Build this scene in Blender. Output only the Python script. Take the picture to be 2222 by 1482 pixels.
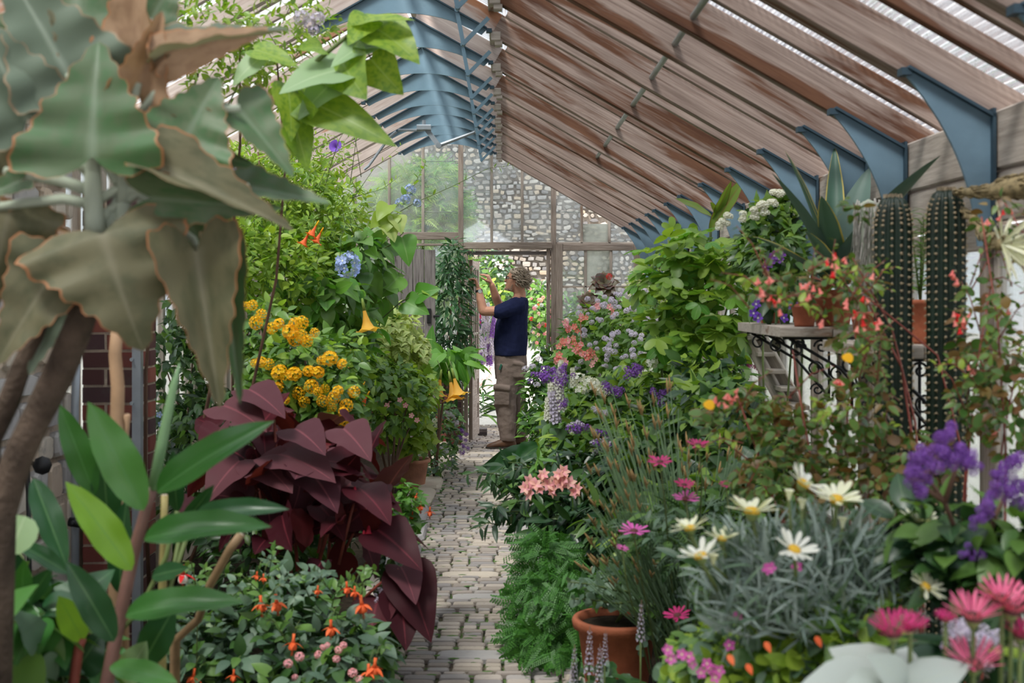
import bpy, math, random
import numpy as np
from mathutils import Vector, Matrix, noise as mnoise

random.seed(11)
rng = np.random.default_rng(11)
SC = bpy.context.scene
COL = SC.collection
for _o in list(bpy.data.objects):
    bpy.data.objects.remove(_o)

# ------------------------------------------------------------------ camera
F, CX, CY, ZC = 2700.0, 1090.0, 640.0, 1.53       # focal length and principal point of the 2222x1482 frame, lens height
cam_d = bpy.data.cameras.new('camera')
cam = bpy.data.objects.new('camera', cam_d)
COL.objects.link(cam)
cam.location = (0, 0, ZC)
cam.rotation_euler = (math.pi / 2, 0, 0)
cam_d.sensor_width = 36.0
cam_d.sensor_fit = 'HORIZONTAL'
cam_d.lens = 36.0 * F / 2222.0
cam_d.shift_x = (1111.0 - CX) / 2222.0
cam_d.shift_y = (CY - 741.0) / 2222.0
cam_d.clip_start = 0.05
cam_d.clip_end = 200
cam_d.dof.use_dof = True
cam_d.dof.focus_distance = 11.0
cam_d.dof.aperture_fstop = 4.5
SC.camera = cam

# ------------------------------------------------------------------ sky, sun, exposure
world = bpy.data.worlds.new('world')
SC.world = world
world.use_nodes = True
wn, wl = world.node_tree.nodes, world.node_tree.links
wn.clear()
w_out = wn.new('ShaderNodeOutputWorld')
w_bg = wn.new('ShaderNodeBackground')
w_tc = wn.new('ShaderNodeTexCoord')
w_no = wn.new('ShaderNodeTexNoise')
w_no.inputs['Scale'].default_value = 2.2
w_no.inputs['Detail'].default_value = 5
w_cr = wn.new('ShaderNodeValToRGB')
w_cr.color_ramp.elements[0].position = 0.35
w_cr.color_ramp.elements[0].color = (0.66, 0.76, 0.90, 1)
w_cr.color_ramp.elements[1].position = 0.62
w_cr.color_ramp.elements[1].color = (1.0, 0.99, 0.97, 1)
wl.new(w_tc.outputs['Generated'], w_no.inputs['Vector'])
wl.new(w_no.outputs['Fac'], w_cr.inputs['Fac'])
wl.new(w_cr.outputs['Color'], w_bg.inputs['Color'])
wl.new(w_bg.outputs['Background'], w_out.inputs['Surface'])
w_bg.inputs['Strength'].default_value = 1.18

sun_d = bpy.data.lights.new('sun', 'SUN')
sun_d.energy = 4.1
sun_d.angle = math.radians(16)
sun_d.color = (1.0, 0.95, 0.86)
sun = bpy.data.objects.new('sun', sun_d)
COL.objects.link(sun)
sun.rotation_euler = Vector((0.30, 0.42, -0.85)).to_track_quat('-Z', 'Y').to_euler()
sun.location = (-3, -4, 9)

SC.view_settings.view_transform = 'Standard'
SC.view_settings.look = 'None'
SC.view_settings.gamma = 1.0
SC.view_settings.use_curve_mapping = False
SC.view_settings.exposure = 0.95
cy = SC.cycles
cy.max_bounces = 7
cy.diffuse_bounces = 3
cy.glossy_bounces = 3
cy.transmission_bounces = 5
cy.transparent_max_bounces = 16
cy.use_adaptive_sampling = True
cy.adaptive_threshold = 0.02
cy.sample_clamp_indirect = 6.0
cy.caustics_reflective = False
cy.caustics_refractive = False


# ------------------------------------------------------------------ helpers: points
def P(px, py, D):
    """the point seen at photo pixel (px, py), D metres down the house"""
    return Vector(((px - CX) * D / F, D, ZC - (py - CY) * D / F))


def pxw(n, D):
    return n * D / F


def V(*a):
    return Vector(a)


# ------------------------------------------------------------------ helpers: objects
def tag(o, label=None, cat=None, group=None, kind=None):
    if label: o['label'] = label
    if cat: o['category'] = cat
    if group: o['group'] = group
    if kind: o['kind'] = kind
    return o


def put(o, parent=None):
    COL.objects.link(o)
    if parent is not None:
        o.parent = parent
        o.matrix_parent_inverse = parent.matrix_basis.inverted()
    return o


def empty(name, loc=(0, 0, 0), label=None, cat=None, group=None, kind=None):
    o = bpy.data.objects.new(name, None)
    o.empty_display_size = 0.05
    o.location = loc
    COL.objects.link(o)
    return tag(o, label, cat, group, kind)


def mesh_obj(name, me, M=None, parent=None):
    o = bpy.data.objects.new(name, me)
    if M is not None:
        o.matrix_basis = M
    return put(o, parent)


def arrays_mesh(name, v, loops, starts, totals, uv=None, mats=(), mi=None, smooth=True):
    me = bpy.data.meshes.new(name)
    me.vertices.add(len(v))
    me.vertices.foreach_set('co', np.asarray(v, np.float32).ravel())
    me.loops.add(len(loops))
    me.loops.foreach_set('vertex_index', np.asarray(loops, np.int32))
    me.polygons.add(len(starts))
    me.polygons.foreach_set('loop_start', np.asarray(starts, np.int32))
    try:
        me.polygons.foreach_set('loop_total', np.asarray(totals, np.int32))
    except Exception:
        pass
    if mi is not None:
        me.polygons.foreach_set('material_index', np.asarray(mi, np.int32))
    me.polygons.foreach_set('use_smooth', np.full(len(starts), bool(smooth)))
    if uv is not None:
        ul = me.uv_layers.new(name='UVMap')
        ul.data.foreach_set('uv', np.asarray(uv, np.float32)[np.asarray(loops, np.int32)].ravel())
    for m in mats:
        me.materials.append(m)
    me.update(calc_edges=True)
    return me


class MB:
    """collects geometry for ONE mesh"""

    def __init__(self):
        self.v, self.f, self.uv, self.mi = [], [], [], []

    def add(self, vs, fs, uvs=None, m=0):
        b = len(self.v)
        self.v += [tuple(p) for p in vs]
        self.uv += list(uvs) if uvs is not None else [(0.0, 0.0)] * len(vs)
        self.f += [tuple(i + b for i in f) for f in fs]
        self.mi += [m] * len(fs)
        return self

    def box(self, c, s, M=None, m=0, ch=0.0):
        hx, hy, hz = s[0] / 2, s[1] / 2, s[2] / 2
        if ch <= 0:
            vs = [Vector((x, y, z)) for x in (-hx, hx) for y in (-hy, hy) for z in (-hz, hz)]
            fs = [(0, 1, 3, 2), (4, 6, 7, 5), (0, 4, 5, 1), (2, 3, 7, 6), (0, 2, 6, 4), (1, 5, 7, 3)]
        else:
            ch = min(ch, hy * .9, hz * .9)
            prof = [(-hy + ch, -hz), (hy - ch, -hz), (hy, -hz + ch), (hy, hz - ch), (hy - ch, hz), (-hy + ch, hz), (-hy, hz - ch), (-hy, -hz + ch)]
            vs = [Vector((x, y, z)) for x in (-hx, hx) for y, z in prof]
            fs = [(i, i + 8, (i + 1) % 8 + 8, (i + 1) % 8) for i in range(8)] + [tuple(range(8)), tuple(range(15, 7, -1))]
            fs = [tuple(reversed(f)) for f in fs]
        c = Vector(c)
        vs = [(M @ p if M else p) + c for p in vs]
        return self.add(vs, fs, None, m)

    def tube(self, pts, rad, n=6, m=0, cap=True, flat=1.0):
        pts = [Vector(p) for p in pts]
        k = len(pts)
        if not hasattr(rad, '__len__'):
            rad = [rad] * k
        vs, fs, uvs = [], [], []
        ref = None
        for i, p in enumerate(pts):
            t = (pts[min(i + 1, k - 1)] - pts[max(i - 1, 0)])
            t = t.normalized() if t.length > 1e-9 else Vector((0, 0, 1))
            if ref is None:
                ref = Vector((0, 0, 1)) if abs(t.z) < .9 else Vector((1, 0, 0))
            a = (ref - t * ref.dot(t))
            a = a.normalized() if a.length > 1e-6 else t.orthogonal().normalized()
            b = t.cross(a)
            ref = a
            for j in range(n):
                an = 2 * math.pi * j / n
                vs.append(p + (a * math.cos(an) + b * math.sin(an) * flat) * rad[i])
                uvs.append((j / n, i / max(1, k - 1)))
        for i in range(k - 1):
            for j in range(n):
                q = (j + 1) % n
                fs.append((i * n + j, i * n + q, (i + 1) * n + q, (i + 1) * n + j))
        if cap:
            fs.append(tuple(range(n - 1, -1, -1)))
            fs.append(tuple(range((k - 1) * n, k * n)))
        return self.add(vs, fs, uvs, m)

    def lathe(self, prof, n=20, c=(0, 0, 0), m=0, M=None, close=False):
        c = Vector(c)
        vs, fs, uvs = [], [], []
        for i, (r, z) in enumerate(prof):
            for j in range(n):
                a = 2 * math.pi * j / n
                p = Vector((r * math.cos(a), r * math.sin(a), z))
                vs.append((M @ p if M else p) + c)
                uvs.append((j / n, i / max(1, len(prof) - 1)))
        for i in range(len(prof) - 1):
            for j in range(n):
                q = (j + 1) % n
                fs.append((i * n + j, i * n + q, (i + 1) * n + q, (i + 1) * n + j))
        if close:
            fs.append(tuple(range(n - 1, -1, -1)))
            fs.append(tuple(range((len(prof) - 1) * n, len(prof) * n)))
        return self.add(vs, fs, uvs, m)

    def plate(self, pts, th, axis=1, m=0):
        """a flat outline in the frame plane (x, z) with a thickness along y"""
        n = len(pts)
        vs = [Vector((x, -th / 2, z)) for x, z in pts] + [Vector((x, th / 2, z)) for x, z in pts]
        fs = [tuple(range(n)), tuple(range(2 * n - 1, n - 1, -1))]
        fs += [(i, i + n, (i + 1) % n + n, (i + 1) % n) for i in range(n)]
        return self.add(vs, fs, None, m)

    def mesh(self, name, mats, smooth=False):
        if not isinstance(mats, (list, tuple)):
            mats = [mats]
        loops = [i for f in self.f for i in f]
        tot = [len(f) for f in self.f]
        st = np.concatenate([[0], np.cumsum(tot)[:-1]]) if tot else []
        return arrays_mesh(name, self.v, loops, st, tot, self.uv, mats, self.mi, smooth)

    def build(self, name, mats, parent=None, M=None, smooth=False):
        return mesh_obj(name, self.mesh(name, mats, smooth), M, parent)

    def tpl(self):
        tot = np.array([len(f) for f in self.f])
        return dict(v=np.array(self.v, float).reshape(-1, 3), loops=np.array([i for f in self.f for i in f]), tot=tot, uv=np.array(self.uv, float), mi=np.array(self.mi))


def line_mat(p0, p1, up=(0, 0, 1)):
    """frame whose local X runs from p0 to p1, origin in the middle"""
    p0, p1 = Vector(p0), Vector(p1)
    x = (p1 - p0).normalized()
    u = Vector(up)
    z = (u - x * u.dot(x)).normalized()
    y = z.cross(x)
    M = Matrix((x, y, z)).transposed().to_4x4()
    M.translation = (p0 + p1) / 2
    return M, (p1 - p0).length


def beam(name, p0, p1, w, h, mat, parent=None, up=(0, 0, 1), ch=0.004):
    """a timber from p0 to p1: w across (local Y), h deep (local Z)"""
    M, L = line_mat(p0, p1, up)
    b = MB().box((0, 0, 0), (L, w, h), ch=ch)
    return b.build(name, mat, parent, M)


# ------------------------------------------------------------------ helpers: materials
MATS = {}


def new_mat(name):
    m = bpy.data.materials.new(name)
    m.use_nodes = True
    nt = m.node_tree
    nt.nodes.clear()
    out = nt.nodes.new('ShaderNodeOutputMaterial')
    MATS[name] = m
    return m, nt.nodes, nt.links, out


def rgb(c):
    return (c[0], c[1], c[2], 1.0)


def node(ns, t, **kw):
    n = ns.new(t)
    for k, v in kw.items():
        setattr(n, k, v)
    return n


def mixc(ns, ls, fac, a, b, mode='MIX'):
    n = ns.new('ShaderNodeMix')
    n.data_type = 'RGBA'
    n.blend_type = mode
    n.clamp_factor = True
    for sock, val in ((n.inputs[0], fac), (n.inputs[6], a), (n.inputs[7], b)):
        if hasattr(val, 'is_output') or isinstance(val, bpy.types.NodeSocket):
            ls.new(val, sock)
        else:
            sock.default_value = rgb(val) if hasattr(val, '__len__') else val
    return n.outputs[2]


def ramp(ns, ls, fac, p0, p1):
    n = ns.new('ShaderNodeMapRange')
    n.inputs['From Min'].default_value = p0
    n.inputs['From Max'].default_value = p1
    ls.new(fac, n.inputs['Value'])
    return n.outputs['Result']


def math_n(ns, ls, op, a, b=None):
    n = ns.new('ShaderNodeMath')
    n.operation = op
    for i, v in enumerate((a, b)):
        if v is None: continue
        if isinstance(v, bpy.types.NodeSocket): ls.new(v, n.inputs[i])
        else: n.inputs[i].default_value = v
    return n.outputs[0]


def noise_n(ns, ls, vec, scale, detail=4, rough=.55, dist=0.0):
    n = ns.new('ShaderNodeTexNoise')
    n.inputs['Scale'].default_value = scale
    n.inputs['Detail'].default_value = detail
    n.inputs['Roughness'].default_value = rough
    n.inputs['Distortion'].default_value = dist
    ls.new(vec, n.inputs['Vector'])
    return n.outputs['Fac']


def obj_coord(ns, ls, scale=(1, 1, 1), shift=True):
    tc = ns.new('ShaderNodeTexCoord')
    mp = ns.new('ShaderNodeMapping')
    mp.inputs['Scale'].default_value = scale
    ls.new(tc.outputs['Object'], mp.inputs['Vector'])
    if shift:
        oi = ns.new('ShaderNodeObjectInfo')
        mu = math_n(ns, ls, 'MULTIPLY', oi.outputs['Random'], 37.0)
        cb = ns.new('ShaderNodeCombineXYZ')
        for i in range(3): ls.new(mu, cb.inputs[i])
        ls.new(cb.outputs[0], mp.inputs['Location'])
    return mp.outputs['Vector']


def plain(name, col, rough=.6, metal=0.0, var=.15, scale=8.0, bump=0.0, spec=.4):
    m, ns, ls, out = new_mat(name)
    b = ns.new('ShaderNodeBsdfPrincipled')
    v = obj_coord(ns, ls)
    f = noise_n(ns, ls, v, scale)
    c = mixc(ns, ls, ramp(ns, ls, f, .3, .7), tuple(x * (1 - var) for x in col), tuple(min(1, x * (1 + var)) for x in col))
    ls.new(c, b.inputs['Base Color'])
    b.inputs['Roughness'].default_value = rough
    b.inputs['Metallic'].default_value = metal
    b.inputs['Specular IOR Level'].default_value = spec
    if bump:
        bp = ns.new('ShaderNodeBump')
        bp.inputs['Strength'].default_value = bump
        bp.inputs['Distance'].default_value = .01
        ls.new(noise_n(ns, ls, v, scale * 6), bp.inputs['Height'])
        ls.new(bp.outputs['Normal'], b.inputs['Normal'])
    ls.new(b.outputs['BSDF'], out.inputs['Surface'])
    return m


def wood(name, light, dark, stain, amount=.5, along=1.6, across=22.0, rough=.8):
    """weathered timber; grain and water stains run along the timber's own X"""
    m, ns, ls, out = new_mat(name)
    b = ns.new('ShaderNodeBsdfPrincipled')
    vg = obj_coord(ns, ls, (along * 1.5, across * 2.2, across * 2.2))
    g = noise_n(ns, ls, vg, 2.0, 6, .65)
    base = mixc(ns, ls, ramp(ns, ls, g, .32, .68), dark, light)
    vs = obj_coord(ns, ls, (along, across * .42, across * .42))
    s1 = noise_n(ns, ls, vs, 1.0, 5, .62, .5)
    vs2 = obj_coord(ns, ls, (along * 2.2, across * .9, across * .9))
    s2 = noise_n(ns, ls, vs2, 1.0, 4, .6, .3)
    sm = math_n(ns, ls, 'ADD', math_n(ns, ls, 'MULTIPLY', s1, .75), math_n(ns, ls, 'MULTIPLY', s2, .25))
    lo = .66 - .22 * amount
    k = ramp(ns, ls, sm, lo, lo + .075)
    tint = mixc(ns, ls, ramp(ns, ls, s2, .4, .65), stain, (stain[0] * 2.0, stain[1] * 2.6, stain[2] * 3.2))
    c = mixc(ns, ls, math_n(ns, ls, 'MULTIPLY', k, .92), base, tint)
    ls.new(c, b.inputs['Base Color'])
    b.inputs['Roughness'].default_value = rough
    b.inputs['Specular IOR Level'].default_value = .2
    bp = ns.new('ShaderNodeBump')
    bp.inputs['Strength'].default_value = .35
    bp.inputs['Distance'].default_value = .004
    ls.new(g, bp.inputs['Height'])
    ls.new(bp.outputs['Normal'], b.inputs['Normal'])
    ls.new(b.outputs['BSDF'], out.inputs['Surface'])
    return m


def leafmat(name, col, col2=None, trans=.35, rough=.36, edge=None, edge_w=.12, rib=None, rib_w=.12, under=None, spec=.5, sat_var=.25, mott=0.0, mottc=None):
    """leaf: two tones from leaf to leaf, optional margin and midrib, underside of its own, light coming through"""
    m, ns, ls, out = new_mat(name)
    col2 = col2 or tuple(min(1, x * 1.5) for x in col)
    ge = ns.new('ShaderNodeNewGeometry')
    oi = ns.new('ShaderNodeObjectInfo')
    r = math_n(ns, ls, 'FRACT', math_n(ns, ls, 'ADD', ge.outputs['Random Per Island'], oi.outputs['Random']))
    c = mixc(ns, ls, r, col, col2)
    uv = ns.new('ShaderNodeUVMap')
    sx = ns.new('ShaderNodeSeparateXYZ')
    ls.new(uv.outputs['UV'], sx.inputs[0])
    if mott:
        tc = ns.new('ShaderNodeTexCoord')
        f = noise_n(ns, ls, tc.outputs['Object'], mott, 4)
        c = mixc(ns, ls, ramp(ns, ls, f, .45, .6), c, mottc or tuple(x * .6 for x in col))
    if rib:
        k = ramp(ns, ls, sx.outputs[0], rib_w, 0.0)
        c = mixc(ns, ls, math_n(ns, ls, 'MULTIPLY', k, .8), c, rib)
    if under:
        c = mixc(ns, ls, ge.outputs['Backfacing'], c, under)
    if edge:
        k = ramp(ns, ls, sx.outputs[0], 1 - edge_w, 1 - edge_w * .35)
        c = mixc(ns, ls, k, c, edge)
    b = ns.new('ShaderNodeBsdfPrincipled')
    ls.new(c, b.inputs['Base Color'])
    b.inputs['Roughness'].default_value = rough
    b.inputs['Specular IOR Level'].default_value = spec
    if trans > 0:
        t = ns.new('ShaderNodeBsdfTranslucent')
        tcol = mixc(ns, ls, 1.0, c, (1.25, 1.25, .55), 'MULTIPLY')
        ls.new(tcol, t.inputs['Color'])
        mx = ns.new('ShaderNodeMixShader')
        mx.inputs[0].default_value = trans
        ls.new(b.outputs['BSDF'], mx.inputs[1])
        ls.new(t.outputs['BSDF'], mx.inputs[2])
        ls.new(mx.outputs[0], out.inputs['Surface'])
    else:
        ls.new(b.outputs['BSDF'], out.inputs['Surface'])
    return m


def petal(name, col, col2=None, trans=.25, rough=.55):
    return leafmat(name, col, col2 or tuple(min(1, x * 1.2 + .02) for x in col), trans, rough, spec=.2)


def glassmat(name, tint=(.9, .94, .93), dirt=.12, refl=.16, dirtc=(.8, .82, .82)):
    """thin old glass: light goes straight through, some is mirrored, some is caught by the grime on it"""
    m, ns, ls, out = new_mat(name)
    tr = ns.new('ShaderNodeBsdfTransparent')
    tr.inputs['Color'].default_value = rgb(tint)
    gl = ns.new('ShaderNodeBsdfGlossy')
    gl.inputs['Roughness'].default_value = .02
    gl.inputs['Color'].default_value = (1, 1, 1, 1)
    df = ns.new('ShaderNodeBsdfDiffuse')
    df.inputs['Color'].default_value = rgb(dirtc)
    tl = ns.new('ShaderNodeBsdfTranslucent')
    tl.inputs['Color'].default_value = rgb(dirtc)
    md = ns.new('ShaderNodeMixShader')
    md.inputs[0].default_value = .6
    ls.new(df.outputs[0], md.inputs[1]); ls.new(tl.outputs[0], md.inputs[2])
    fr = ns.new('ShaderNodeLayerWeight')
    fr.inputs['Blend'].default_value = .25
    m1 = ns.new('ShaderNodeMixShader')
    k = math_n(ns, ls, 'ADD', math_n(ns, ls, 'MULTIPLY', fr.outputs['Fresnel'], .8), refl)
    ls.new(k, m1.inputs[0]); ls.new(tr.outputs[0], m1.inputs[1]); ls.new(gl.outputs[0], m1.inputs[2])
    v = obj_coord(ns, ls)
    f = noise_n(ns, ls, v, 3.0, 5)
    m2 = ns.new('ShaderNodeMixShader')
    kk = math_n(ns, ls, 'MULTIPLY', ramp(ns, ls, f, .25, .8), dirt * 2)
    ls.new(kk, m2.inputs[0]); ls.new(m1.outputs[0], m2.inputs[1]); ls.new(md.outputs[0], m2.inputs[2])
    ls.new(m2.outputs[0], out.inputs['Surface'])
    return m


# ------------------------------------------------------------------ materials
M_RAFT = wood('rafter_wood', (.43, .335, .288), (.20, .142, .118), (.075, .025, .010), .80, .7, 20)
M_RAFT_L = wood('rafter_wood_pale', (.66, .56, .52), (.44, .34, .31), (.20, .065, .025), .38, 1.0, 12)
M_WOOD = wood('weathered_wood', (.44, .37, .32), (.22, .17, .14), (.07, .035, .02), .35, 1.6, 22)
M_WOODL = wood('pale_weathered_wood', (.52, .455, .40), (.31, .265, .225), (.11, .05, .025), .40, 1.6, 18)
M_WOODG = wood('grey_wood', (.30, .27, .26), (.12, .10, .10), (.03, .02, .018), .35, 1.4, 20)
M_BLUE = plain('blue_paint', (.155, .25, .325), .5, 0, .14, 5, .1)
M_BLUED = plain('blue_paint_edge', (.03, .06, .085), .6, 0, .2, 9)
M_STEEL = plain('grey_steel', (.30, .33, .37), .45, .3, .12, 9)
M_PIPE = plain('galvanised_pipe', (.34, .38, .38), .4, .5, .2, 6)
M_IRON = plain('black_iron', (.02, .02, .022), .5, .4, .2, 10)
M_GLASS = glassmat('wall_glass', (.93, .96, .96), .08, .03)
M_GLASSE = glassmat('end_wall_glass', (.84, .89, .92), .17, .14)
M_GLASSR = glassmat('roof_glass', (.90, .93, .94), .16, .02)
M_SHEET = glassmat('translucent_sheet', (.66, .68, .72), .30, .03, (.80, .82, .86))
M_FROST = glassmat('frosted_glass', (.55, .58, .56), .5, .04, (.7, .72, .68))
M_TERRA = plain('terracotta', (.34, .105, .055), .8, 0, .25, 9, .3, .2)
M_TERRA2 = plain('old_terracotta', (.46, .22, .15), .85, 0, .32, 7, .3, .2)
M_SOIL = plain('soil', (.035, .026, .018), .95, 0, .5, 20, .9, .1)
M_BARK = plain('kalanchoe_bark', (.085, .06, .046), .85, 0, .5, 14, .8, .2)
M_TWIG = plain('twig_green', (.12, .16, .05), .6, 0, .3, 10)
M_TWIGB = plain('twig_brown', (.13, .07, .045), .7, 0, .3, 10)
M_REDSTEM = plain('red_stem', (.26, .06, .045), .5, 0, .3, 12)

# ------------------------------------------------------------------ leaf and flower shapes
TPL = {}


def leaf_tpl(name, outline, rows=8, cols=2, fold=.25, curl=.25, wave=0.0, wn_=3.0, twist=0.0, droop=0.0):
    """one leaf 1 long on +Y, face up +Z; outline = right half from base to tip as (x, y)"""
    pts = [Vector((x, y)) for x, y in outline]
    seg = [0.0]
    for a, b in zip(pts, pts[1:]): seg.append(seg[-1] + (b - a).length)
    res = []
    for i in range(rows + 1):
        s = seg[-1] * i / rows
        k = max(j for j in range(len(seg)) if seg[j] <= s + 1e-9)
        k = min(k, len(pts) - 2)
        t = (s - seg[k]) / max(1e-9, seg[k + 1] - seg[k])
        res.append(pts[k].lerp(pts[k + 1], t))
    wmax = max(p.x for p in res)
    vs, uv, fs = [], [], []

    def z(x, y):
        return fold * abs(x) - curl * y * y - droop * max(0, y - .4) ** 2 + wave * math.sin(wn_ * 6.28 * y + (1.3 if x > 0 else 0)) * abs(x) / wmax + twist * x * y
    nc = 2 * cols + 1
    for p in res:
        my = min(max(p.y, 0.0), 1.0)
        for j in range(-cols, cols + 1):
            t = abs(j) / cols
            x, y = p.x * j / cols, my + (p.y - my) * t
            vs.append((x, y, z(x, y)))
            uv.append((t, max(0, y)))
    for i in range(rows):
        for j in range(nc - 1):
            a = i * nc + j
            fs.append((a, a + 1, a + nc + 1, a + nc))
    b = MB().add(vs, fs, uv)
    TPL[name] = b.tpl()
    return TPL[name]


def merge_tpl(name, items):
    """several transformed copies of templates as one template: items = [(template, Matrix)]"""
    v, lo, to, uv, mi, base = [], [], [], [], [], 0
    for t, M in items:
        A = np.array(M)
        v.append(t['v'] @ A[:3, :3].T + A[:3, 3])
        lo.append(t['loops'] + base); to.append(t['tot']); uv.append(t['uv']); mi.append(t['mi'])
        base += len(t['v'])
    TPL[name] = dict(v=np.concatenate(v), loops=np.concatenate(lo), tot=np.concatenate(to), uv=np.concatenate(uv), mi=np.concatenate(mi))
    return TPL[name]


def aim(loc, y, nrm, s=1.0, wx=1.0):
    """frame at loc whose Y runs along y and whose Z is closest to nrm"""
    y = Vector(y).normalized()
    n = Vector(nrm)
    z = n - y * n.dot(y)
    if z.length < 1e-5: z = y.orthogonal()
    z.normalize()
    x = y.cross(z)
    M = Matrix((x * s * wx, y * s, z * s * min(1.0, wx))).transposed().to_4x4()
    M.translation = Vector(loc)
    return M


leaf_tpl('lance', [(0, 0), (.07, .12), (.135, .32), (.14, .5), (.10, .74), (.045, .9), (0, 1)], 6, 1, .35, .22)
leaf_tpl('narrow', [(0, 0), (.05, .15), (.065, .45), (.045, .8), (0, 1)], 5, 1, .4, .30)
leaf_tpl('needle', [(0, 0), (.03, .15), (.036, .5), (.03, .85), (0, 1)], 4, 1, .3, .35, 0, 0, 0, .5)
leaf_tpl('ovate', [(0, 0), (.10, .06), (.24, .24), (.27, .42), (.21, .66), (.09, .88), (0, 1)], 6, 1, .28, .22)
leaf_tpl('ovate2', [(0, 0), (.10, .06), (.24, .24), (.27, .42), (.21, .66), (.09, .88), (0, 1)], 6, 1, .12, .5, 0, 0, .3)
leaf_tpl('round', [(0, 0), (.2, .02), (.38, .2), (.43, .45), (.35, .75), (.18, .94), (0, 1)], 6, 1, .12, .18)
leaf_tpl('heart', [(0, 0), (.12, -.09), (.30, -.10), (.43, .02), (.46, .20), (.38, .43), (.23, .70), (.09, .9), (0, 1)], 12, 2, .16, .28, .03, 2)
leaf_tpl('heart2', [(0, 0), (.12, -.09), (.30, -.10), (.43, .02), (.46, .20), (.38, .43), (.23, .70), (.09, .9), (0, 1)], 12, 2, .26, .12, .04, 2.6)
leaf_tpl('lobed', [(0, .02), (.14, -.06), (.30, -.02), (.52, .14), (.34, .28), (.44, .52), (.24, .54), (.17, .72), (.06, .9), (0, 1)], 12, 1, .14, .25, .03, 2)
leaf_tpl('trefoil', [(0, .0), (.06, .1), (.22, .0), (.44, .08), (.50, .28), (.38, .42), (.20, .42), (.27, .62), (.24, .86), (.10, .99), (0, 1)], 14, 1, .10, .2, .03, 2)
leaf_tpl('strap', [(0, 0), (.035, .1), (.05, .35), (.05, .6), (.03, .85), (0, 1)], 12, 1, .5, .3, 0, 0, 0, .9)
leaf_tpl('blade', [(0, 0), (.06, .06), (.12, .22), (.145, .42), (.13, .65), (.07, .87), (0, 1)], 16, 2, .30, .10, .014, 2.3)
leaf_tpl('blade2', [(0, 0), (.06, .06), (.12, .22), (.145, .42), (.13, .65), (.07, .87), (0, 1)], 16, 2, .55, .28, .02, 1.7, .3)
leaf_tpl('agave', [(.07, 0), (.085, .12), (.075, .4), (.055, .7), (.025, .9), (0, 1)], 12, 2, .55, .10, 0, 0)
KAL = [(0, 0), (.10, -.10), (.22, -.17), (.36, -.20), (.47, -.14), (.60, -.15), (.63, -.03), (.56, .05), (.57, .15), (.47, .20), (.46, .31), (.38, .34), (.40, .45), (.29, .49), (.30, .60), (.21, .64), (.20, .76), (.12, .82), (.09, .93), (0, 1)]
leaf_tpl('kal', KAL, 38, 4, .28, .12, .05, 3.0)
leaf_tpl('kal_fold', KAL, 38, 4, .85, .20, .06, 2.6)
leaf_tpl('kal_curl', KAL, 38, 4, -.25, .45, .07, 2.8, .25)
_h = TPL['round']
leaf_tpl('leaflet', [(0, 0), (.12, .1), (.27, .35), (.30, .6), (.22, .88), (.08, .99), (0, 1)], 5, 1, .15, .2)
merge_tpl('trifoliate', [(TPL['leaflet'], aim((0, .28, 0), (0, 1, -.1), (0, 0, 1), .72)), (TPL['leaflet'], aim((0.02, .26, 0), (.85, .42, -.1), (0, 0, 1), .62)), (TPL['leaflet'], aim((-.02, .26, 0), (-.85, .42, -.1), (0, 0, 1), .62)), (TPL['narrow'], aim((0, -.05, 0), (0, 1, 0), (0, 0, 1), .36, .4))])
# a frond of maidenhair: wiry stalk with little fans
_it = []
for i in range(9):
    for s in (-1, 1):
        for k in range(3):
            _it.append((TPL['round'], aim((s * (.05 + .07 * k) * (1 - i * .06), .1 + i * .1 + .02 * k, -.05 * k), (s * (.7 - .1 * k), .7, -.2), (0, 0, 1), .085)))
_it.append((TPL['narrow'], aim((0, 0, 0), (0, 1, 0), (0, 0, 1), 1, .12)))
merge_tpl('fern_frond', _it)
# a finely cut leaf
_it = []
for i in range(6):
    for s in (-1, 1):
        _it.append((TPL['narrow'], aim((0, .1 + i * .14, 0), (s * .8, .6, .1), (0, 0, 1), .34 - .03 * i, 1.2)))
_it.append((TPL['narrow'], aim((0, 0, 0), (0, 1, 0), (0, 0, 1), 1, .8)))
merge_tpl('cut_leaf', _it)


def dome_pts(n, r, full=.75, seed=1):
    out = []
    ga = math.pi * (3 - 5 ** .5)
    for i in range(n):
        zz = 1 - (1 + full) * (i + .5) / n * .98
        q = math.sqrt(max(0, 1 - zz * zz))
        a = ga * i + seed
        out.append(Vector((q * math.cos(a), q * math.sin(a), zz)) * r)
    return out


def floret(b, p, nrm, r, k=5, m=0, cup=.3, mc=None):
    """a small flower of k petals at p facing nrm"""
    M = aim(p, Vector(nrm).orthogonal(), nrm, r)
    vs, fs, uv = [Vector((0, 0, 0))], [], [(0, 0)]
    for j in range(k):
        a = 2 * math.pi * j / k
        for da, rr in ((-.42, .75), (0, 1.0), (.42, .75)):
            vs.append(Vector((rr * math.cos(a + da * 6.28 / k), rr * math.sin(a + da * 6.28 / k), cup * rr)))
            uv.append((.5, rr))
        fs.append((0, 1 + 3 * j, 2 + 3 * j, 3 + 3 * j))
    b.add([M @ v for v in vs], fs, uv, m)
    if mc is not None:
        q = []
        for j in range(5):
            a = 2 * math.pi * j / 5
            q.append(M @ Vector((.22 * math.cos(a), .22 * math.sin(a), .14)))
        b.add(q, [tuple(range(5))], None, mc)


def head_tpl(name, n, fr, k=5, full=.6, m=0, mc=None, cup=.25, flat=1.0):
    b = MB()
    for p in dome_pts(n, 1.0, full):
        nrm = p.normalized()
        floret(b, Vector((p.x, p.y, p.z * flat)), nrm + Vector((rng.normal() * .2, rng.normal() * .2, rng.normal() * .2)), fr, k, m, cup, mc)
    TPL[name] = b.tpl()


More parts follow.
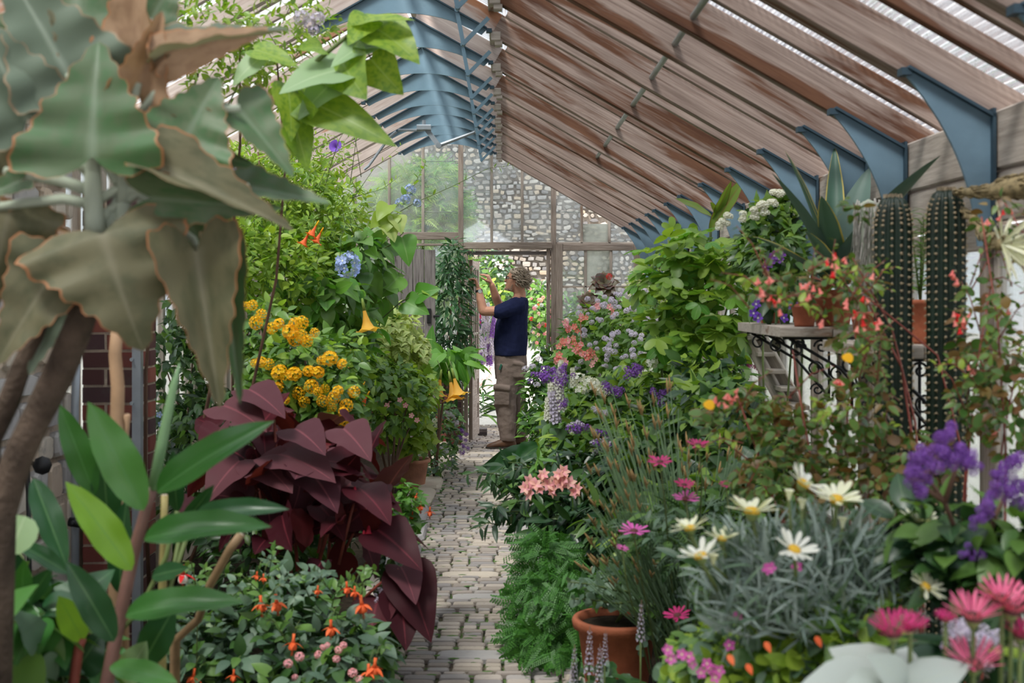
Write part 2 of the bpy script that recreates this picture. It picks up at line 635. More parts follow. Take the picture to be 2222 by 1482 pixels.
head_tpl('ball_head', 46, .26, 4, .8)
head_tpl('puff_head', 26, .40, 6, .35, 0, None, .5, .7)
head_tpl('plumbago_head', 20, .48, 5, .75, 0, 1)
head_tpl('umbel_head', 11, .50, 5, .1, 0, 1, .2, .6)
b = MB(); floret(b, (0, 0, 0), (0, 0, 1), 1.0, 5, 0, .35, 1); TPL['star'] = b.tpl()
# trailing cluster head of many tiny curled flowers
b = MB()
for q in range(7):
    c = Vector((rng.normal() * .55, rng.normal() * .55, .25 * rng.normal()))
    for p in dome_pts(15, .42, .5, q):
        floret(b, c + p, p, .17, 5, 0, .2)
TPL['heliotrope_head'] = b.tpl()
# flower spike 1 tall
b = MB()
for i in range(13):
    t = i / 12
    for j in range(5):
        a = j * 1.256 + i * .6
        rr = .10 * (1 - .55 * t)
        floret(b, (rr * math.cos(a), rr * math.sin(a), .1 + .85 * t), (math.cos(a), math.sin(a), .35), .075 * (1 - .45 * t), 4, 0, .3)
b.tube([(0, 0, 0), (0, 0, 1)], [.018, .008], 4, 1)
TPL['spike'] = b.tpl()
# loose whorled spike
b = MB()
for i in range(9):
    t = i / 8
    for j in range(6):
        a = j * 1.047 + i * .5
        rr = .09 * (1 - .6 * t)
        floret(b, (rr * math.cos(a), rr * math.sin(a), .04 + .86 * t + random.gauss(0, .008)), (math.cos(a), math.sin(a), .2), .042 * (1 - .5 * t), 3, 0, .4)
b.tube([(0, 0, 0), (0, 0, 1.04)], [.02, .008], 4, 1)
TPL['whorl_spike'] = b.tpl()
# stock-like fat spike
b = MB()
for i in range(9):
    t = i / 8
    for j in range(5):
        a = j * 1.256 + i * .7
        rr = .13 * (1 - .4 * t)
        floret(b, (rr * math.cos(a), rr * math.sin(a), .08 + .86 * t), (math.cos(a), math.sin(a), .3), .15 * (1 - .35 * t), 5, 0, .3)
b.tube([(0, 0, 0), (0, 0, .95)], [.02, .01], 4, 1)
TPL['fat_spike'] = b.tpl()
# hanging trumpet, mouth down (-Z), 1 long
b = MB()
prof = [(.02, 0), (.045, -.05), (.05, -.25), (.075, -.45), (.13, -.68), (.21, -.86), (.30, -.95)]
n = 20
vs, fs, uv = [], [], []
for i, (r, z) in enumerate(prof + [(.40, -.96)]):
    for j in range(n):
        a = 2 * math.pi * j / n
        w = 1 + (.28 * max(0, math.cos(5 * a)) ** 3 if i >= 6 else 0) * (1 if i == 7 else .4)
        vs.append((r * w * math.cos(a), r * w * math.sin(a), z + (-.05 * math.cos(5 * a) if i == 7 else 0)))
        uv.append((0.5, -z))
for i in range(len(prof)):
    for j in range(n):
        q = (j + 1) % n
        fs.append((i * n + j, i * n + q, (i + 1) * n + q, (i + 1) * n + j))
b.add(vs, fs, uv, 0)
b.tube([(0, 0, .12), (0, 0, -.02), (0, 0, -.30)], [.03, .05, .062], 8, 1)
TPL['trumpet'] = b.tpl()
# fuchsia: tube, four spread sepals, skirt, stamens; hangs to -Z, 1 long
b = MB()
b.tube([(0, 0, 0), (0, 0, -.2), (0, 0, -.38)], [.07, .06, .10], 7, 0)
for j in range(4):
    a = j * 1.571 + .4
    d = Vector((math.cos(a), math.sin(a), -.25))
    M = aim((0, 0, -.36), d, (0, 0, 1), .52, 1.3)
    t = TPL['lance']
    b.add([M @ Vector(v) for v in t['v']], [tuple(t['loops'][k:k + 4]) for k in range(0, len(t['loops']), 4)], None, 0)
b.lathe([(.08, -.36), (.17, -.46), (.19, -.60), (.15, -.68)], 9, m=1)
for j in range(5):
    a = j * 1.256
    b.tube([(0, 0, -.5), (.05 * math.cos(a), .05 * math.sin(a), -.92)], .012, 3, 0)
TPL['fuchsia'] = b.tpl()
# little bell
b = MB()
b.lathe([(.03, 0), (.14, -.12), (.20, -.45), (.30, -.75), (.42, -.9)], 8)
TPL['bell'] = b.tpl()
# six-petal funnel (alstroemeria)
b = MB()
for j in range(6):
    a = j * 1.047
    M = aim((0, 0, 0), (math.cos(a), math.sin(a), .9), (-math.cos(a), -math.sin(a), 1), 1.0, 1.3)
    t = TPL['ovate2']
    b.add([M @ Vector(v) for v in t['v']], [tuple(t['loops'][k:k + 4]) for k in range(0, len(t['loops']), 4)], None, 0 if j % 2 else 1)
TPL['funnel6'] = b.tpl()
# morning glory
b = MB(); b.lathe([(.05, 0), (.10, .35), (.28, .72), (.62, .92), (.95, .96)], 15); TPL['glory'] = b.tpl()
# daisy petals and disc
leaf_tpl('ray_petal', [(0, 0), (.06, .12), (.105, .5), (.11, .8), (.05, .97), (0, 1)], 6, 1, .25, -.10)
b = MB(); b.lathe([(.30, -.10), (.30, 0), (.24, .09), (.12, .14), (.0, .15)], 12, close=False); TPL['daisy_disc'] = b.tpl()
b = MB()
b.lathe([(.05, -.42), (.15, -.36), (.26, -.16), (.29, -.02), (.24, .0)], 10); TPL['daisy_cup'] = b.tpl()

TM = {}


def tpl_mesh(tn, mats, smooth=True):
    mats = tuple(mats) if isinstance(mats, (list, tuple)) else (mats,)
    key = (tn, tuple(m.name for m in mats))
    if key not in TM:
        t = TPL[tn]
        st = np.concatenate([[0], np.cumsum(t['tot'])[:-1]])
        TM[key] = arrays_mesh(tn + '_mesh', t['v'], t['loops'], st, t['tot'], t['uv'], mats, t['mi'], smooth)
    return TM[key]


def joined_mesh(name, tn, Ms, mats):
    t = TPL[tn]
    A = np.asarray(Ms)
    n = len(A)
    v = np.einsum('nij,vj->nvi', A[:, :3, :3], t['v']) + A[:, None, :3, 3]
    nv = len(t['v'])
    lo = (t['loops'][None, :] + (np.arange(n) * nv)[:, None]).ravel()
    tot = np.tile(t['tot'], n)
    st = np.concatenate([[0], np.cumsum(tot)[:-1]])
    return v.reshape(-1, 3), lo, tot, np.tile(t['uv'], (n, 1)), np.tile(t['mi'], n)


def unit(a):
    return a / np.maximum(1e-9, np.linalg.norm(a, axis=-1, keepdims=True))


def frames(pos, ydir, nrm, size, wx=1.0):
    y = unit(ydir)
    z = nrm - y * (nrm * y).sum(-1, keepdims=True)
    z = unit(z)
    x = np.cross(y, z)
    M = np.zeros((len(pos), 4, 4))
    s = np.asarray(size)[:, None]
    M[:, :3, 0], M[:, :3, 1], M[:, :3, 2] = x * s * wx, y * s, z * s
    M[:, :3, 3] = pos
    M[:, 3, 3] = 1
    return M


def in_frame(pos):
    d = np.maximum(pos[:, 1], .3)
    u = CX + F * pos[:, 0] / d
    w = CY - F * (pos[:, 2] - ZC) / d
    return (u > -40) & (u < 2262) & (w > -40) & (w < 1520) & (pos[:, 1] > .3)


def inside(pos):
    x, y, z = pos[:, 0], pos[:, 1], pos[:, 2]
    rz = np.where(x > XR, ZR - SLR * (x - XR), ZR - .56 * (XR - x))
    return (y > 12.9) | ((x > XL + .10) & (x < XW - .09) & (z < rz - .03))


class Plant:
    def __init__(s, name, label, cat, loc, group=None, nobj=60, twig=None):
        s.root = empty(name, loc, label, cat, group)
        s.loc = Vector(loc)
        s.L = {}
        s.nobj = nobj
        s.tw = MB()
        s.twm = twig or M_TWIG

    def _add(s, tn, mat, M):
        s.L.setdefault((tn, mat.name), []).append(M)

    def blob(s, c, r, n, size, tn, mat, droop=.25, up=1.0, shell=.5, face=.2, tilt=.45, low=-1.0, outw=1.0):
        """n leaves in an ellipsoid about c: most near its surface, faces up and outwards"""
        c = np.array(c, float); r = np.array(r if hasattr(r, '__len__') else (r, r, r), float)
        d = unit(rng.normal(size=(n, 3)))
        d[:, 2] = np.where(d[:, 2] < low, -d[:, 2], d[:, 2])
        k = shell + (1.05 - shell) * rng.random((n, 1)) ** .6
        pos = c + d * r * k
        keep = (pos[:, 2] > .015) & inside(pos)
        pos, d = pos[keep], d[keep]
        m = len(pos)
        y = d * outw * np.array([1, 1, .4]) + np.array([0, 0, -droop]) + rng.normal(size=(m, 3)) * .6
        nr = d * .5 + np.array([0, -face, up]) + rng.normal(size=(m, 3)) * tilt
        tns = tn if isinstance(tn, (list, tuple)) else [tn]
        mts = mat if isinstance(mat, (list, tuple)) else [mat]
        sz = size * (.65 + .6 * rng.random(m))
        Ms = frames(pos, y, nr, sz)
        w = rng.integers(0, len(tns), m); q = rng.integers(0, len(mts), m)
        for i, t in enumerate(tns):
            for j, mm in enumerate(mts):
                g = Ms[(w == i) & (q == j)]
                if len(g): s._add(t, mm, g)
        return s

    def pblob(s, px, py, D, rx, ry, rd, n, size, tn, mat, **kw):
        return s.blob(P(px, py, D), (pxw(rx, D), rd, pxw(ry, D)), n, size, tn, mat, **kw)

    def spray(s, pts, n, size, tn, mat, r=.004, stem=True, droop=.1, t0=.1, taper=.5, ang=1.0, mats=None):
        """a shoot through pts with leaves along it"""
        pts = [Vector(p) for p in pts]
        if stem: s.tw.tube(pts, [r * (1 - .7 * i / max(1, len(pts) - 1)) for i in range(len(pts))], 4)
        Ms = []
        for i in range(n):
            t = t0 + (1 - t0) * (i + .5) / n
            k = min(int(t * (len(pts) - 1)), len(pts) - 2)
            f = t * (len(pts) - 1) - k
            p = pts[k].lerp(pts[k + 1], f)
            d = (pts[k + 1] - pts[k]).normalized()
            a = i * 2.4 + random.random()
            o = d.orthogonal().normalized()
            side = Matrix.Rotation(a, 3, d) @ o
            y = d * .6 + side * ang + Vector((0, 0, -droop))
            if not inside(np.array([p]))[0]: continue
            nr = Vector((0, -.3, .8)) + Vector((random.gauss(0, .35), random.gauss(0, .35), random.gauss(0, .3))) + d * .3
            Ms.append(np.array(aim(p, y, nr, size * (1 - taper * t) * random.uniform(.75, 1.2))))
        if Ms: s._add(tn, mat, np.array(Ms))
        return s

    def leaf(s, base, tip, nrm, tn, mat, wx=1.0, name='leaf', label=None):
        base, tip = Vector(base), Vector(tip)
        M = aim(base, tip - base, nrm, (tip - base).length, wx)
        o = mesh_obj(name, tpl_mesh(tn, mat), M, s.root)
        if label: o['label'] = label
        return o

    def stem(s, pts, r, mat, name='stem', n=7, smooth=True):
        return MB().tube(pts, r, n).build(name, mat, s.root, None, smooth)

    def twig(s, pts, r, n=4):
        s.tw.tube(pts, r, n)
        return s

    def limb(s, base, tips, r, mat, name='stem', bend=.15, sub=0, k=5):
        """stems from base to each tip, each a part"""
        for tpt in tips:
            b0, t0 = Vector(base), Vector(tpt)
            L = (t0 - b0).length
            j = Vector((random.gauss(0, bend), random.gauss(0, bend), abs(random.gauss(0, bend)) + bend)) * L * .5
            pts = [b0 * (1 - u) ** 2 + (b0.lerp(t0, .5) + j) * 2 * u * (1 - u) + t0 * u * u for u in [i / k for i in range(k + 1)]]
            s.stem(pts, [r * (1 - .6 * i / k) for i in range(k + 1)], mat, name, 6)

    def flower(s, tn, mats, loc, d=(0, -.5, 1), size=.03, name='flower', spin=None, label=None):
        d = Vector(d)
        o = d.normalized().orthogonal()
        o = Matrix.Rotation(random.random() * 6.28 if spin is None else spin, 3, d.normalized()) @ o
        M = aim(loc, o, d, size)
        ob = mesh_obj(name, tpl_mesh(tn, mats), M, s.root)
        if label: ob['label'] = label
        return ob

    def done(s, twig_name='twig'):
        tot = sum(len(np.concatenate(v)) for v in s.L.values())
        allv = []
        for key, lst in s.L.items():
            A = np.concatenate(lst)
            pos = A[:, :3, 3]
            sc = np.linalg.norm(A[:, :3, 1], axis=1)
            score = sc / np.maximum(pos[:, 1], .4) * in_frame(pos)
            ymin = pos[:, 1].min()
            score = score * np.exp(-(pos[:, 1] - ymin) * 2.2)
            allv.append((key, A, score))
        if tot:
            cat_s = np.concatenate([a[2] for a in allv])
            thr = np.sort(cat_s)[::-1][min(s.nobj, len(cat_s) - 1)] if s.nobj else 1e9
            lv, ll, lt, lu, lm, mats, base, mats_i = [], [], [], [], [], [], 0, {}
            for key, A, sco in allv:
                tn, mn = key
                mat = MATS[mn]
                me = None
                pick = sco > max(thr, 1e-9)
                for M in A[pick]:
                    me = me or tpl_mesh(tn, mat)
                    mesh_obj('leaf', me, Matrix(M.tolist()), s.root)
                R = A[~pick]
                if len(R):
                    v, lo, to, uv, mi = joined_mesh('x', tn, R, mat)
                    if mn not in mats_i:
                        mats_i[mn] = len(mats); mats.append(mat)
                    lv.append(v); ll.append(lo + base); lt.append(to); lu.append(uv); lm.append(np.full(len(to), mats_i[mn]))
                    base += len(v)
            if lv:
                to = np.concatenate(lt)
                st = np.concatenate([[0], np.cumsum(to)[:-1]])
                me = arrays_mesh('foliage', np.concatenate(lv), np.concatenate(ll), st, to, np.concatenate(lu), mats, np.concatenate(lm), True)
                o = mesh_obj('foliage', me, None, s.root)
                o['kind'] = 'stuff'
        if s.tw.v:
            o = s.tw.build(twig_name + 's', s.twm, s.root, None, True)
            o['kind'] = 'stuff'
        return s.root


# leaf and petal colours
G_LIME = leafmat('leaf_lime', (.22, .36, .035), (.36, .48, .07), .42, .4)
G_LIMEV = leafmat('leaf_lime_veined', (.20, .34, .03), (.30, .42, .05), .42, .4, rib=(.36, .48, .14), rib_w=.07, mott=9, mottc=(.16, .29, .03))
G_VINE = leafmat('leaf_bright_green', (.12, .25, .03), (.29, .43, .065), .40, .4)
G_MID = leafmat('leaf_mid_green', (.06, .15, .03), (.14, .26, .05), .33, .4)
G_DARK = leafmat('leaf_dark_green', (.018, .055, .018), (.05, .12, .03), .22, .36)
G_DEEP = leafmat('leaf_deep_green', (.012, .04, .018), (.03, .085, .03), .18, .32, rib=(.10, .18, .08), rib_w=.10)
G_GREY = leafmat('leaf_grey_green', (.07, .13, .085), (.14, .22, .14), .22, .5)
G_JAS = leafmat('leaf_glossy_green', (.02, .08, .03), (.06, .16, .05), .2, .3, rib=(.10, .2, .08), rib_w=.14)
G_CREAM = leafmat('leaf_cream_variegated', (.38, .46, .13), (.56, .62, .28), .35, .5, rib=(.24, .36, .08), rib_w=.4)
G_FERN = leafmat('leaf_fern', (.03, .12, .015), (.07, .22, .028), .35, .5)
G_FRESH = leafmat('leaf_fresh_green', (.08, .25, .03), (.17, .36, .05), .38, .42, rib=(.22, .38, .12), rib_w=.10)
G_PALE = leafmat('leaf_pale_veined', (.28, .42, .22), (.36, .50, .28), .36, .5, rib=(.46, .58, .36), rib_w=.10, under=(.30, .46, .06))
G_BURG = leafmat('leaf_burgundy', (.028, .004, .008), (.085, .014, .022), .24, .5, spec=.18, rib=(.18, .03, .045), rib_w=.09, under=(.12, .018, .022))
G_BURG2 = leafmat('leaf_burgundy_dusty', (.075, .022, .032), (.12, .042, .052), .18, .6, spec=.15, rib=(.24, .07, .09), rib_w=.08)
G_GING = leafmat('leaf_ginger', (.04, .15, .03), (.09, .25, .06), .30, .30, rib=(.10, .26, .09), rib_w=.08)
G_GING2 = leafmat('leaf_ginger_dark', (.018, .07, .025), (.035, .11, .04), .22, .28, rib=(.12, .24, .10), rib_w=.08)
G_GINGL = leafmat('leaf_ginger_young', (.20, .40, .035), (.26, .46, .05), .40, .32, rib=(.16, .36, .06), rib_w=.08)
G_SILV = leafmat('leaf_silver', (.16, .22, .20), (.32, .38, .355), .15, .75)
G_FELT = leafmat('leaf_white_felt', (.38, .43, .41), (.46, .50, .48), .15, .9, rib=(.40, .45, .40), rib_w=.07)
G_RUSH = leafmat('leaf_rush', (.10, .18, .09), (.20, .30, .17), .15, .5)
G_AGAV = leafmat('leaf_agave', (.05, .12, .085), (.09, .17, .12), .08, .5, edge=(.60, .47, .10), edge_w=.16)
G_AGAV2 = leafmat('leaf_agave_plain', (.05, .11, .09), (.10, .17, .14), .08, .5)
G_BRON = leafmat('leaf_bronze', (.12, .20, .03), (.20, .30, .05), .4, .4, rib=(.20, .10, .04), rib_w=.12, edge=(.16, .07, .03), edge_w=.14)
G_CORAL = leafmat('leaf_coral_shrub', (.05, .13, .025), (.15, .26, .06), .30, .4, edge=(.24, .05, .03), edge_w=.16)
G_CORALR = leafmat('leaf_coral_shrub_red', (.16, .07, .03), (.24, .17, .05), .30, .4)
G_CAST = leafmat('leaf_cast_iron', (.02, .075, .02), (.05, .15, .035), .2, .28, rib=(.08, .18, .05), rib_w=.1)
G_AEON = leafmat('leaf_aeonium', (.045, .03, .02), (.12, .10, .04), .15, .4, edge=(.14, .03, .03), edge_w=.3)
G_MOSS = leafmat('leaf_moss', (.05, .13, .02), (.10, .20, .035), .2, .7)
KAL_E = (.36, .14, .055)
G_KAL = leafmat('kalanchoe_leaf', (.060, .100, .040), (.090, .130, .062), .10, .55, edge=KAL_E, edge_w=.045, rib=(.15, .20, .13), rib_w=.12, under=(.22, .20, .12), mott=4, mottc=(.045, .11, .035))
G_KALB = leafmat('kalanchoe_leaf_tan', (.33, .20, .12), (.38, .24, .15), .12, .75, edge=(.46, .19, .08), edge_w=.07, under=(.36, .25, .16), mott=6, mottc=(.30, .18, .11))
G_KALO = leafmat('kalanchoe_leaf_olive', (.115, .105, .055), (.15, .135, .075), .10, .65, edge=KAL_E, edge_w=.05, rib=(.19, .17, .11), rib_w=.1, under=(.20, .155, .09), mott=4, mottc=(.085, .085, .042))
G_KALG = leafmat('kalanchoe_leaf_blue', (.090, .128, .088), (.125, .160, .115), .10, .6, edge=(.30, .20, .12), edge_w=.05, rib=(.26, .31, .25), rib_w=.1, under=(.25, .24, .18))
M_KSTEM = plain('kalanchoe_felt_stalk', (.38, .42, .34), .85, 0, .12, 8, .2, .1)

F_YEL = petal('petal_orange_yellow', (.84, .38, .008), (.90, .58, .02))
F_BLUE = petal('petal_plumbago_blue', (.26, .34, .72), (.38, .46, .82))
F_VIOL = petal('petal_violet', (.16, .06, .52), (.24, .10, .62))
F_PURP = petal('petal_purple', (.17, .055, .36), (.28, .12, .50))
F_LILAC = petal('petal_lilac', (.52, .46, .68), (.68, .62, .78))
F_WHITE = petal('petal_white', (.74, .74, .70), (.84, .84, .80))
F_CREAM = petal('petal_cream', (.78, .78, .58), (.86, .86, .72))
F_EYE = petal('petal_eye', (.70, .66, .40), (.75, .70, .45))
F_TRUMP = petal('petal_trumpet', (.80, .45, .07), (.84, .52, .12), .35)
F_TRUMPG = petal('trumpet_calyx', (.28, .38, .08), (.34, .44, .12), .3)
F_ORAN = petal('petal_orange_red', (.78, .12, .035), (.84, .18, .06))
F_CORAL = petal('petal_coral', (.80, .20, .18), (.86, .32, .28))
F_PINK = petal('petal_pink', (.80, .32, .38), (.86, .46, .50))
F_PEACH = petal('petal_peach', (.84, .42, .36), (.90, .56, .48))
F_MAG = petal('petal_magenta', (.50, .03, .16), (.62, .06, .24))
F_MAGP = petal('petal_hot_pink', (.70, .11, .26), (.80, .22, .38))
F_MAGL = petal('petal_bright_magenta', (.62, .10, .42), (.70, .16, .50))
F_RED = petal('petal_red', (.62, .012, .018), (.72, .03, .03))
F_CRIM = petal('petal_crimson', (.32, .01, .03), (.42, .02, .05))
F_DISC = plain('daisy_disc_yellow', (.60, .36, .03), .8, 0, .3, 60)
F_DISCD = plain('daisy_disc_dark', (.10, .03, .03), .8, 0, .3, 60)
F_CUP = plain('daisy_cup_green', (.22, .28, .10), .7, 0, .2, 20)

# ------------------------------------------------------------------ the house: sizes
XR, ZR = -0.54, 3.20              # ridge
XW, ZW = 1.45, 2.06               # eaves on the window side
XL = -1.86                        # high wall side
SLR = (ZR - ZW) / (XW - XR)
ZL = ZR - .56 * (XR - XL)
YE = 12.75                        # end wall
FR0 = [-2.9, -2.1, -1.3, -.5, .45]
FR = [1.35, 2.10, 2.92, 3.72, 4.52, 5.00, 5.77, 6.60, 7.50, 8.39, 9.08, 9.79, 10.29, 10.97, 11.59, 12.29]
XC = -0.05                        # where the vents stop and the fixed slope begins


def roof_z(x):
    return ZR - SLR * (x - XR) if x > XR else ZR - .56 * (XR - x)


# ------------------------------------------------------------------ stone, brick, mortar
def stonemat(name, cols, rough=.9, lichen=.25):
    m, ns, ls, out = new_mat(name)
    b = ns.new('ShaderNodeBsdfPrincipled')
    ge = ns.new('ShaderNodeNewGeometry')
    oi = ns.new('ShaderNodeObjectInfo')
    r = math_n(ns, ls, 'FRACT', math_n(ns, ls, 'ADD', ge.outputs['Random Per Island'], oi.outputs['Random']))
    cr = ns.new('ShaderNodeValToRGB')
    cr.color_ramp.interpolation = 'CONSTANT'
    while len(cr.color_ramp.elements) < len(cols): cr.color_ramp.elements.new(.5)
    for i, c in enumerate(cols):
        cr.color_ramp.elements[i].position = i / len(cols)
        cr.color_ramp.elements[i].color = rgb(c)
    ls.new(r, cr.inputs[0])
    tc = ns.new('ShaderNodeTexCoord')
    v = obj_coord(ns, ls)
    f = noise_n(ns, ls, v, 14, 6, .7)
    c = mixc(ns, ls, ramp(ns, ls, f, .3, .75), cr.outputs[0], (.5, .5, .5), 'OVERLAY')
    f2 = noise_n(ns, ls, v, 6, 5, .7)
    c = mixc(ns, ls, math_n(ns, ls, 'MULTIPLY', ramp(ns, ls, f2, .56, .66), lichen), c, (.10, .10, .09))
    ls.new(c, b.inputs['Base Color'])
    b.inputs['Roughness'].default_value = rough
    b.inputs['Specular IOR Level'].default_value = .25
    bp = ns.new('ShaderNodeBump'); bp.inputs['Strength'].default_value = .5; bp.inputs['Distance'].default_value = .006
    ls.new(f, bp.inputs['Height']); ls.new(bp.outputs['Normal'], b.inputs['Normal'])
    ls.new(b.outputs['BSDF'], out.inputs['Surface'])
    return m


M_PAVE = stonemat('paving_stone', [(.34, .285, .255), (.43, .365, .325), (.28, .25, .245), (.47, .395, .335), (.37, .33, .315), (.30, .25, .22), (.41, .345, .29)], .75, .3)
M_SLAB = stonemat('paving_slab', [(.50, .425, .36), (.55, .465, .39), (.38, .35, .345), (.52, .44, .37)], .75, .2)
M_FLINT = stonemat('flint_wall_stone', [(.34, .29, .25), (.42, .38, .34), (.22, .20, .18), (.30, .28, .27), (.40, .32, .24), (.17, .16, .16)], .8, .35)
M_CHALK = stonemat('rubble_wall_stone', [(.56, .50, .45), (.62, .55, .47), (.44, .42, .42), (.60, .48, .38), (.50, .48, .47)], .9, .4)
M_BRICK = stonemat('old_brick', [(.10, .045, .045), (.20, .06, .05), (.14, .06, .055), (.26, .085, .065), (.09, .05, .055)], .85, .3)
M_MORT = plain('lime_mortar', (.56, .46, .37), .95, 0, .15, 30, .6, .1)
M_MORTG = plain('wall_mortar', (.27, .23, .195), .95, 0, .2, 12, .6, .1)
M_JOINT, _ns, _ls, _out = new_mat('paving_joint')
_b = _ns.new('ShaderNodeBsdfPrincipled')
_v = obj_coord(_ns, _ls)
_f = noise_n(_ns, _ls, _v, 3.2, 6, .65)
_c = mixc(_ns, _ls, ramp(_ns, _ls, _f, .44, .54), (.10, .075, .05), (.07, .13, .025))
_ls.new(_c, _b.inputs['Base Color']); _b.inputs['Roughness'].default_value = .95
_ls.new(_b.outputs['BSDF'], _out.inputs['Surface'])
M_GRAVEL = plain('pale_gravel', (.62, .59, .54), .95, 0, .1, 40, .4, .1)


def rough_stone(b, c, s, axis='z', jit=.18, rnd=.25, m=0, top=None, edge=.90):
    """an irregular stone: outline c +- s/2 in its face plane, proud along its axis; about 28 triangles"""
    hx, hy, hz = s[0] / 2, s[1] / 2, s[2] / 2
    n = 8
    ring = []
    for i in range(n):
        a = (.62, .95, 2.19, 2.52, 3.76, 4.09, 5.33, 5.66)[i] if rnd < .3 else 2 * math.pi * (i + .5) / n + random.gauss(0, .12)
        ca, sa = math.cos(a), math.sin(a)
        k = 1.0 / max(abs(ca), abs(sa)) * (1 - rnd) + rnd * 1.08
        k *= 1 - random.random() * jit * .5
        ring.append((ca * k * hx, sa * k * hy))
    vs, fs = [], []
    for q, zz in ((1.0, -hz), (1.0, hz * .45), (.90, hz)):
        for x, y in ring:
            vs.append((x * q, y * q, zz + random.gauss(0, 1) * hz * .04))
    vs.append((random.gauss(0, hx * .1), random.gauss(0, hy * .1), hz * 1.06))
    for k in range(2):
        for i in range(n):
            fs.append((k * n + i, k * n + (i + 1) % n, (k + 1) * n + (i + 1) % n, (k + 1) * n + i))
    for i in range(n):
        fs.append((2 * n + i, 2 * n + (i + 1) % n, 3 * n))
    c = Vector(c)
    if axis == 'z': vs = [Vector(p) + c for p in vs]
    elif axis == '-y': vs = [Vector((p[0], -p[2], p[1])) + c for p in vs]
    elif axis == '+x': vs = [Vector((p[2], p[0], p[1])) + c for p in vs]
    b.add(vs, fs, None, m)
    return b


# ------------------------------------------------------------------ floor: paved path, kerb, planting soil
floor = empty('floor', (0, 0, 0), kind='structure')
MB().box((-.03, 5.5, -.045), (1.2, 18.4, .05)).build('paving_bed', M_JOINT, floor)
MB().box((-1.25, 4.9, -.03), (1.3, 17.0, .06)).build('soil_bed', M_SOIL, floor)
MB().box((.96, 4.9, -.03), (1.05, 17.0, .06)).build('soil_bed', M_SOIL, floor)

stones = []
y = 4.4
while y < 14.6:
    big = random.random() < .30
    dep = random.uniform(.10, .17) if big else random.uniform(.042, .085)
    x = -.53 + random.uniform(-.04, .02)
    slab_at = random.uniform(-.45, .2) if big and random.random() < .85 else 9
    while x < .50:
        if slab_at < 9 and x >= slab_at:
            w = random.uniform(.26, .50); slab_at = 9; sl = True
            stones.append((x + w / 2, y + dep / 2, w, dep, True))
        else:
            w = random.uniform(.05, .15)
            if big:
                k = 2 if dep < .15 else 3
                for i in range(k):
                    stones.append((x + w / 2, y + dep * (i + .5) / k, w * random.uniform(.9, 1), dep / k, False))
            else:
                stones.append((x + w / 2, y + dep / 2, w, dep, False))
        x += w
    y += dep
rest = MB()
vis = []
for st in stones:
    d = st[1]; u = CX + F * st[0] / d
    vis.append((st[2] * st[3] / d ** 3) * (1 if 760 < u < 1215 else .05))
order = sorted(range(len(stones)), key=lambda i: -vis[i])
keep = set(order[:296])
shapes = [rough_stone(MB(), (0, 0, 0), (1, 1, 1), jit=.10, rnd=.05).mesh('paving_stone_shape', M_PAVE) for _ in range(10)]
shapes_s = [rough_stone(MB(), (0, 0, 0), (1, 1, 1), jit=.08, rnd=.04).mesh('paving_slab_shape', M_SLAB) for _ in range(6)]
for i, (x, yy, w, d, sl) in enumerate(stones):
    hgt = .022 + random.uniform(-.004, .004)
    gw, gd = w - .006, d - .007
    if i in keep:
        o = bpy.data.objects.new('paving_slab' if sl else 'paving_stone', random.choice(shapes_s if sl else shapes))
        o.matrix_basis = Matrix.Translation((x, yy, -.006)) @ Matrix.Rotation(random.gauss(0, .018), 4, 'Z') @ Matrix.Diagonal((gw, gd, hgt, 1))
        put(o, floor)
    else:
        rough_stone(rest, (x, yy, -.006), (gw, gd, hgt), jit=.10, rnd=.05)
o = rest.build('small_paving_stones', M_PAVE, floor); o['kind'] = 'stuff'
# kerb stones along the bed, a little proud of the path
y = 4.3
while y < 12.3:
    L = random.uniform(.45, .95)
    b = MB()
    rough_stone(b, (-.60 + random.uniform(-.02, .02), y + L / 2, .0), (.22, L - .02, .075), jit=.22, rnd=.12)
    b.build('kerb_stone', M_SLAB, floor)
    y += L
# moss between the stones
b = MB()
for i in range(420):
    mx, my = random.uniform(-.48, .45), 4.6 + 5.5 * random.random() ** 1.3
    r = random.uniform(.004, .012)
    b.lathe([(r * 1.5, 0), (r * 1.1, r * .22), (r * .4, r * .36), (0, r * .4)], 6, (mx, my, .003), M=Matrix.Diagonal((1.8, .5, 1)))
for i in range(420):
    my = 4.4 + 7 * random.random(); mx = .43 + random.gauss(0, .05) if i % 3 else -.47 + random.gauss(0, .03)
    r = random.uniform(.008, .02)
    b.lathe([(r * 1.5, 0), (r * 1.1, r * .25), (r * .4, r * .4), (0, r * .45)], 6, (mx, my, .0), M=Matrix.Diagonal((1, 1.6, 1)))
o = b.build('moss', G_MOSS, floor); o['kind'] = 'stuff'

# ------------------------------------------------------------------ roof
ceiling = empty('ceiling', (XR, 6.5, ZR), kind='structure')
DEP = .105


def slope_pt(x, up, y):
    """a point `up` above the underside line of the slope at x"""
    s = SLR if x > XR else -.56
    k = math.sqrt(1 + s * s)
    return Vector((x + up * s / k, y, roof_z(x) + up / k))


def rafter(name, x0, x1, y, w, dep, mat, drop=0.0):
    a, c = slope_pt(x0, dep / 2 - drop, y), slope_pt(x1, dep / 2 - drop, y)
    s = SLR if (x0 + x1) / 2 > XR else -.56
    return beam(name, a, c, w, dep, mat, ceiling, (s, 0, 1))


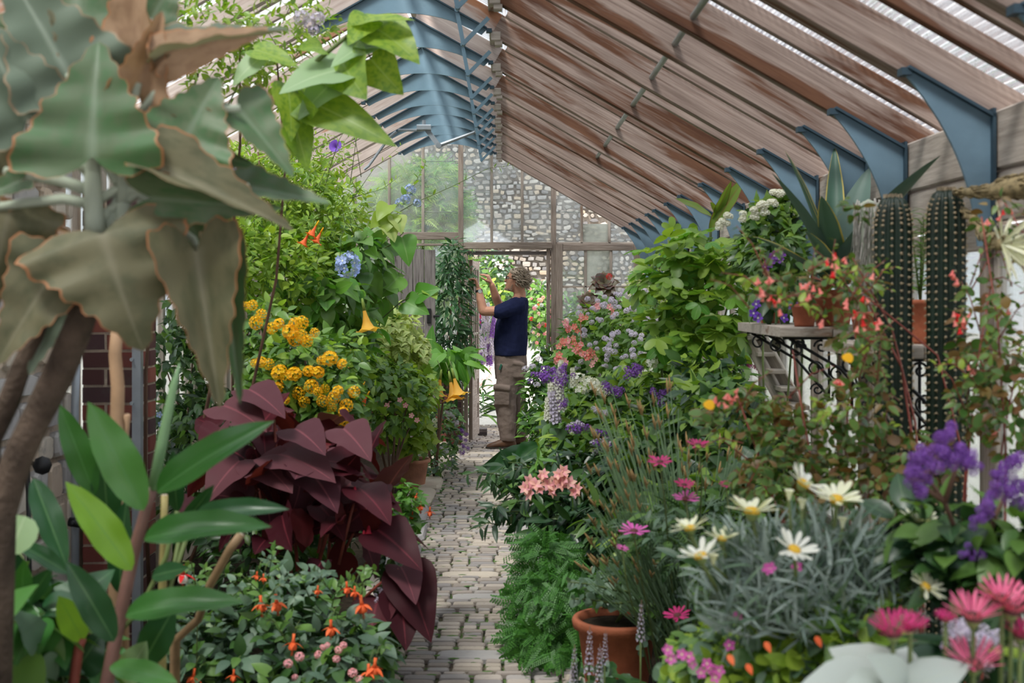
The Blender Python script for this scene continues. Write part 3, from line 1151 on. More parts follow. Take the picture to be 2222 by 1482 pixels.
bays = list(zip(FR, FR[1:] + [YE]))
rbays = list(zip(FR0 + FR, FR0[1:] + FR + [YE]))
for y in FR0 + FR:
    rafter('rafter', XR + .015, XC + .02, y, .05, DEP, M_RAFT_L)
    rafter('rafter', XC, XW + .06, y, .055, DEP + .02, M_RAFT, .02)
    rafter('rafter', XR - .015, XL - .06, y, .05, DEP, M_RAFT_L)
    if y < 1: continue
    # stepped stop at the head of the fixed slope
    p = slope_pt(XC, -.01, y)
    MB().box((p.x + .02, y - .004, p.z - .015), (.05, .062, .05), ch=.006).box((p.x + .035, y - .004, p.z - .05), (.04, .05, .03), ch=.005).build('rafter_stop', M_WOODL, ceiling)
for a, c in bays:
    n = 1 if c - a < .6 else 2
    for i in range(n):
        yy = a + (c - a) * (i + 1) / (n + 1)
        rafter('glazing_bar', XC + .04, XW + .06, yy, .032, .06, M_RAFT, -.05)
        rafter('glazing_bar', XR - .03, XL - .06, yy, .03, .05, M_RAFT_L, -.055)
# ridge board, wall plates, purlins
beam('ridge_board', (XR, -3, ZR + .08), (XR, YE, ZR + .08), .035, .09, M_RAFT_L, ceiling)
beam('vent_rail', (XC, -3, roof_z(XC) + .135), (XC, YE, roof_z(XC) + .135), .05, .05, M_WOODL, ceiling)
MB().tube([(.69, -1, 2.535), (.69, 9.1, 2.535)], .0135, 10).build('tie_pipe', M_PIPE, ceiling, None, True)
# translucent corrugated sheets over the fixed slope, panes over the rest
L_s = math.hypot(XW + .30 - XC, SLR * (XW + .30 - XC))
nn = int(L_s / .032) * 6
vs, fs = [], []
for i in range(nn + 1):
    t = L_s * i / nn
    for q in (0, 1):
        vs.append((t, q, .0085 * math.sin(t / .032 * 6.2832)))
for i in range(nn): fs.append((2 * i, 2 * i + 2, 2 * i + 3, 2 * i + 1))
sheet = MB().add(vs, fs).mesh('corrugated_sheet', M_SHEET, True)
pane = MB().box((.5, .5, 0), (1, 1, 1)).mesh('roof_pane_shape', M_GLASSR)
kx = 1 / math.sqrt(1 + SLR ** 2)
for a, c in rbays:
    p = slope_pt(XC, .122, a)
    M = Matrix(((kx, 0, SLR * kx, p.x), (0, c - a, 0, a), (-SLR * kx, 0, kx, p.z), (0, 0, 0, 1)))
    mesh_obj('roof_sheet', sheet, M, ceiling)
    for x0, x1, up in ((XR + .02, XC, .112), (XR - .02, XR - .70, .112), (XR - .70, XL - .1, .112)):
        p0, p1 = slope_pt(x0, up, a), slope_pt(x1, up, a)
        d = (p1 - p0); L = d.length; d.normalize()
        zz = Vector((0, 1, 0)).cross(d) * -1
        M = Matrix((d * L, Vector((0, c - a - .02, 0)), zz * .004)).transposed().to_4x4()
        M.translation = p0 + Vector((0, .01, 0))
        mesh_obj('roof_pane', pane, M, ceiling)

# blue plates under the ridge and brackets at the eaves, one pair per rafter
hs = .46
top = [(-hs, -.56 * hs), (0, 0), (hs, -SLR * hs)]
low = [(hs - .03 - (2 * hs - .06) * i / 16, 0) for i in range(17)]
low = [(x, -SLR * hs - .03 + (.115) * (1 - (abs(x) / (hs - .03)) ** 2.2)) for x, _ in low]
rp = MB().plate(top + low, .010)
for s in (-1, 1):
    M = Matrix.Rotation(math.atan(.565) * (1 if s > 0 else -1), 3, 'Y')
    rp.box((s * hs * .5, 0, -.565 * hs * .5 - .002), (hs * 1.13, .05, .008), M, 1)
    rp.box((s * (hs + .01), 0, -.565 * hs - .012), (.03, .036, .02), None, 1)
rp = rp.mesh('ridge_plate_shape', [M_BLUE, M_BLUED])
cw, chh = .255, .36
cur = [(-cw, SLR * cw)]
pts = [(-cw, SLR * cw), (0, 0), (0, -chh - .02), (-.045, -chh - .02)]
c0, c1, c2 = Vector((-.045, -chh - .02)), Vector((-.062, -.10)), Vector((-cw, SLR * cw - .025))
for i in range(1, 15):
    t = i / 14
    q = c0 * (1 - t) ** 2 + c1 * 2 * t * (1 - t) + c2 * t * t
    pts.append((q.x, q.y))
eb = MB().plate(pts, .012)
eb.box((-cw / 2, 0, SLR * cw / 2 + .001), (cw * 1.15, .055, .009), Matrix.Rotation(math.atan(SLR), 3, 'Y'), 1)
eb.box((-.004, 0, -chh / 2), (.009, .055, chh + .05), None, 1)
eb.box((-cw - .005, 0, SLR * cw - .012), (.03, .045, .022), None, 1)
eb = eb.mesh('eaves_bracket_shape', [M_BLUE, M_BLUED])
for y in FR:
    mesh_obj('ridge_plate', rp, Matrix.Translation((XR, y - .032, ZR - .004)), ceiling)
    mesh_obj('eaves_bracket', eb, Matrix.Translation((XW - .002, y - .045, ZW - .006)), ceiling)
    # vent gear: a strap from the plate, a link up to the vent rail
    b = MB()
    q0 = Vector((XR + .30, y - .05, roof_z(XR + .30) + .0)); q1 = Vector((XR + .335, y - .06, roof_z(XR + .33) - .16)); q2 = Vector((XC - .03, y - .06, roof_z(XC) + .06))
    for a, c in ((q0, q1), (q1, q2)):
        M, L = line_mat(a, c, (0, 1, 0))
        b.box(M.translation, (L + .02, .022, .008), M.to_3x3())
    for q in (q0, q1): b.tube([q + V(0, -.018, 0), q + V(0, .03, 0)], .012, 8)
    b.build('vent_lever', M_STEEL if y > 99 else M_BLUE, ceiling)
# the winding gear that works the vents
b = MB()
g = [P(845, 293, 10.6), P(925, 280, 10.6), P(952, 316, 10.6), P(1035, 285, 10.6)]
b.tube([P(790, 368, 10.6), P(800, 360, 10.6), g[0] + V(0, 0, -.02), g[0] + V(.06, 0, .03)], .012, 7)
M, L = line_mat(g[1], g[2], (0, 1, 0)); b.box(M.translation, (L + .03, .04, .012), M.to_3x3())
b.tube([g[2], g[3]], [.018, .012], 8)
b.tube([g[3] + V(0, -.03, 0), g[3] + V(0, .03, 0)], .022, 10)
b.tube([g[2] + V(0, -.03, 0), g[2] + V(0, .03, 0)], .024, 10)
b.box(g[1] + V(-.02, 0, .01), (.12, .06, .05), ch=.008)
b.box(g[1] + V(-.14, 0, -.01), (.20, .03, .02), ch=.004)
b.tube([g[1] + V(-.02, 0, .03), g[1] + V(-.02, 0, .075)], .016, 8)
b.build('vent_winding_gear', M_STEEL, ceiling)

# ------------------------------------------------------------------ window side: planks above, posts, sashes, brick foot
wall_right = empty('wall_right', (XW, 6.5, 0), kind='structure')
MB().box((XW + .06, -.85, .3), (.14, 4.3, .6)).build('foot_wall', M_MORT, wall_right)
beam('wall_plank', (XW + .03, -3, 1.9), (XW + .03, 1.33, 1.9), .05, .33, M_WOODL, wall_right, (0, 0, 1), .006)
for _y in (-2.9, -2.1, -1.3, -.5, .45): beam('wall_post', (XW + .035, _y, 0), (XW + .035, _y, 2.08), .07, .12, M_WOOD, wall_right, (0, 1, 0))
for a, c in bays:
    for z0, z1, dx in ((1.90, 2.075, .0), (1.745, 1.893, .006)):
        beam('wall_plank', (XW + .03 + dx, a + .02, (z0 + z1) / 2), (XW + .03 + dx, c - .02, (z0 + z1) / 2), .05, z1 - z0, M_WOODL, wall_right, (0, 0, 1), .006)
    beam('wall_post', (XW + .018, a, 0), (XW + .018, a, 2.08), .07, .04, M_WOOD, wall_right, (0, 1, 0))
    n = 2
    for i in range(1, n):
        yy = a + (c - a) * i / n
        beam('mullion', (XW + .02, yy, .45), (XW + .02, yy, 1.75), .035, .03, M_WOOD, wall_right, (0, 1, 0))
    for i in range(n):
        y0, y1 = a + (c - a) * i / n + .035, a + (c - a) * (i + 1) / n - .035
        for z in (1.70, .50):
            beam('sash_rail', (XW + .02, y0, z), (XW + .02, y1, z), .024, .07, M_WOODL, wall_right)
        for yy in (y0, y1):
            beam('sash_stile', (XW + .022, yy, .50), (XW + .022, yy, 1.72), .028, .022, M_WOODL, wall_right, (0, 1, 0))
        MB().box((XW + .024, (y0 + y1) / 2, 1.1), (.004, y1 - y0, 1.2)).build('window_pane', M_GLASS, wall_right)
    beam('window_sill', (XW + .05, a, .43), (XW + .05, c, .43), .16, .05, M_WOOD, wall_right)
    MB().box((XW + .06, (a + c) / 2, .2), (.14, c - a, .42)).build('foot_wall', M_MORT, wall_right)

# ------------------------------------------------------------------ high side: rubble stone near, brick pier, then timber and glass
wall_left = empty('wall_left', (XL, 6.5, 0), kind='structure')
MB().box((XL - .10, 1.15, 1.2), (.20, 8.3, 2.5)).build('mortar_bed', M_MORT, wall_left)
z = .0
k = 0
while z < 2.3:
    h = random.uniform(.10, .17)
    y = 3.9 + random.uniform(-.1, .1)
    while y < 5.28:
        w = random.uniform(.13, .34)
        w = min(w, 5.30 - y)
        if w > .05:
            b = MB(); rough_stone(b, (XL + .012, y + w / 2, z + h / 2), (w - .02, h - .018, .05), '+x', .3, .15)
            b.build('rubble_stone', M_CHALK, wall_left)
        y += w
    z += h
# brick pier
PY, PX0, PX1 = 5.32, -1.80, -1.545
MB().box(((PX0 + PX1) / 2, PY + .12, .98), (PX1 - PX0 - .016, .24, 1.96)).build('pier_mortar', M_MORT, wall_left)
bs = {}


def brick(cx, cy, cz, sx, sy, sz, mat=M_BRICK, parent=None):
    key = (round(sx, 3), round(sy, 3), round(sz, 3), random.randrange(3))
    if key not in bs:
        bb = MB().box((0, 0, 0), (sz, sx, sy), ch=.006)
        bb.v = [(y_ * random.uniform(.97, 1), z_, x_) for x_, y_, z_ in bb.v]
        bs[key] = bb.mesh('brick_shape', mat)
    o = bpy.data.objects.new('brick', bs[key]); o.location = (cx, cy, cz)
    o.rotation_euler = (random.gauss(0, .01), random.gauss(0, .012), random.gauss(0, .012))
    put(o, parent)


for i in range(26):
    cz = .045 + i * .0755
    x = PX0
    ws = [.105, .150] if i % 2 else [.145, .110]
    for w in ws:
        brick(x + w / 2, PY + .055, cz, w - .011, .13, .064, parent=wall_left); x += w
    for j in range(2):
        brick(PX1 - .05, PY + .18 + j * .0, cz, .104, .10, .064, parent=wall_left) if j == 0 else None
# timber frames and glass beyond the pier
for a, c in [q for q in bays if q[0] > 4.9]:
    MB().box((XL - .05, (a + c) / 2, .35), (.16, c - a, .7)).build('foot_wall', M_MORT, wall_left)
    beam('wall_post', (XL - .02, c, .6), (XL - .02, c, ZL + .05), .07, .07, M_WOODL, wall_left, (0, 1, 0))
    for i in (1, 2):
        beam('mullion', (XL - .03, a + (c - a) * i / 3, .7), (XL - .03, a + (c - a) * i / 3, ZL), .035, .035, M_WOODL, wall_left, (0, 1, 0))
    for z in (.72, 1.62, ZL - .03):
        beam('wall_rail', (XL - .02, a, z), (XL - .02, c, z), .06, .07, M_WOODL, wall_left)
    MB().box((XL - .04, (a + c) / 2, 1.55), (.004, c - a, 1.7)).build('window_pane', M_GLASS, wall_left)

# ------------------------------------------------------------------ end wall with the doorway
wall_back = empty('wall_back', (0, YE, 0), kind='structure')


def EX(px): return (px - CX) * YE / F
def EZ(py): return ZC - (py - CY) * YE / F


def upright(name, px, y0, y1, wpx, dep=.05, mat=M_WOODL, dy=0.0):
    w = wpx * YE / F
    return beam(name, (EX(px), YE + dy, EZ(y1)), (EX(px), YE + dy, EZ(y0)), dep, w, mat, wall_back, (1, 0, 0), .004)


def level(name, x0, x1, py, hpx, dep=.05, mat=M_WOODL, dy=0.0):
    h = hpx * YE / F
    return beam(name, (EX(x0), YE + dy, EZ(py)), (EX(x1), YE + dy, EZ(py)), dep, h, mat, wall_back, (0, 0, 1), .004)


def top_y(px):
    """photo row where the roof meets the end wall"""
    return CY - (roof_z(EX(px)) + .12 - ZC) * F / YE


for px in (918, 1067, 1133, 1262, 1322):
    upright('glazing_bar', px, top_y(px), 528, 6)
for px in (770, 845):
    upright('glazing_bar', px, top_y(px), 800, 6)
upright('door_post', 1000, top_y(1000), 945, 11, .09, M_WOOD)
upright('door_post', 1201, top_y(1201), 945, 11, .09, M_WOOD)
level('door_head', 1006, 1197, 533, 14, .10, M_WOOD, -.02)
level('door_head', 1010, 1196, 549, 8, .07, M_WOODG, .01)
upright('door_jamb', 1011, 540, 945, 9, .10, M_WOOD, .01)
upright('door_jamb', 1190, 540, 945, 8, .10, M_WOOD, .01)
level('wall_rail', 700, 996, 512, 16, .06, M_WOOD)
level('wall_rail', 700, 996, 531, 5, .05, M_WOOD)
level('wall_rail', 1205, 1440, 528, 5, .05, M_WOODL)
# casement beside the door
for px, w in ((1213, 15), (1382, 15)): upright('casement_stile', px, 530, 800, w, .06, M_WOOD, -.035)
level('casement_rail', 1221, 1374, 537, 14, .056, M_WOOD, -.035)
for px in (1270, 1325): upright('casement_bar', px, 540, 800, 6, .035, M_WOODL, -.035)
for py in (622, 705): level('casement_bar', 1215, 1380, py, 4, .035, M_WOODL, -.035)
level('casement_rail', 1221, 1374, 800, 16, .056, M_WOOD, -.035)
# panes, each bay its own
edges = [1003, 1067, 1133, 1201]


def pane_poly(x0, x1, ylow, yoff=0.0, mat=M_GLASSE, roof=True, ytop=None):
    a, c = EX(x0), EX(x1)
    if roof:
        t0, t1 = roof_z(a) + .12, roof_z(c) + .12
        pts = [(a, EZ(ylow)), (c, EZ(ylow)), (c, t1)] + ([(XR, ZR + .12)] if a < XR < c else []) + [(a, t0)]
    else:
        pts = [(a, EZ(ylow)), (c, EZ(ylow)), (c, EZ(ytop)), (a, EZ(ytop))]
    M = Matrix.Translation((0, YE + yoff, 0)) @ Matrix.Rotation(random.gauss(0, .002), 4, 'X')
    MB().plate(pts, .004).build('window_pane', mat, wall_back, Matrix.Translation((0, YE + yoff, 0)))


for x0, x1 in ((921, 997), (1004, 1065), (1069, 1131), (1135, 1198)): pane_poly(x0, x1, 527)
for x0, x1 in ((1205, 1260), (1325, 1450)): pane_poly(x0, x1, 528)
pane_poly(1264, 1320, 528, 0, M_FROST, False, 486)
for x0, x1 in ((700, 767), (773, 842), (848, 915)): pane_poly(x0, x1, 800)
pane_poly(921, 996, 800, 0, M_GLASSE, False, 527)
for x0, x1 in ((1220, 1268), (1273, 1323), (1328, 1375)):
    for y0, y1 in ((544, 620), (625, 703), (708, 792)):
        pane_poly(x0, x1, y1, -.035, M_FROST if (x0 == 1273 and y0 == 544) else M_GLASSE, False, y0)
# horizontal laps in the glass
for x0, x1, py in ((921, 997, 350), (921, 997, 460), (1004, 1065, 418), (1069, 1131, 400), (1069, 1131, 500), (1135, 1198, 438), (1205, 1260, 460)):
    level('glazing_lap', x0, x1, py, 1.6, .012, M_FROST)
# brick foot of the end wall
for x0, x1, zt in ((-2.2, -.42, .75), (.56, 1.5, .75)):
    MB().box(((x0 + x1) / 2, YE + .02, zt / 2), (x1 - x0, .16, zt)).build('mortar_bed', M_MORT, wall_back)
    b = MB()
    for i in range(10):
        x = x0 - (.11 if i % 2 else 0)
        while x < x1:
            a, c = max(x, x0), min(x + .215, x1)
            if c - a > .03: b.box(((a + c) / 2, YE - .06, .04 + i * .0745), (c - a, .03, .062), None, 0, .004)
            x += .225
    o = b.build('foot_bricks', M_BRICK, wall_back); o['kind'] = 'stuff'

# the half-glazed door, swung outward against the far garden
door_1 = empty('door_1', (-.325, 12.82, .03), kind='structure')
da, dc = V(-.325, 12.82, 0), V(-.268, 13.43, 0)
du = (dc - da).normalized()
DZ0, DZ1 = .04, 1.89
for t, w in ((.035, .07), (.965, .07)):
    p = da.lerp(dc, t)
    beam('door_stile', p + V(0, 0, DZ0), p + V(0, 0, DZ1), .04, w, M_WOOD, door_1, du)
for z, h in ((DZ0 + .09, .18), (.42, .10), (.70, .13), (1.84, .09)):
    beam('door_rail', da + du * .06 + V(0, 0, z), dc - du * .06 + V(0, 0, z), .038, h, M_WOOD, door_1)
for z in (.27, .56):
    beam('door_panel', da + du * .06 + V(0, 0, z), dc - du * .06 + V(0, 0, z), .016, .24, M_WOOD, door_1)
for t in (.36, .64):
    p = da.lerp(dc, t)
    beam('door_bar', p + V(0, 0, .76), p + V(0, 0, 1.82), .03, .022, M_WOODL, door_1, du)
for z in (1.12, 1.47):
    beam('door_bar', da + du * .06 + V(0, 0, z), dc - du * .06 + V(0, 0, z), .028, .022, M_WOODL, door_1)
nrm = du.cross(V(0, 0, 1))
for i, (t0, t1) in enumerate(((.12, .34), (.38, .62), (.66, .88))):
    for z0, z1 in ((.77, 1.11), (1.13, 1.46), (1.48, 1.80)):
        p = da.lerp(dc, (t0 + t1) / 2) + V(0, 0, (z0 + z1) / 2)
        M, L = line_mat(da.lerp(dc, t0) + V(0, 0, (z0 + z1) / 2), da.lerp(dc, t1) + V(0, 0, (z0 + z1) / 2))
        MB().box((0, 0, 0), (L, .004, z1 - z0)).build('door_pane', M_GLASS, door_1, M)
o = MB().box((0, 0, .035), (.10, .12, .07), ch=.01).build('door_stop', M_WOODG)
o.location = (-.215, 13.5, .015)
tag(o, 'dark wooden block holding the open garden door on the paving', 'doorstop')

# ------------------------------------------------------------------ outside: gravel yard, ramp, flint wall
ground = empty('ground', (0, 16, -.05), kind='structure')
vs = [(-30, -10, -.12), (-2.1, -10, -.12), (-2.1, 13.2, -.12), (-30, 13.2, -.12)]
MB().add(vs, [(0, 1, 2, 3)]).build('yard', M_GRAVEL, ground)
vs = [(1.62, -10, -.12), (30, -10, -.12), (30, 13.2, -.12), (1.62, 13.2, -.12)]
MB().add(vs, [(0, 1, 2, 3)]).build('yard', M_GRAVEL, ground)
vs = [(-9, 13.0, -.13), (9, 13.0, -.13), (9, 14.6, -.05), (-9, 14.6, -.05), (-9, 20.6, .80), (9, 20.6, .80), (9, 30, .8), (-9, 30, .8)]
MB().add(vs, [(0, 1, 2, 3), (3, 2, 5, 4), (4, 5, 6, 7)]).build('gravel_ramp', M_GRAVEL, ground)
outer_wall = empty('wall_garden', (0, 20.6, .5), kind='structure')
MB().box((.2, 20.9, 2.1), (7.0, .5, 4.0)).build('mortar_bed', M_MORTG, outer_wall)
YG = 20.63
fl = []
z = .55
while z < 4.05:
    h = random.uniform(.055, .105)
    x = -1.6 + random.uniform(0, .1)
    while x < 2.9:
        w = random.uniform(.07, .19)
        fl.append((x + w / 2, z + h / 2, w, h)); x += w
    z += h
rest = MB()
fshape = [rough_stone(MB(), (0, 0, 0), (1, 1, 1), '-y', .5, .2).mesh('flint_shape', M_FLINT) for _ in range(8)]
cnt = 0
for x, z, w, h in fl:
    u, v_ = CX + F * x / YG, CY - F * (z - ZC) / YG
    ind = (1040 < u < 1195 and 545 < v_ < 640)
    up = (1000 < u < 1215 and 390 < v_ < 530) and cnt < 290
    if (ind or up) and cnt < 296:
        o = bpy.data.objects.new('wall_stone', random.choice(fshape)); cnt += 1
        o.matrix_basis = Matrix.Translation((x, YG, z + random.gauss(0, .012))) @ Matrix.Rotation(random.gauss(0, .12), 4, 'Y') @ Matrix.Diagonal((w * random.uniform(.75, 1.0), .09, h * random.uniform(.7, 1.1), 1)); put(o, outer_wall)
    else:
        rough_stone(rest, (x, YG, z + random.gauss(0, .014)), (w * random.uniform(.7, 1.0), h * random.uniform(.65, 1.1), .09), '-y', .7, .3)
o = rest.build('wall_stones', M_FLINT, outer_wall); o['kind'] = 'stuff'

# ------------------------------------------------------------------ the man at the door
MD = 12.47
MAN = Vector((P(1102, 0, MD).x, MD, 0))
M_SKIN = plain('skin', (.50, .25, .165), .55, 0, .10, 18, .1, .35)
M_NAVY = plain('navy_cotton', (.012, .016, .05), .9, 0, .15, 12, .2, .1)
M_KHAKI = plain('khaki_cotton', (.195, .148, .128), .9, 0, .10, 10, .3, .1)
M_SHOE = plain('brown_leather', (.10, .045, .022), .55, 0, .25, 20, .2)
M_SOLE = plain('dark_sole', (.035, .028, .022), .8, 0, .2, 20)
M_HAIR = plain('grey_fair_hair', (.33, .265, .20), .6, 0, .30, 60, .2)
M_EYEW = plain('eye_white', (.75, .72, .68), .3, 0, .05)
M_STEELW = plain('watch_face', (.55, .56, .58), .3, .2, .1)
M_THREAD = plain('green_clip', (.02, .12, .08), .6)


def mp(px, py, dy=0.0):
    p = P(px, py, MD); p.y += dy
    return p


def loft(b, rings, n=14, m=0):
    """closed loft through rings (centre, x half axis vector, y half axis vector)"""
    vs, fs = [], []
    for c, a, e in rings:
        for j in range(n):
            t = 2 * math.pi * j / n
            vs.append(Vector(c) + Vector(a) * math.cos(t) + Vector(e) * math.sin(t))
    k = len(rings)
    for i in range(k - 1):
        for j in range(n):
            q = (j + 1) % n
            fs.append((i * n + j, i * n + q, (i + 1) * n + q, (i + 1) * n + j))
    fs.append(tuple(range(n - 1, -1, -1))); fs.append(tuple(range((k - 1) * n, k * n)))
    b.add(vs, fs, None, m)


def limb_loft(b, pts, rad, flat=1.0, n=12):
    """tapered limb; rounded ends"""
    pts = [Vector(p) for p in pts]
    q, r = [], []
    for i in range(len(pts) - 1):
        for k in range(4):
            t = k / 4
            q.append(pts[i].lerp(pts[i + 1], t)); r.append(rad[i] * (1 - t) + rad[i + 1] * t)
    q.append(pts[-1]); r.append(rad[-1])
    d0 = (q[0] - q[1]).normalized(); d1 = (q[-1] - q[-2]).normalized()
    q = [q[0] + d0 * r[0] * .8, q[0] + d0 * r[0] * .45] + q + [q[-1] + d1 * r[-1] * .45, q[-1] + d1 * r[-1] * .8]
    r = [r[0] * .45, r[0] * .85] + r + [r[-1] * .85, r[-1] * .45]
    b.tube(q, r, n, flat=flat)


def remeshed(name, b, mat, vox, parent, smooth_it=2, wrinkle=None):
    me = b.mesh(name + '_rough', mat)
    o = bpy.data.objects.new('tmp', me); COL.objects.link(o)
    md = o.modifiers.new('r', 'REMESH'); md.mode = 'VOXEL'; md.voxel_size = vox
    sm = o.modifiers.new('s', 'SMOOTH'); sm.iterations = smooth_it; sm.factor = .5
    dg = bpy.context.evaluated_depsgraph_get()
    me2 = bpy.data.meshes.new_from_object(o.evaluated_get(dg))
    bpy.data.objects.remove(o)
    me2.name = name
    n = len(me2.vertices)
    if wrinkle:
        co = np.empty(n * 3, np.float32); me2.vertices.foreach_get('co', co); co = co.reshape(-1, 3)
        no = np.empty(n * 3, np.float32); me2.vertices.foreach_get('normal', no); no = no.reshape(-1, 3)
        h = np.array([wrinkle(Vector(c)) for c in co], np.float32)
        me2.vertices.foreach_set('co', (co + no * h[:, None]).ravel())
    me2.polygons.foreach_set('use_smooth', np.ones(len(me2.polygons), bool))
    if not me2.materials: me2.materials.append(mat)
    me2.update()
    return mesh_obj(name, me2, None, parent)


man = empty('person', MAN, 'man in a navy t-shirt and khaki cargo trousers reaching up beside the open door', 'person')
b = MB()
Xv, Yv, Zv = V(1, 0, 0), V(0, 1, 0), V(0, 0, 1)
# head: rings up the head axis, turned to look up and a little away
HC = mp(1120, 609)
fw = Vector((-1, .12, .20)).normalized(); sd = fw.cross(Zv).normalized(); up_ = sd.cross(fw).normalized()
prof = [(-.118, .074, .02, .020), (-.108, .088, .03, .036), (-.09, .094, .045, .050), (-.06, .092, .062, .060), (-.03, .090, .080, .067), (.0, .088, .094, .072), (.03, .092, .100, .075), (.06, .088, .098, .073), (.085, .074, .086, .062), (.105, .045, .06, .043), (.116, .015, .025, .018)]
loft(b, [(HC + up_ * h + fw * (f - bk) / 2, fw * (f + bk) / 2, sd * w) for h, f, bk, w in prof], 18)
# nose, brow, lips, chin, ears
loft(b, [(HC + fw * .088 + up_ * .022, fw * .006, sd * .008), (HC + fw * .098 + up_ * -.002, fw * .012, sd * .011), (HC + fw * .104 + up_ * -.022, fw * .018, sd * .017), (HC + fw * .094 + up_ * -.034, fw * .012, sd * .013)], 8)
loft(b, [(HC + fw * .086 + up_ * .030 - sd * .05, fw * .008, up_ * .006), (HC + fw * .093 + up_ * .032, fw * .008, up_ * .008), (HC + fw * .086 + up_ * .030 + sd * .05, fw * .008, up_ * .006)], 8)
loft(b, [(HC + fw * .088 + up_ * -.058 - sd * .022, fw * .006, up_ * .006), (HC + fw * .096 + up_ * -.058, fw * .007, up_ * .010), (HC + fw * .088 + up_ * -.058 + sd * .022, fw * .006, up_ * .006)], 8)
loft(b, [(HC + fw * .086 + up_ * -.105 - sd * .015, fw * .012, up_ * .012), (HC + fw * .092 + up_ * -.102, fw * .014, up_ * .016), (HC + fw * .086 + up_ * -.105 + sd * .015, fw * .012, up_ * .012)], 8)
for s in (-1, 1):
    e = HC - fw * .012 + sd * s * .074 + up_ * -.012
    loft(b, [(e + up_ * -.030 + fw * .008, fw * .006, sd * .006), (e + up_ * -.012, fw * .016, sd * .010), (e + up_ * .012, fw * .020, sd * .012), (e + up_ * .030 - fw * .004, fw * .012, sd * .007)], 10)
# neck
limb_loft(b, [HC + up_ * -.05 - fw * .02, mp(1128, 636), mp(1127, 652)], [.060, .060, .072])
# trunk inside the clothes
loft(b, [(mp(1126, 645), Xv * .07, Yv * .10), (mp(1122, 655), Xv * .09, Yv * .17), (mp(1114, 680), Xv * .115, Yv * .17), (mp(1110, 720), Xv * .125, Yv * .16), (mp(1108, 765), Xv * .125, Yv * .165), (mp(1107, 800), Xv * .11, Yv * .16)], 18)
# near arm and far arm
ARM_N = [mp(1120, 664, -.16), mp(1084, 674, -.24), mp(1050, 675, -.25), mp(1044, 652, -.23), mp(1040, 629, -.21)]
limb_loft(b, ARM_N[:3], [.062, .052, .046]); limb_loft(b, ARM_N[2:], [.047, .044, .030])
ARM_F = [mp(1120, 664, .16), mp(1100, 668, .20), mp(1083, 664, .22), mp(1075, 642, .18), mp(1067, 618, .14)]
limb_loft(b, ARM_F[:3], [.062, .052, .046]); limb_loft(b, ARM_F[2:], [.047, .044, .030])


def hand(b, wrist, fwd, across, palm, curl, spread=.3):
    """palm and five bent fingers; fwd towards the knuckles, across towards the thumb, palm = side it closes to"""
    fwd, across, palm = Vector(fwd).normalized(), Vector(across), Vector(palm)
    across = (across - fwd * across.dot(fwd)).normalized(); palm = fwd.cross(across) * (1 if fwd.cross(across).dot(palm) > 0 else -1)
    loft(b, [(wrist, across * .027, palm * .019), (wrist + fwd * .03, across * .034, palm * .018), (wrist + fwd * .065, across * .041, palm * .016), (wrist + fwd * .092, across * .040, palm * .012)], 12)
    for i, (off, L) in enumerate(((.031, .072), (.011, .080), (-.010, .075), (-.030, .060))):
        p = wrist + fwd * .086 + across * off
        d = (fwd + across * off * spread * 8).normalized()
        pts = [p]
        a = curl[i]
        for k, fr in enumerate((.45, .32, .23)):
            d = (d * math.cos(a) + palm * math.sin(a)).normalized()
            p = p + d * L * fr
            pts.append(p)
        limb_loft(b, pts, [.0098, .0090, .0082, .0070], 1.0, 8)
    p = wrist + fwd * .03 + across * .030 + palm * .004
    d = (fwd * .7 + across * .8 + palm * .35).normalized()
    q1 = p + d * .042; d = (d + fwd * .5 + palm * .25 - across * .3).normalized(); q2 = q1 + d * .032; d = (d + palm * .4 + fwd * .3 - across * .4).normalized()
    limb_loft(b, [p, q1, q2, q2 + d * .026], [.014, .012, .0105, .0085], 1.0, 8)


hand(b, ARM_N[-1] + V(-.004, 0, .012), (-.35, 0, 1), (-.2, .9, 0), (-1, 0, -.2), (.75, .85, .9, .8))
hand(b, ARM_F[-1] + V(-.004, 0, .012), (-.45, -.1, 1), (-.3, -.9, -.1), (-1, 0, -.3), (.7, .7, .9, 1.0))
# legs inside the trousers
HIPY = .085
LEG_N = [mp(1106, 790, -HIPY), mp(1096, 865, -HIPY - .01), mp(1102, 952, -HIPY - .02)]
LEG_F = [mp(1108, 790, HIPY), mp(1119, 868, HIPY + .02), mp(1128, 946, HIPY + .05)]
for L in (LEG_N, LEG_F):
    limb_loft(b, L, [.085, .06, .042])
    limb_loft(b, [L[2], L[2] + V(-.05, 0, -.045), L[2] + V(-.12, 0, -.062)], [.04, .036, .028])
body = remeshed('body', b, M_SKIN, .0048, man, 3)

# t-shirt
b = MB()
loft(b, [(mp(1127, 645), Xv * .072, Yv * .085), (mp(1125, 650), Xv * .098, Yv * .15), (mp(1119, 660), Xv * .125, Yv * .195), (mp(1114, 680), Xv * .148, Yv * .215), (mp(1110, 705), Xv * .162, Yv * .210), (mp(1108, 735), Xv * .168, Yv * .205), (mp(1108, 760), Xv * .166, Yv * .205), (mp(1108, 771), Xv * .163, Yv * .205)], 24)
for A, s in ((ARM_N, -1), (ARM_F, 1)):
    sh = A[0]
    limb_loft(b, [sh + V(.02, 0, .0), A[0].lerp(A[1], .5), A[0].lerp(A[1], 1.06) + V(0, 0, -.01)], [.088, .080, .074])


def shirt_w(c):
    q = c - MAN
    return .007 * mnoise.noise(Vector((q.x * 5 + q.z * 4, q.y * 5, q.z * 9 - q.x * 6))) + .003 * mnoise.noise(q * 26)


remeshed('t_shirt', b, M_NAVY, .0075, man, 3, shirt_w)
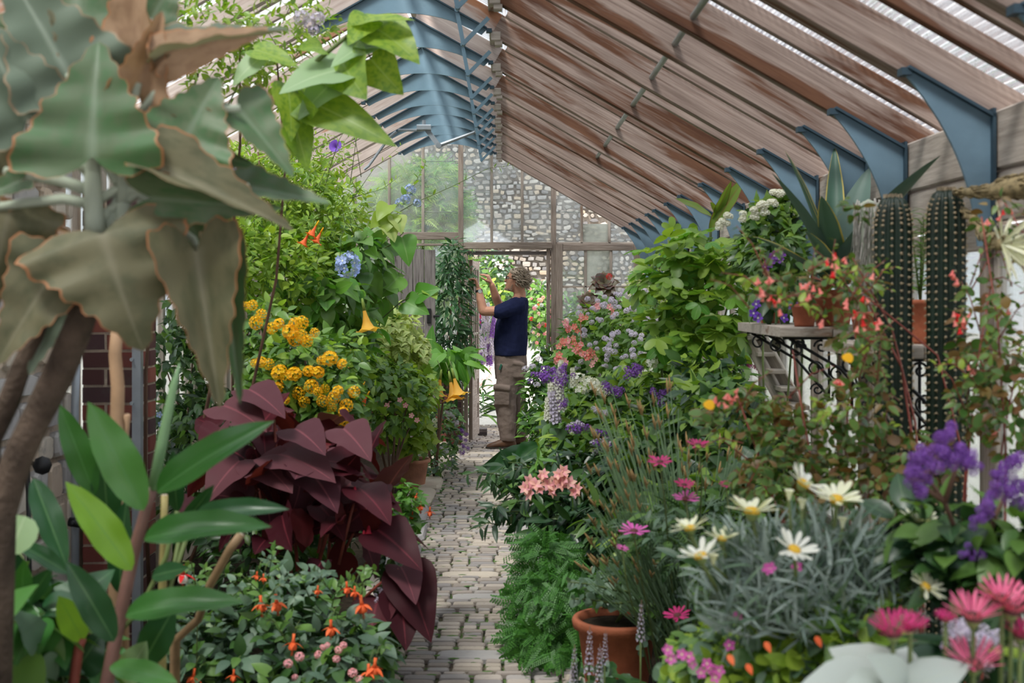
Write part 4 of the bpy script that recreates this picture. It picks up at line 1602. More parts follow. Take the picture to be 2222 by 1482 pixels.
# trousers with cargo pockets
b = MB()
loft(b, [(mp(1108, 764), Xv * .152, Yv * .185), (mp(1108, 780), Xv * .164, Yv * .192), (mp(1109, 805), Xv * .165, Yv * .195), (mp(1107, 822), Xv * .150, Yv * .18)], 22)
for L, s in ((LEG_N, -1), (LEG_F, 1)):
    h, k, a = L
    rows = [(h, .135, .105), (h.lerp(k, .4), .118, .10), (h.lerp(k, .8), .110, .095), (k, .107, .095), (k.lerp(a, .35), .100, .09), (k.lerp(a, .7), .088, .082), (k.lerp(a, .93), .078, .075), (k.lerp(a, 1.02), .076, .07)]
    loft(b, [(c + V(0, s * .004, 0), Xv * rx, Yv * ry) for c, rx, ry in rows], 18)
# near leg's bellows pocket, its flap, hip pocket flap
pk = mp(1089, 861, -HIPY - .088)
b.box(pk, (.15, .07, .185), Matrix.Rotation(.05, 3, 'Y'), 0, .03)
b.box(pk + V(.0, -.018, .105), (.165, .06, .05), Matrix.Rotation(.12, 3, 'Y'), 0, .012)
hp = mp(1125, 803, -.16)
b.box(hp, (.10, .06, .16), Matrix.Rotation(-.05, 3, 'Y'), 0, .02)
b.box(hp + V(0, -.010, .07), (.115, .055, .045), Matrix.Rotation(.18, 3, 'Y'), 0, .012)


def trouser_w(c):
    q = c - MAN
    lowk = max(0, .45 - q.z) * 1.5
    return (.006 + .014 * lowk) * mnoise.noise(Vector((q.x * 6, q.y * 6, q.z * 11 + q.x * 5))) + .003 * mnoise.noise(q * 30)


remeshed('trousers', b, M_KHAKI, .0075, man, 2, trouser_w)
MB().box(mp(1086, 794, -.185), (.018, .012, .06), Matrix.Rotation(.3, 3, 'Y'), 0, .004).build('belt_clip', M_THREAD, man)
# shoes
for L, ang in ((LEG_N, 0), (LEG_F, .25)):
    a = Vector((L[2].x, L[2].y, 0))
    b = MB()
    R = Matrix.Rotation(ang, 3, 'Z')

    def sp(x, y, z): return a + R @ V(x, y, z)
    loft(b, [(sp(.085, 0, .03), V(.0, .02, 0), V(0, 0, .02)), (sp(.07, 0, .045), V(0, .036, 0), V(0, 0, .045)), (sp(.03, 0, .062), V(0, .042, 0), V(0, 0, .062)), (sp(-.03, 0, .060), V(0, .044, 0), V(0, 0, .058)), (sp(-.09, 0, .046), V(0, .048, 0), V(0, 0, .043)), (sp(-.15, 0, .035), V(0, .050, 0), V(0, 0, .032)), (sp(-.19, 0, .028), V(0, .038, 0), V(0, 0, .024)), (sp(-.212, 0, .022), V(0, .015, 0), V(0, 0, .012))], 14)
    sh = b.build('shoe', M_SHOE, man, None, True)
    b = MB()
    pr = [(.095, .02), (.08, .040), (.02, .044), (-.06, .046), (-.14, .054), (-.19, .044), (-.222, .016)]
    ring = [(x, y) for x, y in pr] + [(x, -y) for x, y in reversed(pr)]
    n = len(ring)
    vs = [sp(x, y, .003) for x, y in ring] + [sp(x, y, .024) for x, y in ring]
    b.add(vs, [tuple(range(n - 1, -1, -1)), tuple(range(n, 2 * n))] + [(i, (i + 1) % n, (i + 1) % n + n, i + n) for i in range(n)])
    b.build('sole', M_SOLE, sh)
    b = MB()
    for k in range(4):
        b.tube([sp(-.05 - .022 * k, -.026, .108 - .016 * k), sp(-.055 - .022 * k, 0, .117 - .016 * k), sp(-.05 - .022 * k, .026, .108 - .016 * k)], .0035, 5)
    b.build('laces', M_SOLE, sh)
# hair: a cap and loose locks
b = MB()
hp_ = [(-.055, -.055, .090, .050), (-.03, -.03, .104, .070), (.0, -.005, .114, .082), (.03, .012, .120, .088), (.06, .078, .118, .088), (.09, .088, .104, .078), (.115, .06, .078, .056), (.130, .02, .035, .025)]
loft(b, [(HC + up_ * h + fw * (f - bk) / 2, fw * (f + bk) / 2, sd * w) for h, f, bk, w in hp_], 20)
for i in range(420):
    t = random.random()
    th = random.uniform(-2.5, 2.5)
    ph = random.uniform(-.55, 1.45)
    d = (-fw * math.cos(th) + sd * math.sin(th)) * math.cos(ph) + up_ * math.sin(ph)
    if d.dot(fw) > .55 - .2 * ph and ph < .75: continue
    if d.dot(fw) > .05 and ph < .05: continue
    p = HC + up_ * .015 - fw * .008 + Vector(d) * .092
    g = (-fw * .75 + up_ * (.35 - .9 * random.random()) + d * .55 + Vector((random.gauss(0, .16), random.gauss(0, .16), random.gauss(0, .16)))).normalized()
    L = random.uniform(.045, .075)
    b.tube([p, p + (d * .5 + g * .5) * L * .6, p + g * L + V(0, 0, -.008)], [.0075, .0055, .001], 5)
b.build('hair', M_HAIR, man, None, True)
# short grey stubble along the jaw
b = MB()
for i in range(260):
    s = random.choice((-1, 1)); t = random.random()
    h = -.115 + .075 * random.random()
    c = HC + up_ * h + fw * (.09 - .075 * t) + sd * s * (.018 + .048 * t)
    d = (fw * (1 - t) + sd * s * t - up_ * .5).normalized()
    b.tube([c - d * .004, c + d * .007], [.003, .0008], 4)
o = b.build('beard', M_HAIR, man, None, True); o['kind'] = 'stuff'
# eyes and glasses
for s in (-1, 1):
    c = HC + fw * .080 + sd * s * .032 + up_ * .012
    b = MB(); b.lathe([(.001, -.012), (.009, -.008), (.012, 0), (.009, .008), (.001, .012)], 10, c)
    b.build('eye', M_EYEW, man, None, True)
b = MB()
for s in (-1, 1):
    c = HC + fw * .104 + sd * s * .033 + up_ * .010
    ring = [c + sd * .025 * math.cos(t * .524) + up_ * .017 * math.sin(t * .524) - fw * .004 * abs(math.cos(t * .524)) for t in range(13)]
    b.tube(ring, .0028, 5, 0, False)
    b.tube([c + sd * s * .025, HC + sd * s * .080 + fw * .07 + up_ * .014, HC + sd * s * .082 - fw * .012 + up_ * .008], .0028, 5)
b.tube([HC + fw * .105 + sd * .009 + up_ * .014, HC + fw * .108 + up_ * .016, HC + fw * .105 - sd * .009 + up_ * .014], .0025, 5)
b.build('glasses', M_IRON, man, None, True)
# wrist watch
wc = ARM_N[3].lerp(ARM_N[4], .86); wd = (ARM_N[4] - ARM_N[3]).normalized()
b = MB(); b.tube([wc - wd * .011, wc + wd * .011], .0355, 16, cap=False)
w = b.build('watch', M_IRON, man, None, True)
b = MB(); o_ = V(.25, -1, 0).normalized(); b.tube([wc + o_ * .032, wc + o_ * .042], .019, 16); b.build('watch_face', M_STEELW, w)

# ================================================================== PLANTS ON THE HIGH-WALL SIDE
def gpt(px, D, z=0.0):
    p = P(px, CY, D); p.z = z
    return p


def pot(name, loc, r, h, mat, label, cat='pot', rim=.13, soil=True, group=None):
    o = empty(name, loc, label, cat, group)
    b = MB()
    rb = r * .72
    b.lathe([(rb * .3, .004), (rb, 0), (rb * 1.02, .01), (r * .95, h * (1 - rim)), (r * 1.08, h * (1 - rim) + .004), (r * 1.10, h * .97), (r * 1.06, h), (r * .95, h), (r * .92, h * .90)], 28, loc)
    b.build('body', mat, o, None, True)
    if soil:
        MB().lathe([(r * .935, h * .90), (r * .5, h * .93), (.001, h * .94)], 20, loc).build('compost', M_SOIL, o, None, True)
    return o


# ---- pale glossy climber by the door
p = Plant('jasmine_climber', 'dark glossy climber growing thick against the door post', 'climber', gpt(975, 12.35), nobj=90)
p.limb(gpt(975, 12.3), [P(965, 700, 12.4), P(985, 600, 12.4), P(1000, 560, 12.4)], .012, M_TWIGB)
p.pblob(978, 660, 12.3, 42, 125, .22, 520, .115, 'lance', G_JAS, droop=.55, up=.7, face=.32)
p.pblob(985, 575, 12.35, 22, 60, .15, 120, .10, 'lance', G_JAS, droop=.4, up=.7, face=.32)
p.pblob(962, 790, 12.3, 40, 90, .2, 200, .11, 'lance', G_JAS, droop=.5, up=.7, face=.32)
for i in range(12):
    q = P(1000 + random.uniform(-25, 10), random.uniform(560, 760), 12.25)
    p.spray([q, q + V(.08 + .08 * random.random(), -.05, .02), q + V(.16 + .1 * random.random(), -.08, -.02 + .12 * random.random())], 7, .09, 'lance', G_JAS, .003)
p.done()

# ---- tall grey board door leaning beyond the shrubs
bd = empty('plank_door', P(898, 640, 11.7) * 1, 'tall weathered grey plank door standing behind the pale variegated shrub', 'door')
bd.location.z = 0
x0, x1 = P(848, 0, 11.7).x, P(945, 0, 11.7).x
for i in range(4):
    a = x0 + (x1 - x0) * i / 4; c = x0 + (x1 - x0) * (i + 1) / 4
    beam('plank', ((a + c) / 2, 11.7, .02), ((a + c) / 2, 11.7, P(0, 541 + (i % 2) * 1.5, 11.7).z), .035, c - a - .004, M_WOODG, bd, (1, 0, 0), .004)
for z in (.45, 1.62):
    beam('ledge', (x0 + .02, 11.735, z), (x1 - .02, 11.735, z), .03, .13, M_WOODG, bd)
MB().box((x1 - .06, 11.675, P(0, 685, 11.7).z), (.035, .02, .14), ch=.005).box((x1 + .01, 11.675, P(0, 686, 11.7).z), (.06, .015, .02), ch=.004).build('latch', M_IRON, bd)

# ---- angel's trumpet
p = Plant('angels_trumpet', 'shrub with big drooping leaves and hanging yellow trumpets near the door', 'shrub', gpt(945, 10.3), nobj=60)
p.limb(gpt(945, 10.3), [P(950, 800, 10.2), P(975, 790, 10.2), P(920, 800, 10.3)], .014, M_TWIGB)
p.pblob(968, 778, 10.3, 60, 22, .20, 85, .21, ['lance', 'ovate2'], G_FRESH, droop=.5, up=.9)
p.pblob(915, 800, 10.4, 45, 26, .25, 55, .2, ['lance', 'ovate2'], G_FRESH, droop=.5, up=.9)
for px, py, s, tl in ((957, 818, .19, -.12), (975, 822, .21, .18), (982, 815, .20, .25)):
    q = P(px, py - 10, 9.75)
    p.flower('trumpet', [F_TRUMP, F_TRUMPG], q, (-tl, .1, 1), s, 'trumpet_flower')
    p.twig([q + V(0, 0, .02), q + V(-.03, .05, .09)], .004)
p.done()

# ---- pale variegated shrub
p = Plant('variegated_abutilon', 'pale cream and green variegated shrub in front of the grey planks', 'shrub', gpt(850, 9.7), nobj=110)
p.limb(gpt(850, 9.7), [P(830, 760, 9.6), P(870, 740, 9.6), P(850, 690, 9.7), P(890, 700, 9.7)], .011, M_TWIGB)
p.pblob(855, 730, 9.6, 55, 75, .3, 480, .072, 'lobed', G_CREAM, droop=.5, face=.22)
p.pblob(890, 765, 9.5, 40, 45, .25, 230, .07, 'lobed', G_CREAM, droop=.5, face=.22)
p.pblob(820, 690, 9.7, 40, 45, .25, 170, .07, 'lobed', [G_CREAM, G_FRESH], droop=.5, face=.22)
p.done()

# ---- fresh green mallow-leaved shrub beneath it
p = Plant('green_abutilon', 'fresh green shrub with small pink flowers below the cream variegated one', 'shrub', gpt(850, 9.1), nobj=110)
p.limb(gpt(850, 9.1), [P(830, 850, 9), P(890, 860, 9), P(860, 820, 9), P(920, 880, 9)], .010, M_TWIGB)
p.pblob(850, 860, 9.0, 75, 75, .35, 620, .075, ['lobed', 'ovate'], [G_VINE, G_MID], droop=.4, face=.22)
p.pblob(905, 850, 9.3, 45, 60, .3, 260, .075, ['lobed', 'ovate'], [G_VINE, G_LIME], droop=.4, face=.22)
p.pblob(800, 800, 9.2, 50, 60, .3, 260, .08, ['lobed', 'ovate'], [G_VINE, G_MID], droop=.4, face=.22)
for px, py in ((868, 868), (893, 902), (880, 880), (905, 912), (840, 880)):
    p.flower('star', [F_PINK, F_EYE], P(px, py, 8.65), (0, -1, .3), .022)
p.done()

# ---- big pot beside the path with a mallow in it
pl = gpt(894, 9.85)
pot('terracotta_pot', pl, .135, .235, M_TERRA2, 'round terracotta pot of yellow-green leaves on the kerb of the path')
p = Plant('potted_abutilon', 'yellow-green lobed plant growing in the round pot on the kerb', 'potted plant', pl + V(0, 0, .2), nobj=70)
p.limb(pl + V(0, 0, .2), [P(880, 930, 9.8), P(905, 940, 9.8), P(850, 960, 9.8)], .007, M_TWIG)
p.pblob(888, 940, 9.75, 50, 48, .2, 260, .085, 'lobed', [G_LIME, G_VINE], droop=.5, face=.22)
p.pblob(840, 935, 9.6, 40, 35, .2, 120, .08, 'lobed', [G_LIME, G_VINE], droop=.5, face=.22)
p.done()

# ---- low heliotrope spilling on the kerb
p = Plant('edging_heliotrope', 'low edging plant with pale mauve heads spilling over the kerb near the door', 'flower', gpt(965, 11.0), nobj=70)
p.pblob(955, 930, 11.0, 48, 55, .35, 420, .06, 'ovate', [G_MID, G_DARK], droop=.3, face=.22)
p.pblob(950, 1000, 10.4, 38, 30, .3, 220, .055, 'ovate', [G_MID, G_GREY], droop=.3, face=.22)
for px, py, s in ((1003, 935, .03), (1000, 950, .03), (1006, 968, .028), (1002, 985, .025), (983, 905, .025), (970, 895, .025), (960, 975, .03), (985, 1000, .03), (965, 1010, .03), (990, 920, .025)):
    p.flower('heliotrope_head', F_LILAC if px < 995 else F_PURP, P(px, py, 10.35), (.3, -.6, .8), s)
for px, py in ((940, 918), (948, 925), (936, 930), (944, 912)): p.flower('umbel_head', [F_WHITE, F_EYE], P(px, py, 10.5), (.1, -.7, .6), .02)
p.done()

# ---- vine mass: fine bright foliage over the wall side
p = Plant('plumbago', 'tall bright green wall climber with sky-blue flower heads', 'climber', gpt(520, 7.9), nobj=260)
tips = [P(480, 420, 7.9), P(560, 330, 8), P(640, 260, 8.2), P(690, 420, 8.4), P(600, 560, 7.6), P(520, 520, 7.6), P(700, 350, 8.6)]
p.limb(gpt(520, 7.9), tips, .014, M_TWIGB)
for a in ((520, 430, 7.9, 110, 120, .45, 1100), (630, 470, 8.0, 110, 110, .45, 1200), (600, 590, 7.5, 110, 90, .45, 1100), (720, 460, 8.6, 75, 80, .4, 600), (520, 560, 7.3, 70, 90, .35, 600), (670, 560, 7.9, 90, 80, .4, 700), (610, 400, 8.3, 110, 70, .4, 700)):
    p.pblob(*a, .068, ['lance', 'ovate'], [G_VINE, G_LIME], droop=.1, up=.8, face=.22)
for i in range(60):
    q = P(random.uniform(450, 790), random.uniform(330, 620), random.uniform(7.2, 8.4))
    d = V(random.uniform(-.12, .28), random.uniform(-.25, 0), random.uniform(.05, .32))
    p.spray([q, q + d * .6 + V(0, 0, .05), q + d * 1.3], 9, .06, 'lance', random.choice((G_LIME, G_VINE)), .0025)
for px, py, D, s in ((755, 575, 7.0, .062), (890, 412, 8.6, .035), (868, 440, 8.6, .03), (905, 440, 8.6, .025), (505, 365, 7.0, .05), (530, 368, 7.0, .045), (880, 432, 8.5, .03)):
    p.flower('plumbago_head', [F_BLUE, F_WHITE], P(px, py, D), (.1, -.8, .5), s, 'flower_head')
# the long arching shoot that reaches across the end wall
pts = [P(700, 470, 8.6), P(800, 500, 8.6), P(900, 440, 8.6), P(980, 405, 8.7), P(1060, 365, 8.8), P(1115, 358, 8.8)]
p.spray(pts, 26, .075, 'lance', G_VINE, .004)
p.spray([P(780, 520, 8.4), P(850, 460, 8.5), P(900, 400, 8.6), P(925, 350, 8.6)], 20, .085, 'ovate', G_VINE, .004)
p.spray([P(760, 430, 8.6), P(830, 410, 8.6), P(870, 380, 8.6)], 16, .07, 'lance', G_LIME, .003)
p.done()

# ---- upper climber near the roof on the wall side
p = Plant('roof_climber', 'loose climber with small lime leaves and pale blue flowers high under the rafters', 'climber', gpt(330, 5.4), nobj=150)
p.limb(gpt(330, 5.4), [P(430, 160, 4.7), P(520, 90, 4.7), P(600, 120, 4.8)], .01, M_TWIGB)
for a in ((450, 60, 4.6, 95, 65, .2, 380), (590, 80, 4.7, 80, 50, .2, 200), (680, 50, 4.8, 60, 45, .2, 110), (480, 150, 4.7, 90, 60, .2, 300), (600, 180, 4.9, 60, 60, .2, 160), (700, 340, 8.6, 60, 50, .3, 260), (640, 330, 8.3, 60, 70, .3, 240)):
    p.pblob(*a, .040, ['lance', 'ovate'], [G_LIME, G_VINE], droop=.1, face=.22)
for i in range(26):
    q = P(random.uniform(400, 740), random.uniform(0, 190), random.uniform(4.5, 4.9))
    d = V(random.uniform(-.10, .17), random.uniform(-.10, .07), random.uniform(-.07, .13))
    p.spray([q, q + d * .6 + V(0, 0, .04), q + d * 1.3], 9, .038, 'lance', G_LIME, .0018)
for px, py, s in ((655, 38, .035), (672, 48, .03), (690, 40, .03), (545, 142, .02), (680, 65, .025)):
    p.flower('plumbago_head', [F_LILAC, F_WHITE], P(px, py, 4.5), (.1, -.8, .3), s * .72, 'flower_head')
p.flower('glory', F_VIOL, P(732, 322, 8.0), (-.2, -1, .3), .045, 'morning_glory_flower')
p.flower('glory', F_MAGL, P(835, 622, 8.3), (.2, -1, .2), .022, 'morning_glory_flower')
p.done()

# ---- broad-leaved vine falling in front of the planks
p = Plant('broad_leaved_vine', 'twining vine with broad smooth leaves hanging before the planks and trumpets', 'climber', gpt(700, 8.2), nobj=170)
p.limb(gpt(700, 8.2), [P(800, 480, 8.2), P(760, 620, 7.9), P(850, 580, 8.3)], .009, M_TWIG)
for a in ((700, 650, 7.6, 90, 70, .3, 170), (770, 570, 8.0, 60, 80, .3, 120), (810, 620, 8.2, 40, 60, .3, 50), (760, 720, 7.8, 70, 60, .3, 130)):
    p.pblob(*a, .125, ['heart', 'ovate'], [G_MID, G_FRESH], droop=.6, face=.32, up=.7)
for bx, by, tx, ty, m in ((872, 515, 890, 568, G_FRESH), (905, 640, 945, 622, G_FRESH), (880, 655, 925, 675, G_FRESH), (838, 480, 858, 515, G_CREAM), (850, 465, 832, 500, G_LIME), (842, 445, 818, 470, G_LIME), (860, 470, 872, 498, G_CREAM), (830, 470, 808, 488, G_LIME), (930, 628, 946, 640, G_LIME), (865, 600, 825, 640, G_FRESH), (820, 590, 770, 610, G_FRESH)):
    p.leaf(P(bx, by, 8.0), P(tx, ty, 7.9), (random.uniform(-.4, .4), -1, .5), 'heart', m, 1.0)
p.twig([P(830, 690, 8), P(870, 655, 8), P(915, 632, 8), P(940, 620, 8)], .004)
p.twig([P(790, 560, 8), P(850, 530, 8), P(875, 505, 8), P(850, 470, 8)], .004)
q = P(787, 655, 7.4)
p.flower('trumpet', [F_TRUMP, F_TRUMPG], q, (-.2, .1, 1), .18, 'trumpet_flower')
for px, py in ((800, 860), (790, 840), (690, 490), (672, 510), (700, 505), (760, 770)):
    p.flower('trumpet', [F_ORAN, F_YEL], P(px, py - 8, 7.2), (.4, .1, .8), .09, 'trumpet_flower')
p.done()

# ---- shaded undergrowth behind the brick pier
p = Plant('blue_sage', 'dark leafy bush with small blue flowers behind the steel post', 'shrub', gpt(380, 6.6), nobj=120)
p.limb(gpt(380, 6.6), [P(360, 800, 6.6), P(420, 760, 6.6), P(340, 880, 6.5), P(440, 880, 6.5)], .01, M_TWIGB)
for a in ((380, 820, 6.5, 85, 130, .35, 900), (450, 930, 6.3, 80, 90, .35, 600), (340, 960, 6.3, 60, 90, .3, 400), (400, 700, 6.7, 80, 80, .3, 420), (450, 1080, 6.0, 90, 100, .3, 500), (650, 1120, 5.5, 150, 110, .2, 520), (560, 1180, 5.3, 120, 80, .2, 260)):
    p.pblob(*a, .07, ['ovate', 'lance'], [G_DARK, G_MID, G_DARK], droop=.3, face=.22)
for px, py in ((318, 812), (320, 835), (308, 838), (346, 900), (350, 920), (322, 800)):
    p.flower('star', [F_BLUE, F_WHITE], P(px, py, 6.05), (.1, -1, .2), .018)
p.flower('plumbago_head', [F_BLUE, F_WHITE], P(620, 962, 5.5), (0, -.5, 1), .035, 'flower_head')
p.done()

# ---- lantana
p = Plant('lantana', 'bushy shrub covered in round orange-yellow flower heads behind the burgundy bush', 'shrub', gpt(640, 6.4), nobj=200)
p.limb(gpt(640, 6.4), [P(600, 760, 6.3), P(660, 760, 6.3), P(700, 830, 6.2), P(560, 720, 6.4), P(740, 900, 6.2)], .011, M_TWIGB)
for a in ((640, 800, 6.3, 95, 85, .35, 800), (580, 740, 6.5, 70, 80, .3, 500), (710, 870, 6.2, 70, 75, .3, 550), (600, 880, 6.2, 80, 70, .3, 450), (740, 790, 6.8, 60, 70, .3, 380)):
    p.pblob(*a, .072, 'ovate', [G_MID, G_VINE, G_MID], droop=.25, face=.32)
LANT = [(567, 682), (548, 662), (533, 663), (640, 735), (655, 730), (665, 740), (670, 805), (697, 782), (690, 808), (705, 843), (733, 848), (752, 880), (742, 912), (620, 825), (606, 808), (600, 843), (583, 790), (566, 786), (553, 788), (660, 872), (648, 852), (638, 812), (725, 862), (745, 893), (712, 903), (690, 922), (747, 940), (683, 722), (641, 703), (605, 702), (715, 778), (742, 790), (768, 850), (590, 712), (690, 850), (700, 870), (720, 885), (630, 720), (556, 700), (655, 700), (618, 868), (676, 838)]
for i, (px, py) in enumerate(LANT):
    s = random.uniform(.019, .033)
    p.flower(random.choice(['ball_head', 'ball_head', 'puff_head']), F_YEL, P(px, py, 5.85 + random.uniform(-.05, .1)), (random.gauss(0, .3), -.8, .7), s, 'flower_head')
p.done()

# ---- burgundy shrub
p = Plant('burgundy_shrub', 'large burgundy-leaved shrub beside the path, taller than the fuchsias below', 'shrub', gpt(640, 5.15), nobj=190, twig=M_REDSTEM)
bb = gpt(660, 5.15)
p.limb(bb, [P(540, 880, 5.1), P(600, 930, 5.0), P(690, 960, 5.0), P(760, 1000, 5.0), P(820, 1060, 5.0), P(640, 1050, 4.9), P(560, 1050, 5.0), P(840, 1180, 4.9), P(880, 1250, 4.8), P(730, 1120, 4.8)], .010, M_REDSTEM)
for a in ((550, 950, 5.0, 115, 80, .34, 40), (680, 980, 5.0, 130, 85, .34, 42), (780, 1070, 4.95, 85, 90, .32, 36), (620, 1090, 4.9, 140, 95, .34, 22), (760, 1160, 4.85, 100, 95, .30, 18), (550, 1060, 5.0, 110, 85, .3, 14)):
    p.pblob(*a, .150, ['heart', 'heart2', 'heart2'], [G_BURG, G_BURG, G_BURG2, G_BURG, G_BURG], droop=.45, up=1.0, face=.25, shell=.25, tilt=.6)
for bx, by, tx, ty, m, w in ((540, 845, 615, 880, G_BURG2, .8), (485, 880, 570, 905, G_BURG2, .9), (880, 1235, 932, 1380, G_BURG, .8), (868, 1290, 885, 1392, G_BURG, .9), (820, 1150, 912, 1212, G_BURG, .9), (600, 985, 720, 1005, G_BURG2, 1.0), (660, 1010, 735, 1080, G_BURG2, 1.0), (520, 1000, 440, 1065, G_BURG2, 1.0), (745, 930, 800, 975, G_BURG2, .9), (560, 1000, 625, 1040, G_BURG2, 1.0), (780, 1060, 850, 1110, G_BURG, .9), (820, 1300, 790, 1395, G_BURG, 1.0), (870, 1230, 905, 1290, G_BURG2, .8), (640, 930, 700, 960, G_BURG2, .9), (690, 1250, 660, 1330, G_BURG, .9)):
    p.leaf(P(bx, by, 4.72), P(tx, ty, 4.55), (random.uniform(-.3, .3), -.5, .9), 'heart', m, w)
for pts in ([(745, 1340, 4.8), (820, 1270, 4.7), (865, 1235, 4.7)], [(690, 1200, 4.8), (715, 1060, 4.8), (735, 970, 4.85)], [(735, 1225, 4.8), (770, 1080, 4.8)], [(600, 1000, 4.8), (595, 900, 4.9), (560, 860, 4.9)], [(740, 1000, 4.8), (690, 975, 4.8), (620, 950, 4.8)]):
    p.twig([P(*q) for q in pts], .006, 5)
for px, py in ((800, 1140), (790, 1150), (845, 1190), (820, 1180), (770, 1055)): p.flower('bell', F_CRIM, P(px, py, 4.7), (0, .2, 1), .035)
p.done()

# ---- fuchsia with orange flowers at the path's edge
p = Plant('orange_fuchsia', 'low grey-green fuchsia with hanging orange-red flowers at the path edge', 'shrub', gpt(620, 4.35, .05), nobj=250)
p.limb(gpt(620, 4.3), [P(450, 1330, 4.3), P(560, 1290, 4.3), P(700, 1330, 4.3), P(800, 1420, 4.25), P(500, 1430, 4.2)], .006, M_TWIGB)
for a in ((560, 1400, 4.25, 150, 95, .28, 520), (720, 1420, 4.2, 120, 75, .25, 400), (430, 1420, 4.2, 80, 90, .25, 320), (620, 1300, 4.4, 90, 60, .25, 260), (690, 1490, 4.0, 140, 60, .25, 380)):
    p.pblob(*a, .074, 'ovate', [G_GREY, G_MID, G_GREY, G_DARK], droop=.1, up=1.1, face=.3, tilt=.35)
for i in range(34):
    q = P(random.uniform(400, 830), random.uniform(1260, 1440), random.uniform(3.95, 4.3))
    d = V(random.uniform(-.12, .12), -.08, random.uniform(.02, .14))
    p.spray([q, q + d * .6 + V(0, 0, .03), q + d * 1.2], 8, .05, 'ovate', random.choice((G_GREY, G_MID)), .002)
for px, py, s in ((565, 1292, .062), (598, 1290, .064), (638, 1375, .062), (782, 1292, .068), (718, 1345, .06), (815, 1428, .07), (382, 1435, .062), (422, 1450, .06), (752, 1262, .045), (558, 1240, .03), (572, 1245, .03), (800, 1440, .06), (508, 1452, .045), (690, 1270, .035), (770, 1272, .04), (912, 1088, .05), (933, 1100, .05), (895, 1110, .04), (905, 1070, .03)):
    D = 3.95 if px < 870 else 5.6
    q = P(px, py, D)
    p.flower('fuchsia', [F_ORAN, F_ORAN], q, (random.gauss(0, .15), random.gauss(0, .1), 1), s * 1.2)
    p.twig([q, q + V(.01, .01, .03), q + V(.015, .03, .035)], .0012, 3)
for px, py in ((700, 1405), (730, 1430), (690, 1420), (650, 1425), (745, 1400), (765, 1460), (625, 1440), (640, 1470), (780, 1475), (735, 1410), (710, 1400)):
    p.flower('puff_head', F_PINK, P(px, py, 3.9), (random.gauss(0, .4), -.6, .8), random.uniform(.008, .013), 'flower_head')
p.done()
p = Plant('red_white_fuchsia', 'single red and white fuchsia shoot hanging in shade beside the reddish stem', 'flower', gpt(400, 4.0, 0), nobj=10)
q = P(397, 1225, 3.9)
p.flower('fuchsia', [F_RED, F_WHITE], q, (0, 0, 1), .085)
p.twig([gpt(420, 4.0), P(430, 1300, 4.0), P(415, 1220, 3.95), q + V(0, 0, .01)], .002)
p.spray([P(430, 1300, 4.0), P(420, 1240, 3.95), P(400, 1225, 3.95)], 8, .05, 'ovate', G_MID, .002)
p.done()
# low dark edging below the burgundy shrub, lilac flowers at the kerb
p = Plant('kerb_bellflower', 'small leafy edging plant with lilac flowers on the kerb under the burgundy leaves', 'flower', gpt(850, 5.0), nobj=60)
p.pblob(855, 1190, 5.3, 40, 60, .25, 260, .05, 'ovate', [G_MID, G_DARK], face=.22)
p.pblob(850, 1330, 4.9, 50, 60, .2, 240, .05, 'ovate', [G_MID, G_DARK], face=.22)
p.pblob(880, 1110, 5.7, 25, 60, .2, 160, .06, ['ovate', 'lobed'], [G_FRESH, G_MID], face=.22)
for px, py in ((870, 1325), (875, 1315), (840, 1335), (835, 1290), (825, 1280), (845, 1340), (820, 1300), (880, 1330)):
    p.flower('heliotrope_head', F_LILAC, P(px, py, 4.72), (.2, -.6, .8), .018)
p.done()

# ---- vine branch with big pale leaves reaching in from above
p = Plant('overhead_vine', 'arching branch of large pale and yellow-green leaves high under the rafters', 'climber', P(300, 360, 3.7), nobj=10)
p.stem([P(300, 360, 3.7), P(480, 260, 3.7), P(610, 205, 3.65), P(690, 130, 3.6), P(775, 62, 3.6), P(850, 30, 3.6)], [.012, .010, .008, .007, .005, .003], M_TWIG)
for bx, by, tx, ty, m, w, n in (
        (812, 92, 716, 118, G_PALE, 1.1, (0, -.6, .8)), (752, 150, 610, 165, G_PALE, 1.0, (.1, -.6, .8)), (758, 150, 640, 232, G_PALE, .9, (-.2, -.8, .5)), (805, 128, 864, 198, G_LIMEV, 1.2, (.2, -.8, -.4)), (812, 60, 905, 108, G_LIMEV, .95, (0, -.7, .6)), (758, 55, 892, 18, G_LIMEV, .7, (.2, -.5, .8)),
        (655, 213, 852, 297, G_LIMEV, .55, (.3, -.9, .2)), (625, 190, 640, 292, G_LIMEV, .75, (.4, -.8, -.3)), (552, 108, 645, 130, G_LIMEV, .7, (0, -.7, .7)), (655, 215, 660, 245, G_LIMEV, 1.2, (0, -.8, -.4)), (740, 130, 770, 190, G_LIMEV, 1.1, (0, -.9, -.2)), (640, 270, 668, 360, G_LIMEV, .75, (.3, -.8, -.3)), (610, 285, 640, 330, G_LIMEV, 1, (0, -.8, .3)), (700, 105, 655, 95, G_LIMEV, .9, (0, -.8, .3)), (800, 40, 760, 78, G_LIMEV, .8, (0, -1, .1)), (790, 100, 880, 92, G_PALE, .9, (0, -.5, .9)),
        (560, 130, 500, 175, G_PALE, .9, (0, -.7, .6)), (470, 85, 400, 100, G_PALE, .9, (0, -.7, .6))):
    p.leaf(P(bx, by, 3.6), P(tx, ty, 3.5 + random.uniform(-.06, .06)), n, 'heart', m, w * .9)
for q in ([(690, 130), (755, 150)], [(775, 62), (812, 92)], [(610, 205), (655, 213)], [(775, 62), (805, 128)], [(610, 205), (640, 270)], [(480, 260), (552, 108)]):
    p.twig([P(q[0][0], q[0][1], 3.65), P(q[1][0], q[1][1], 3.6)], .003, 5)
p.done()

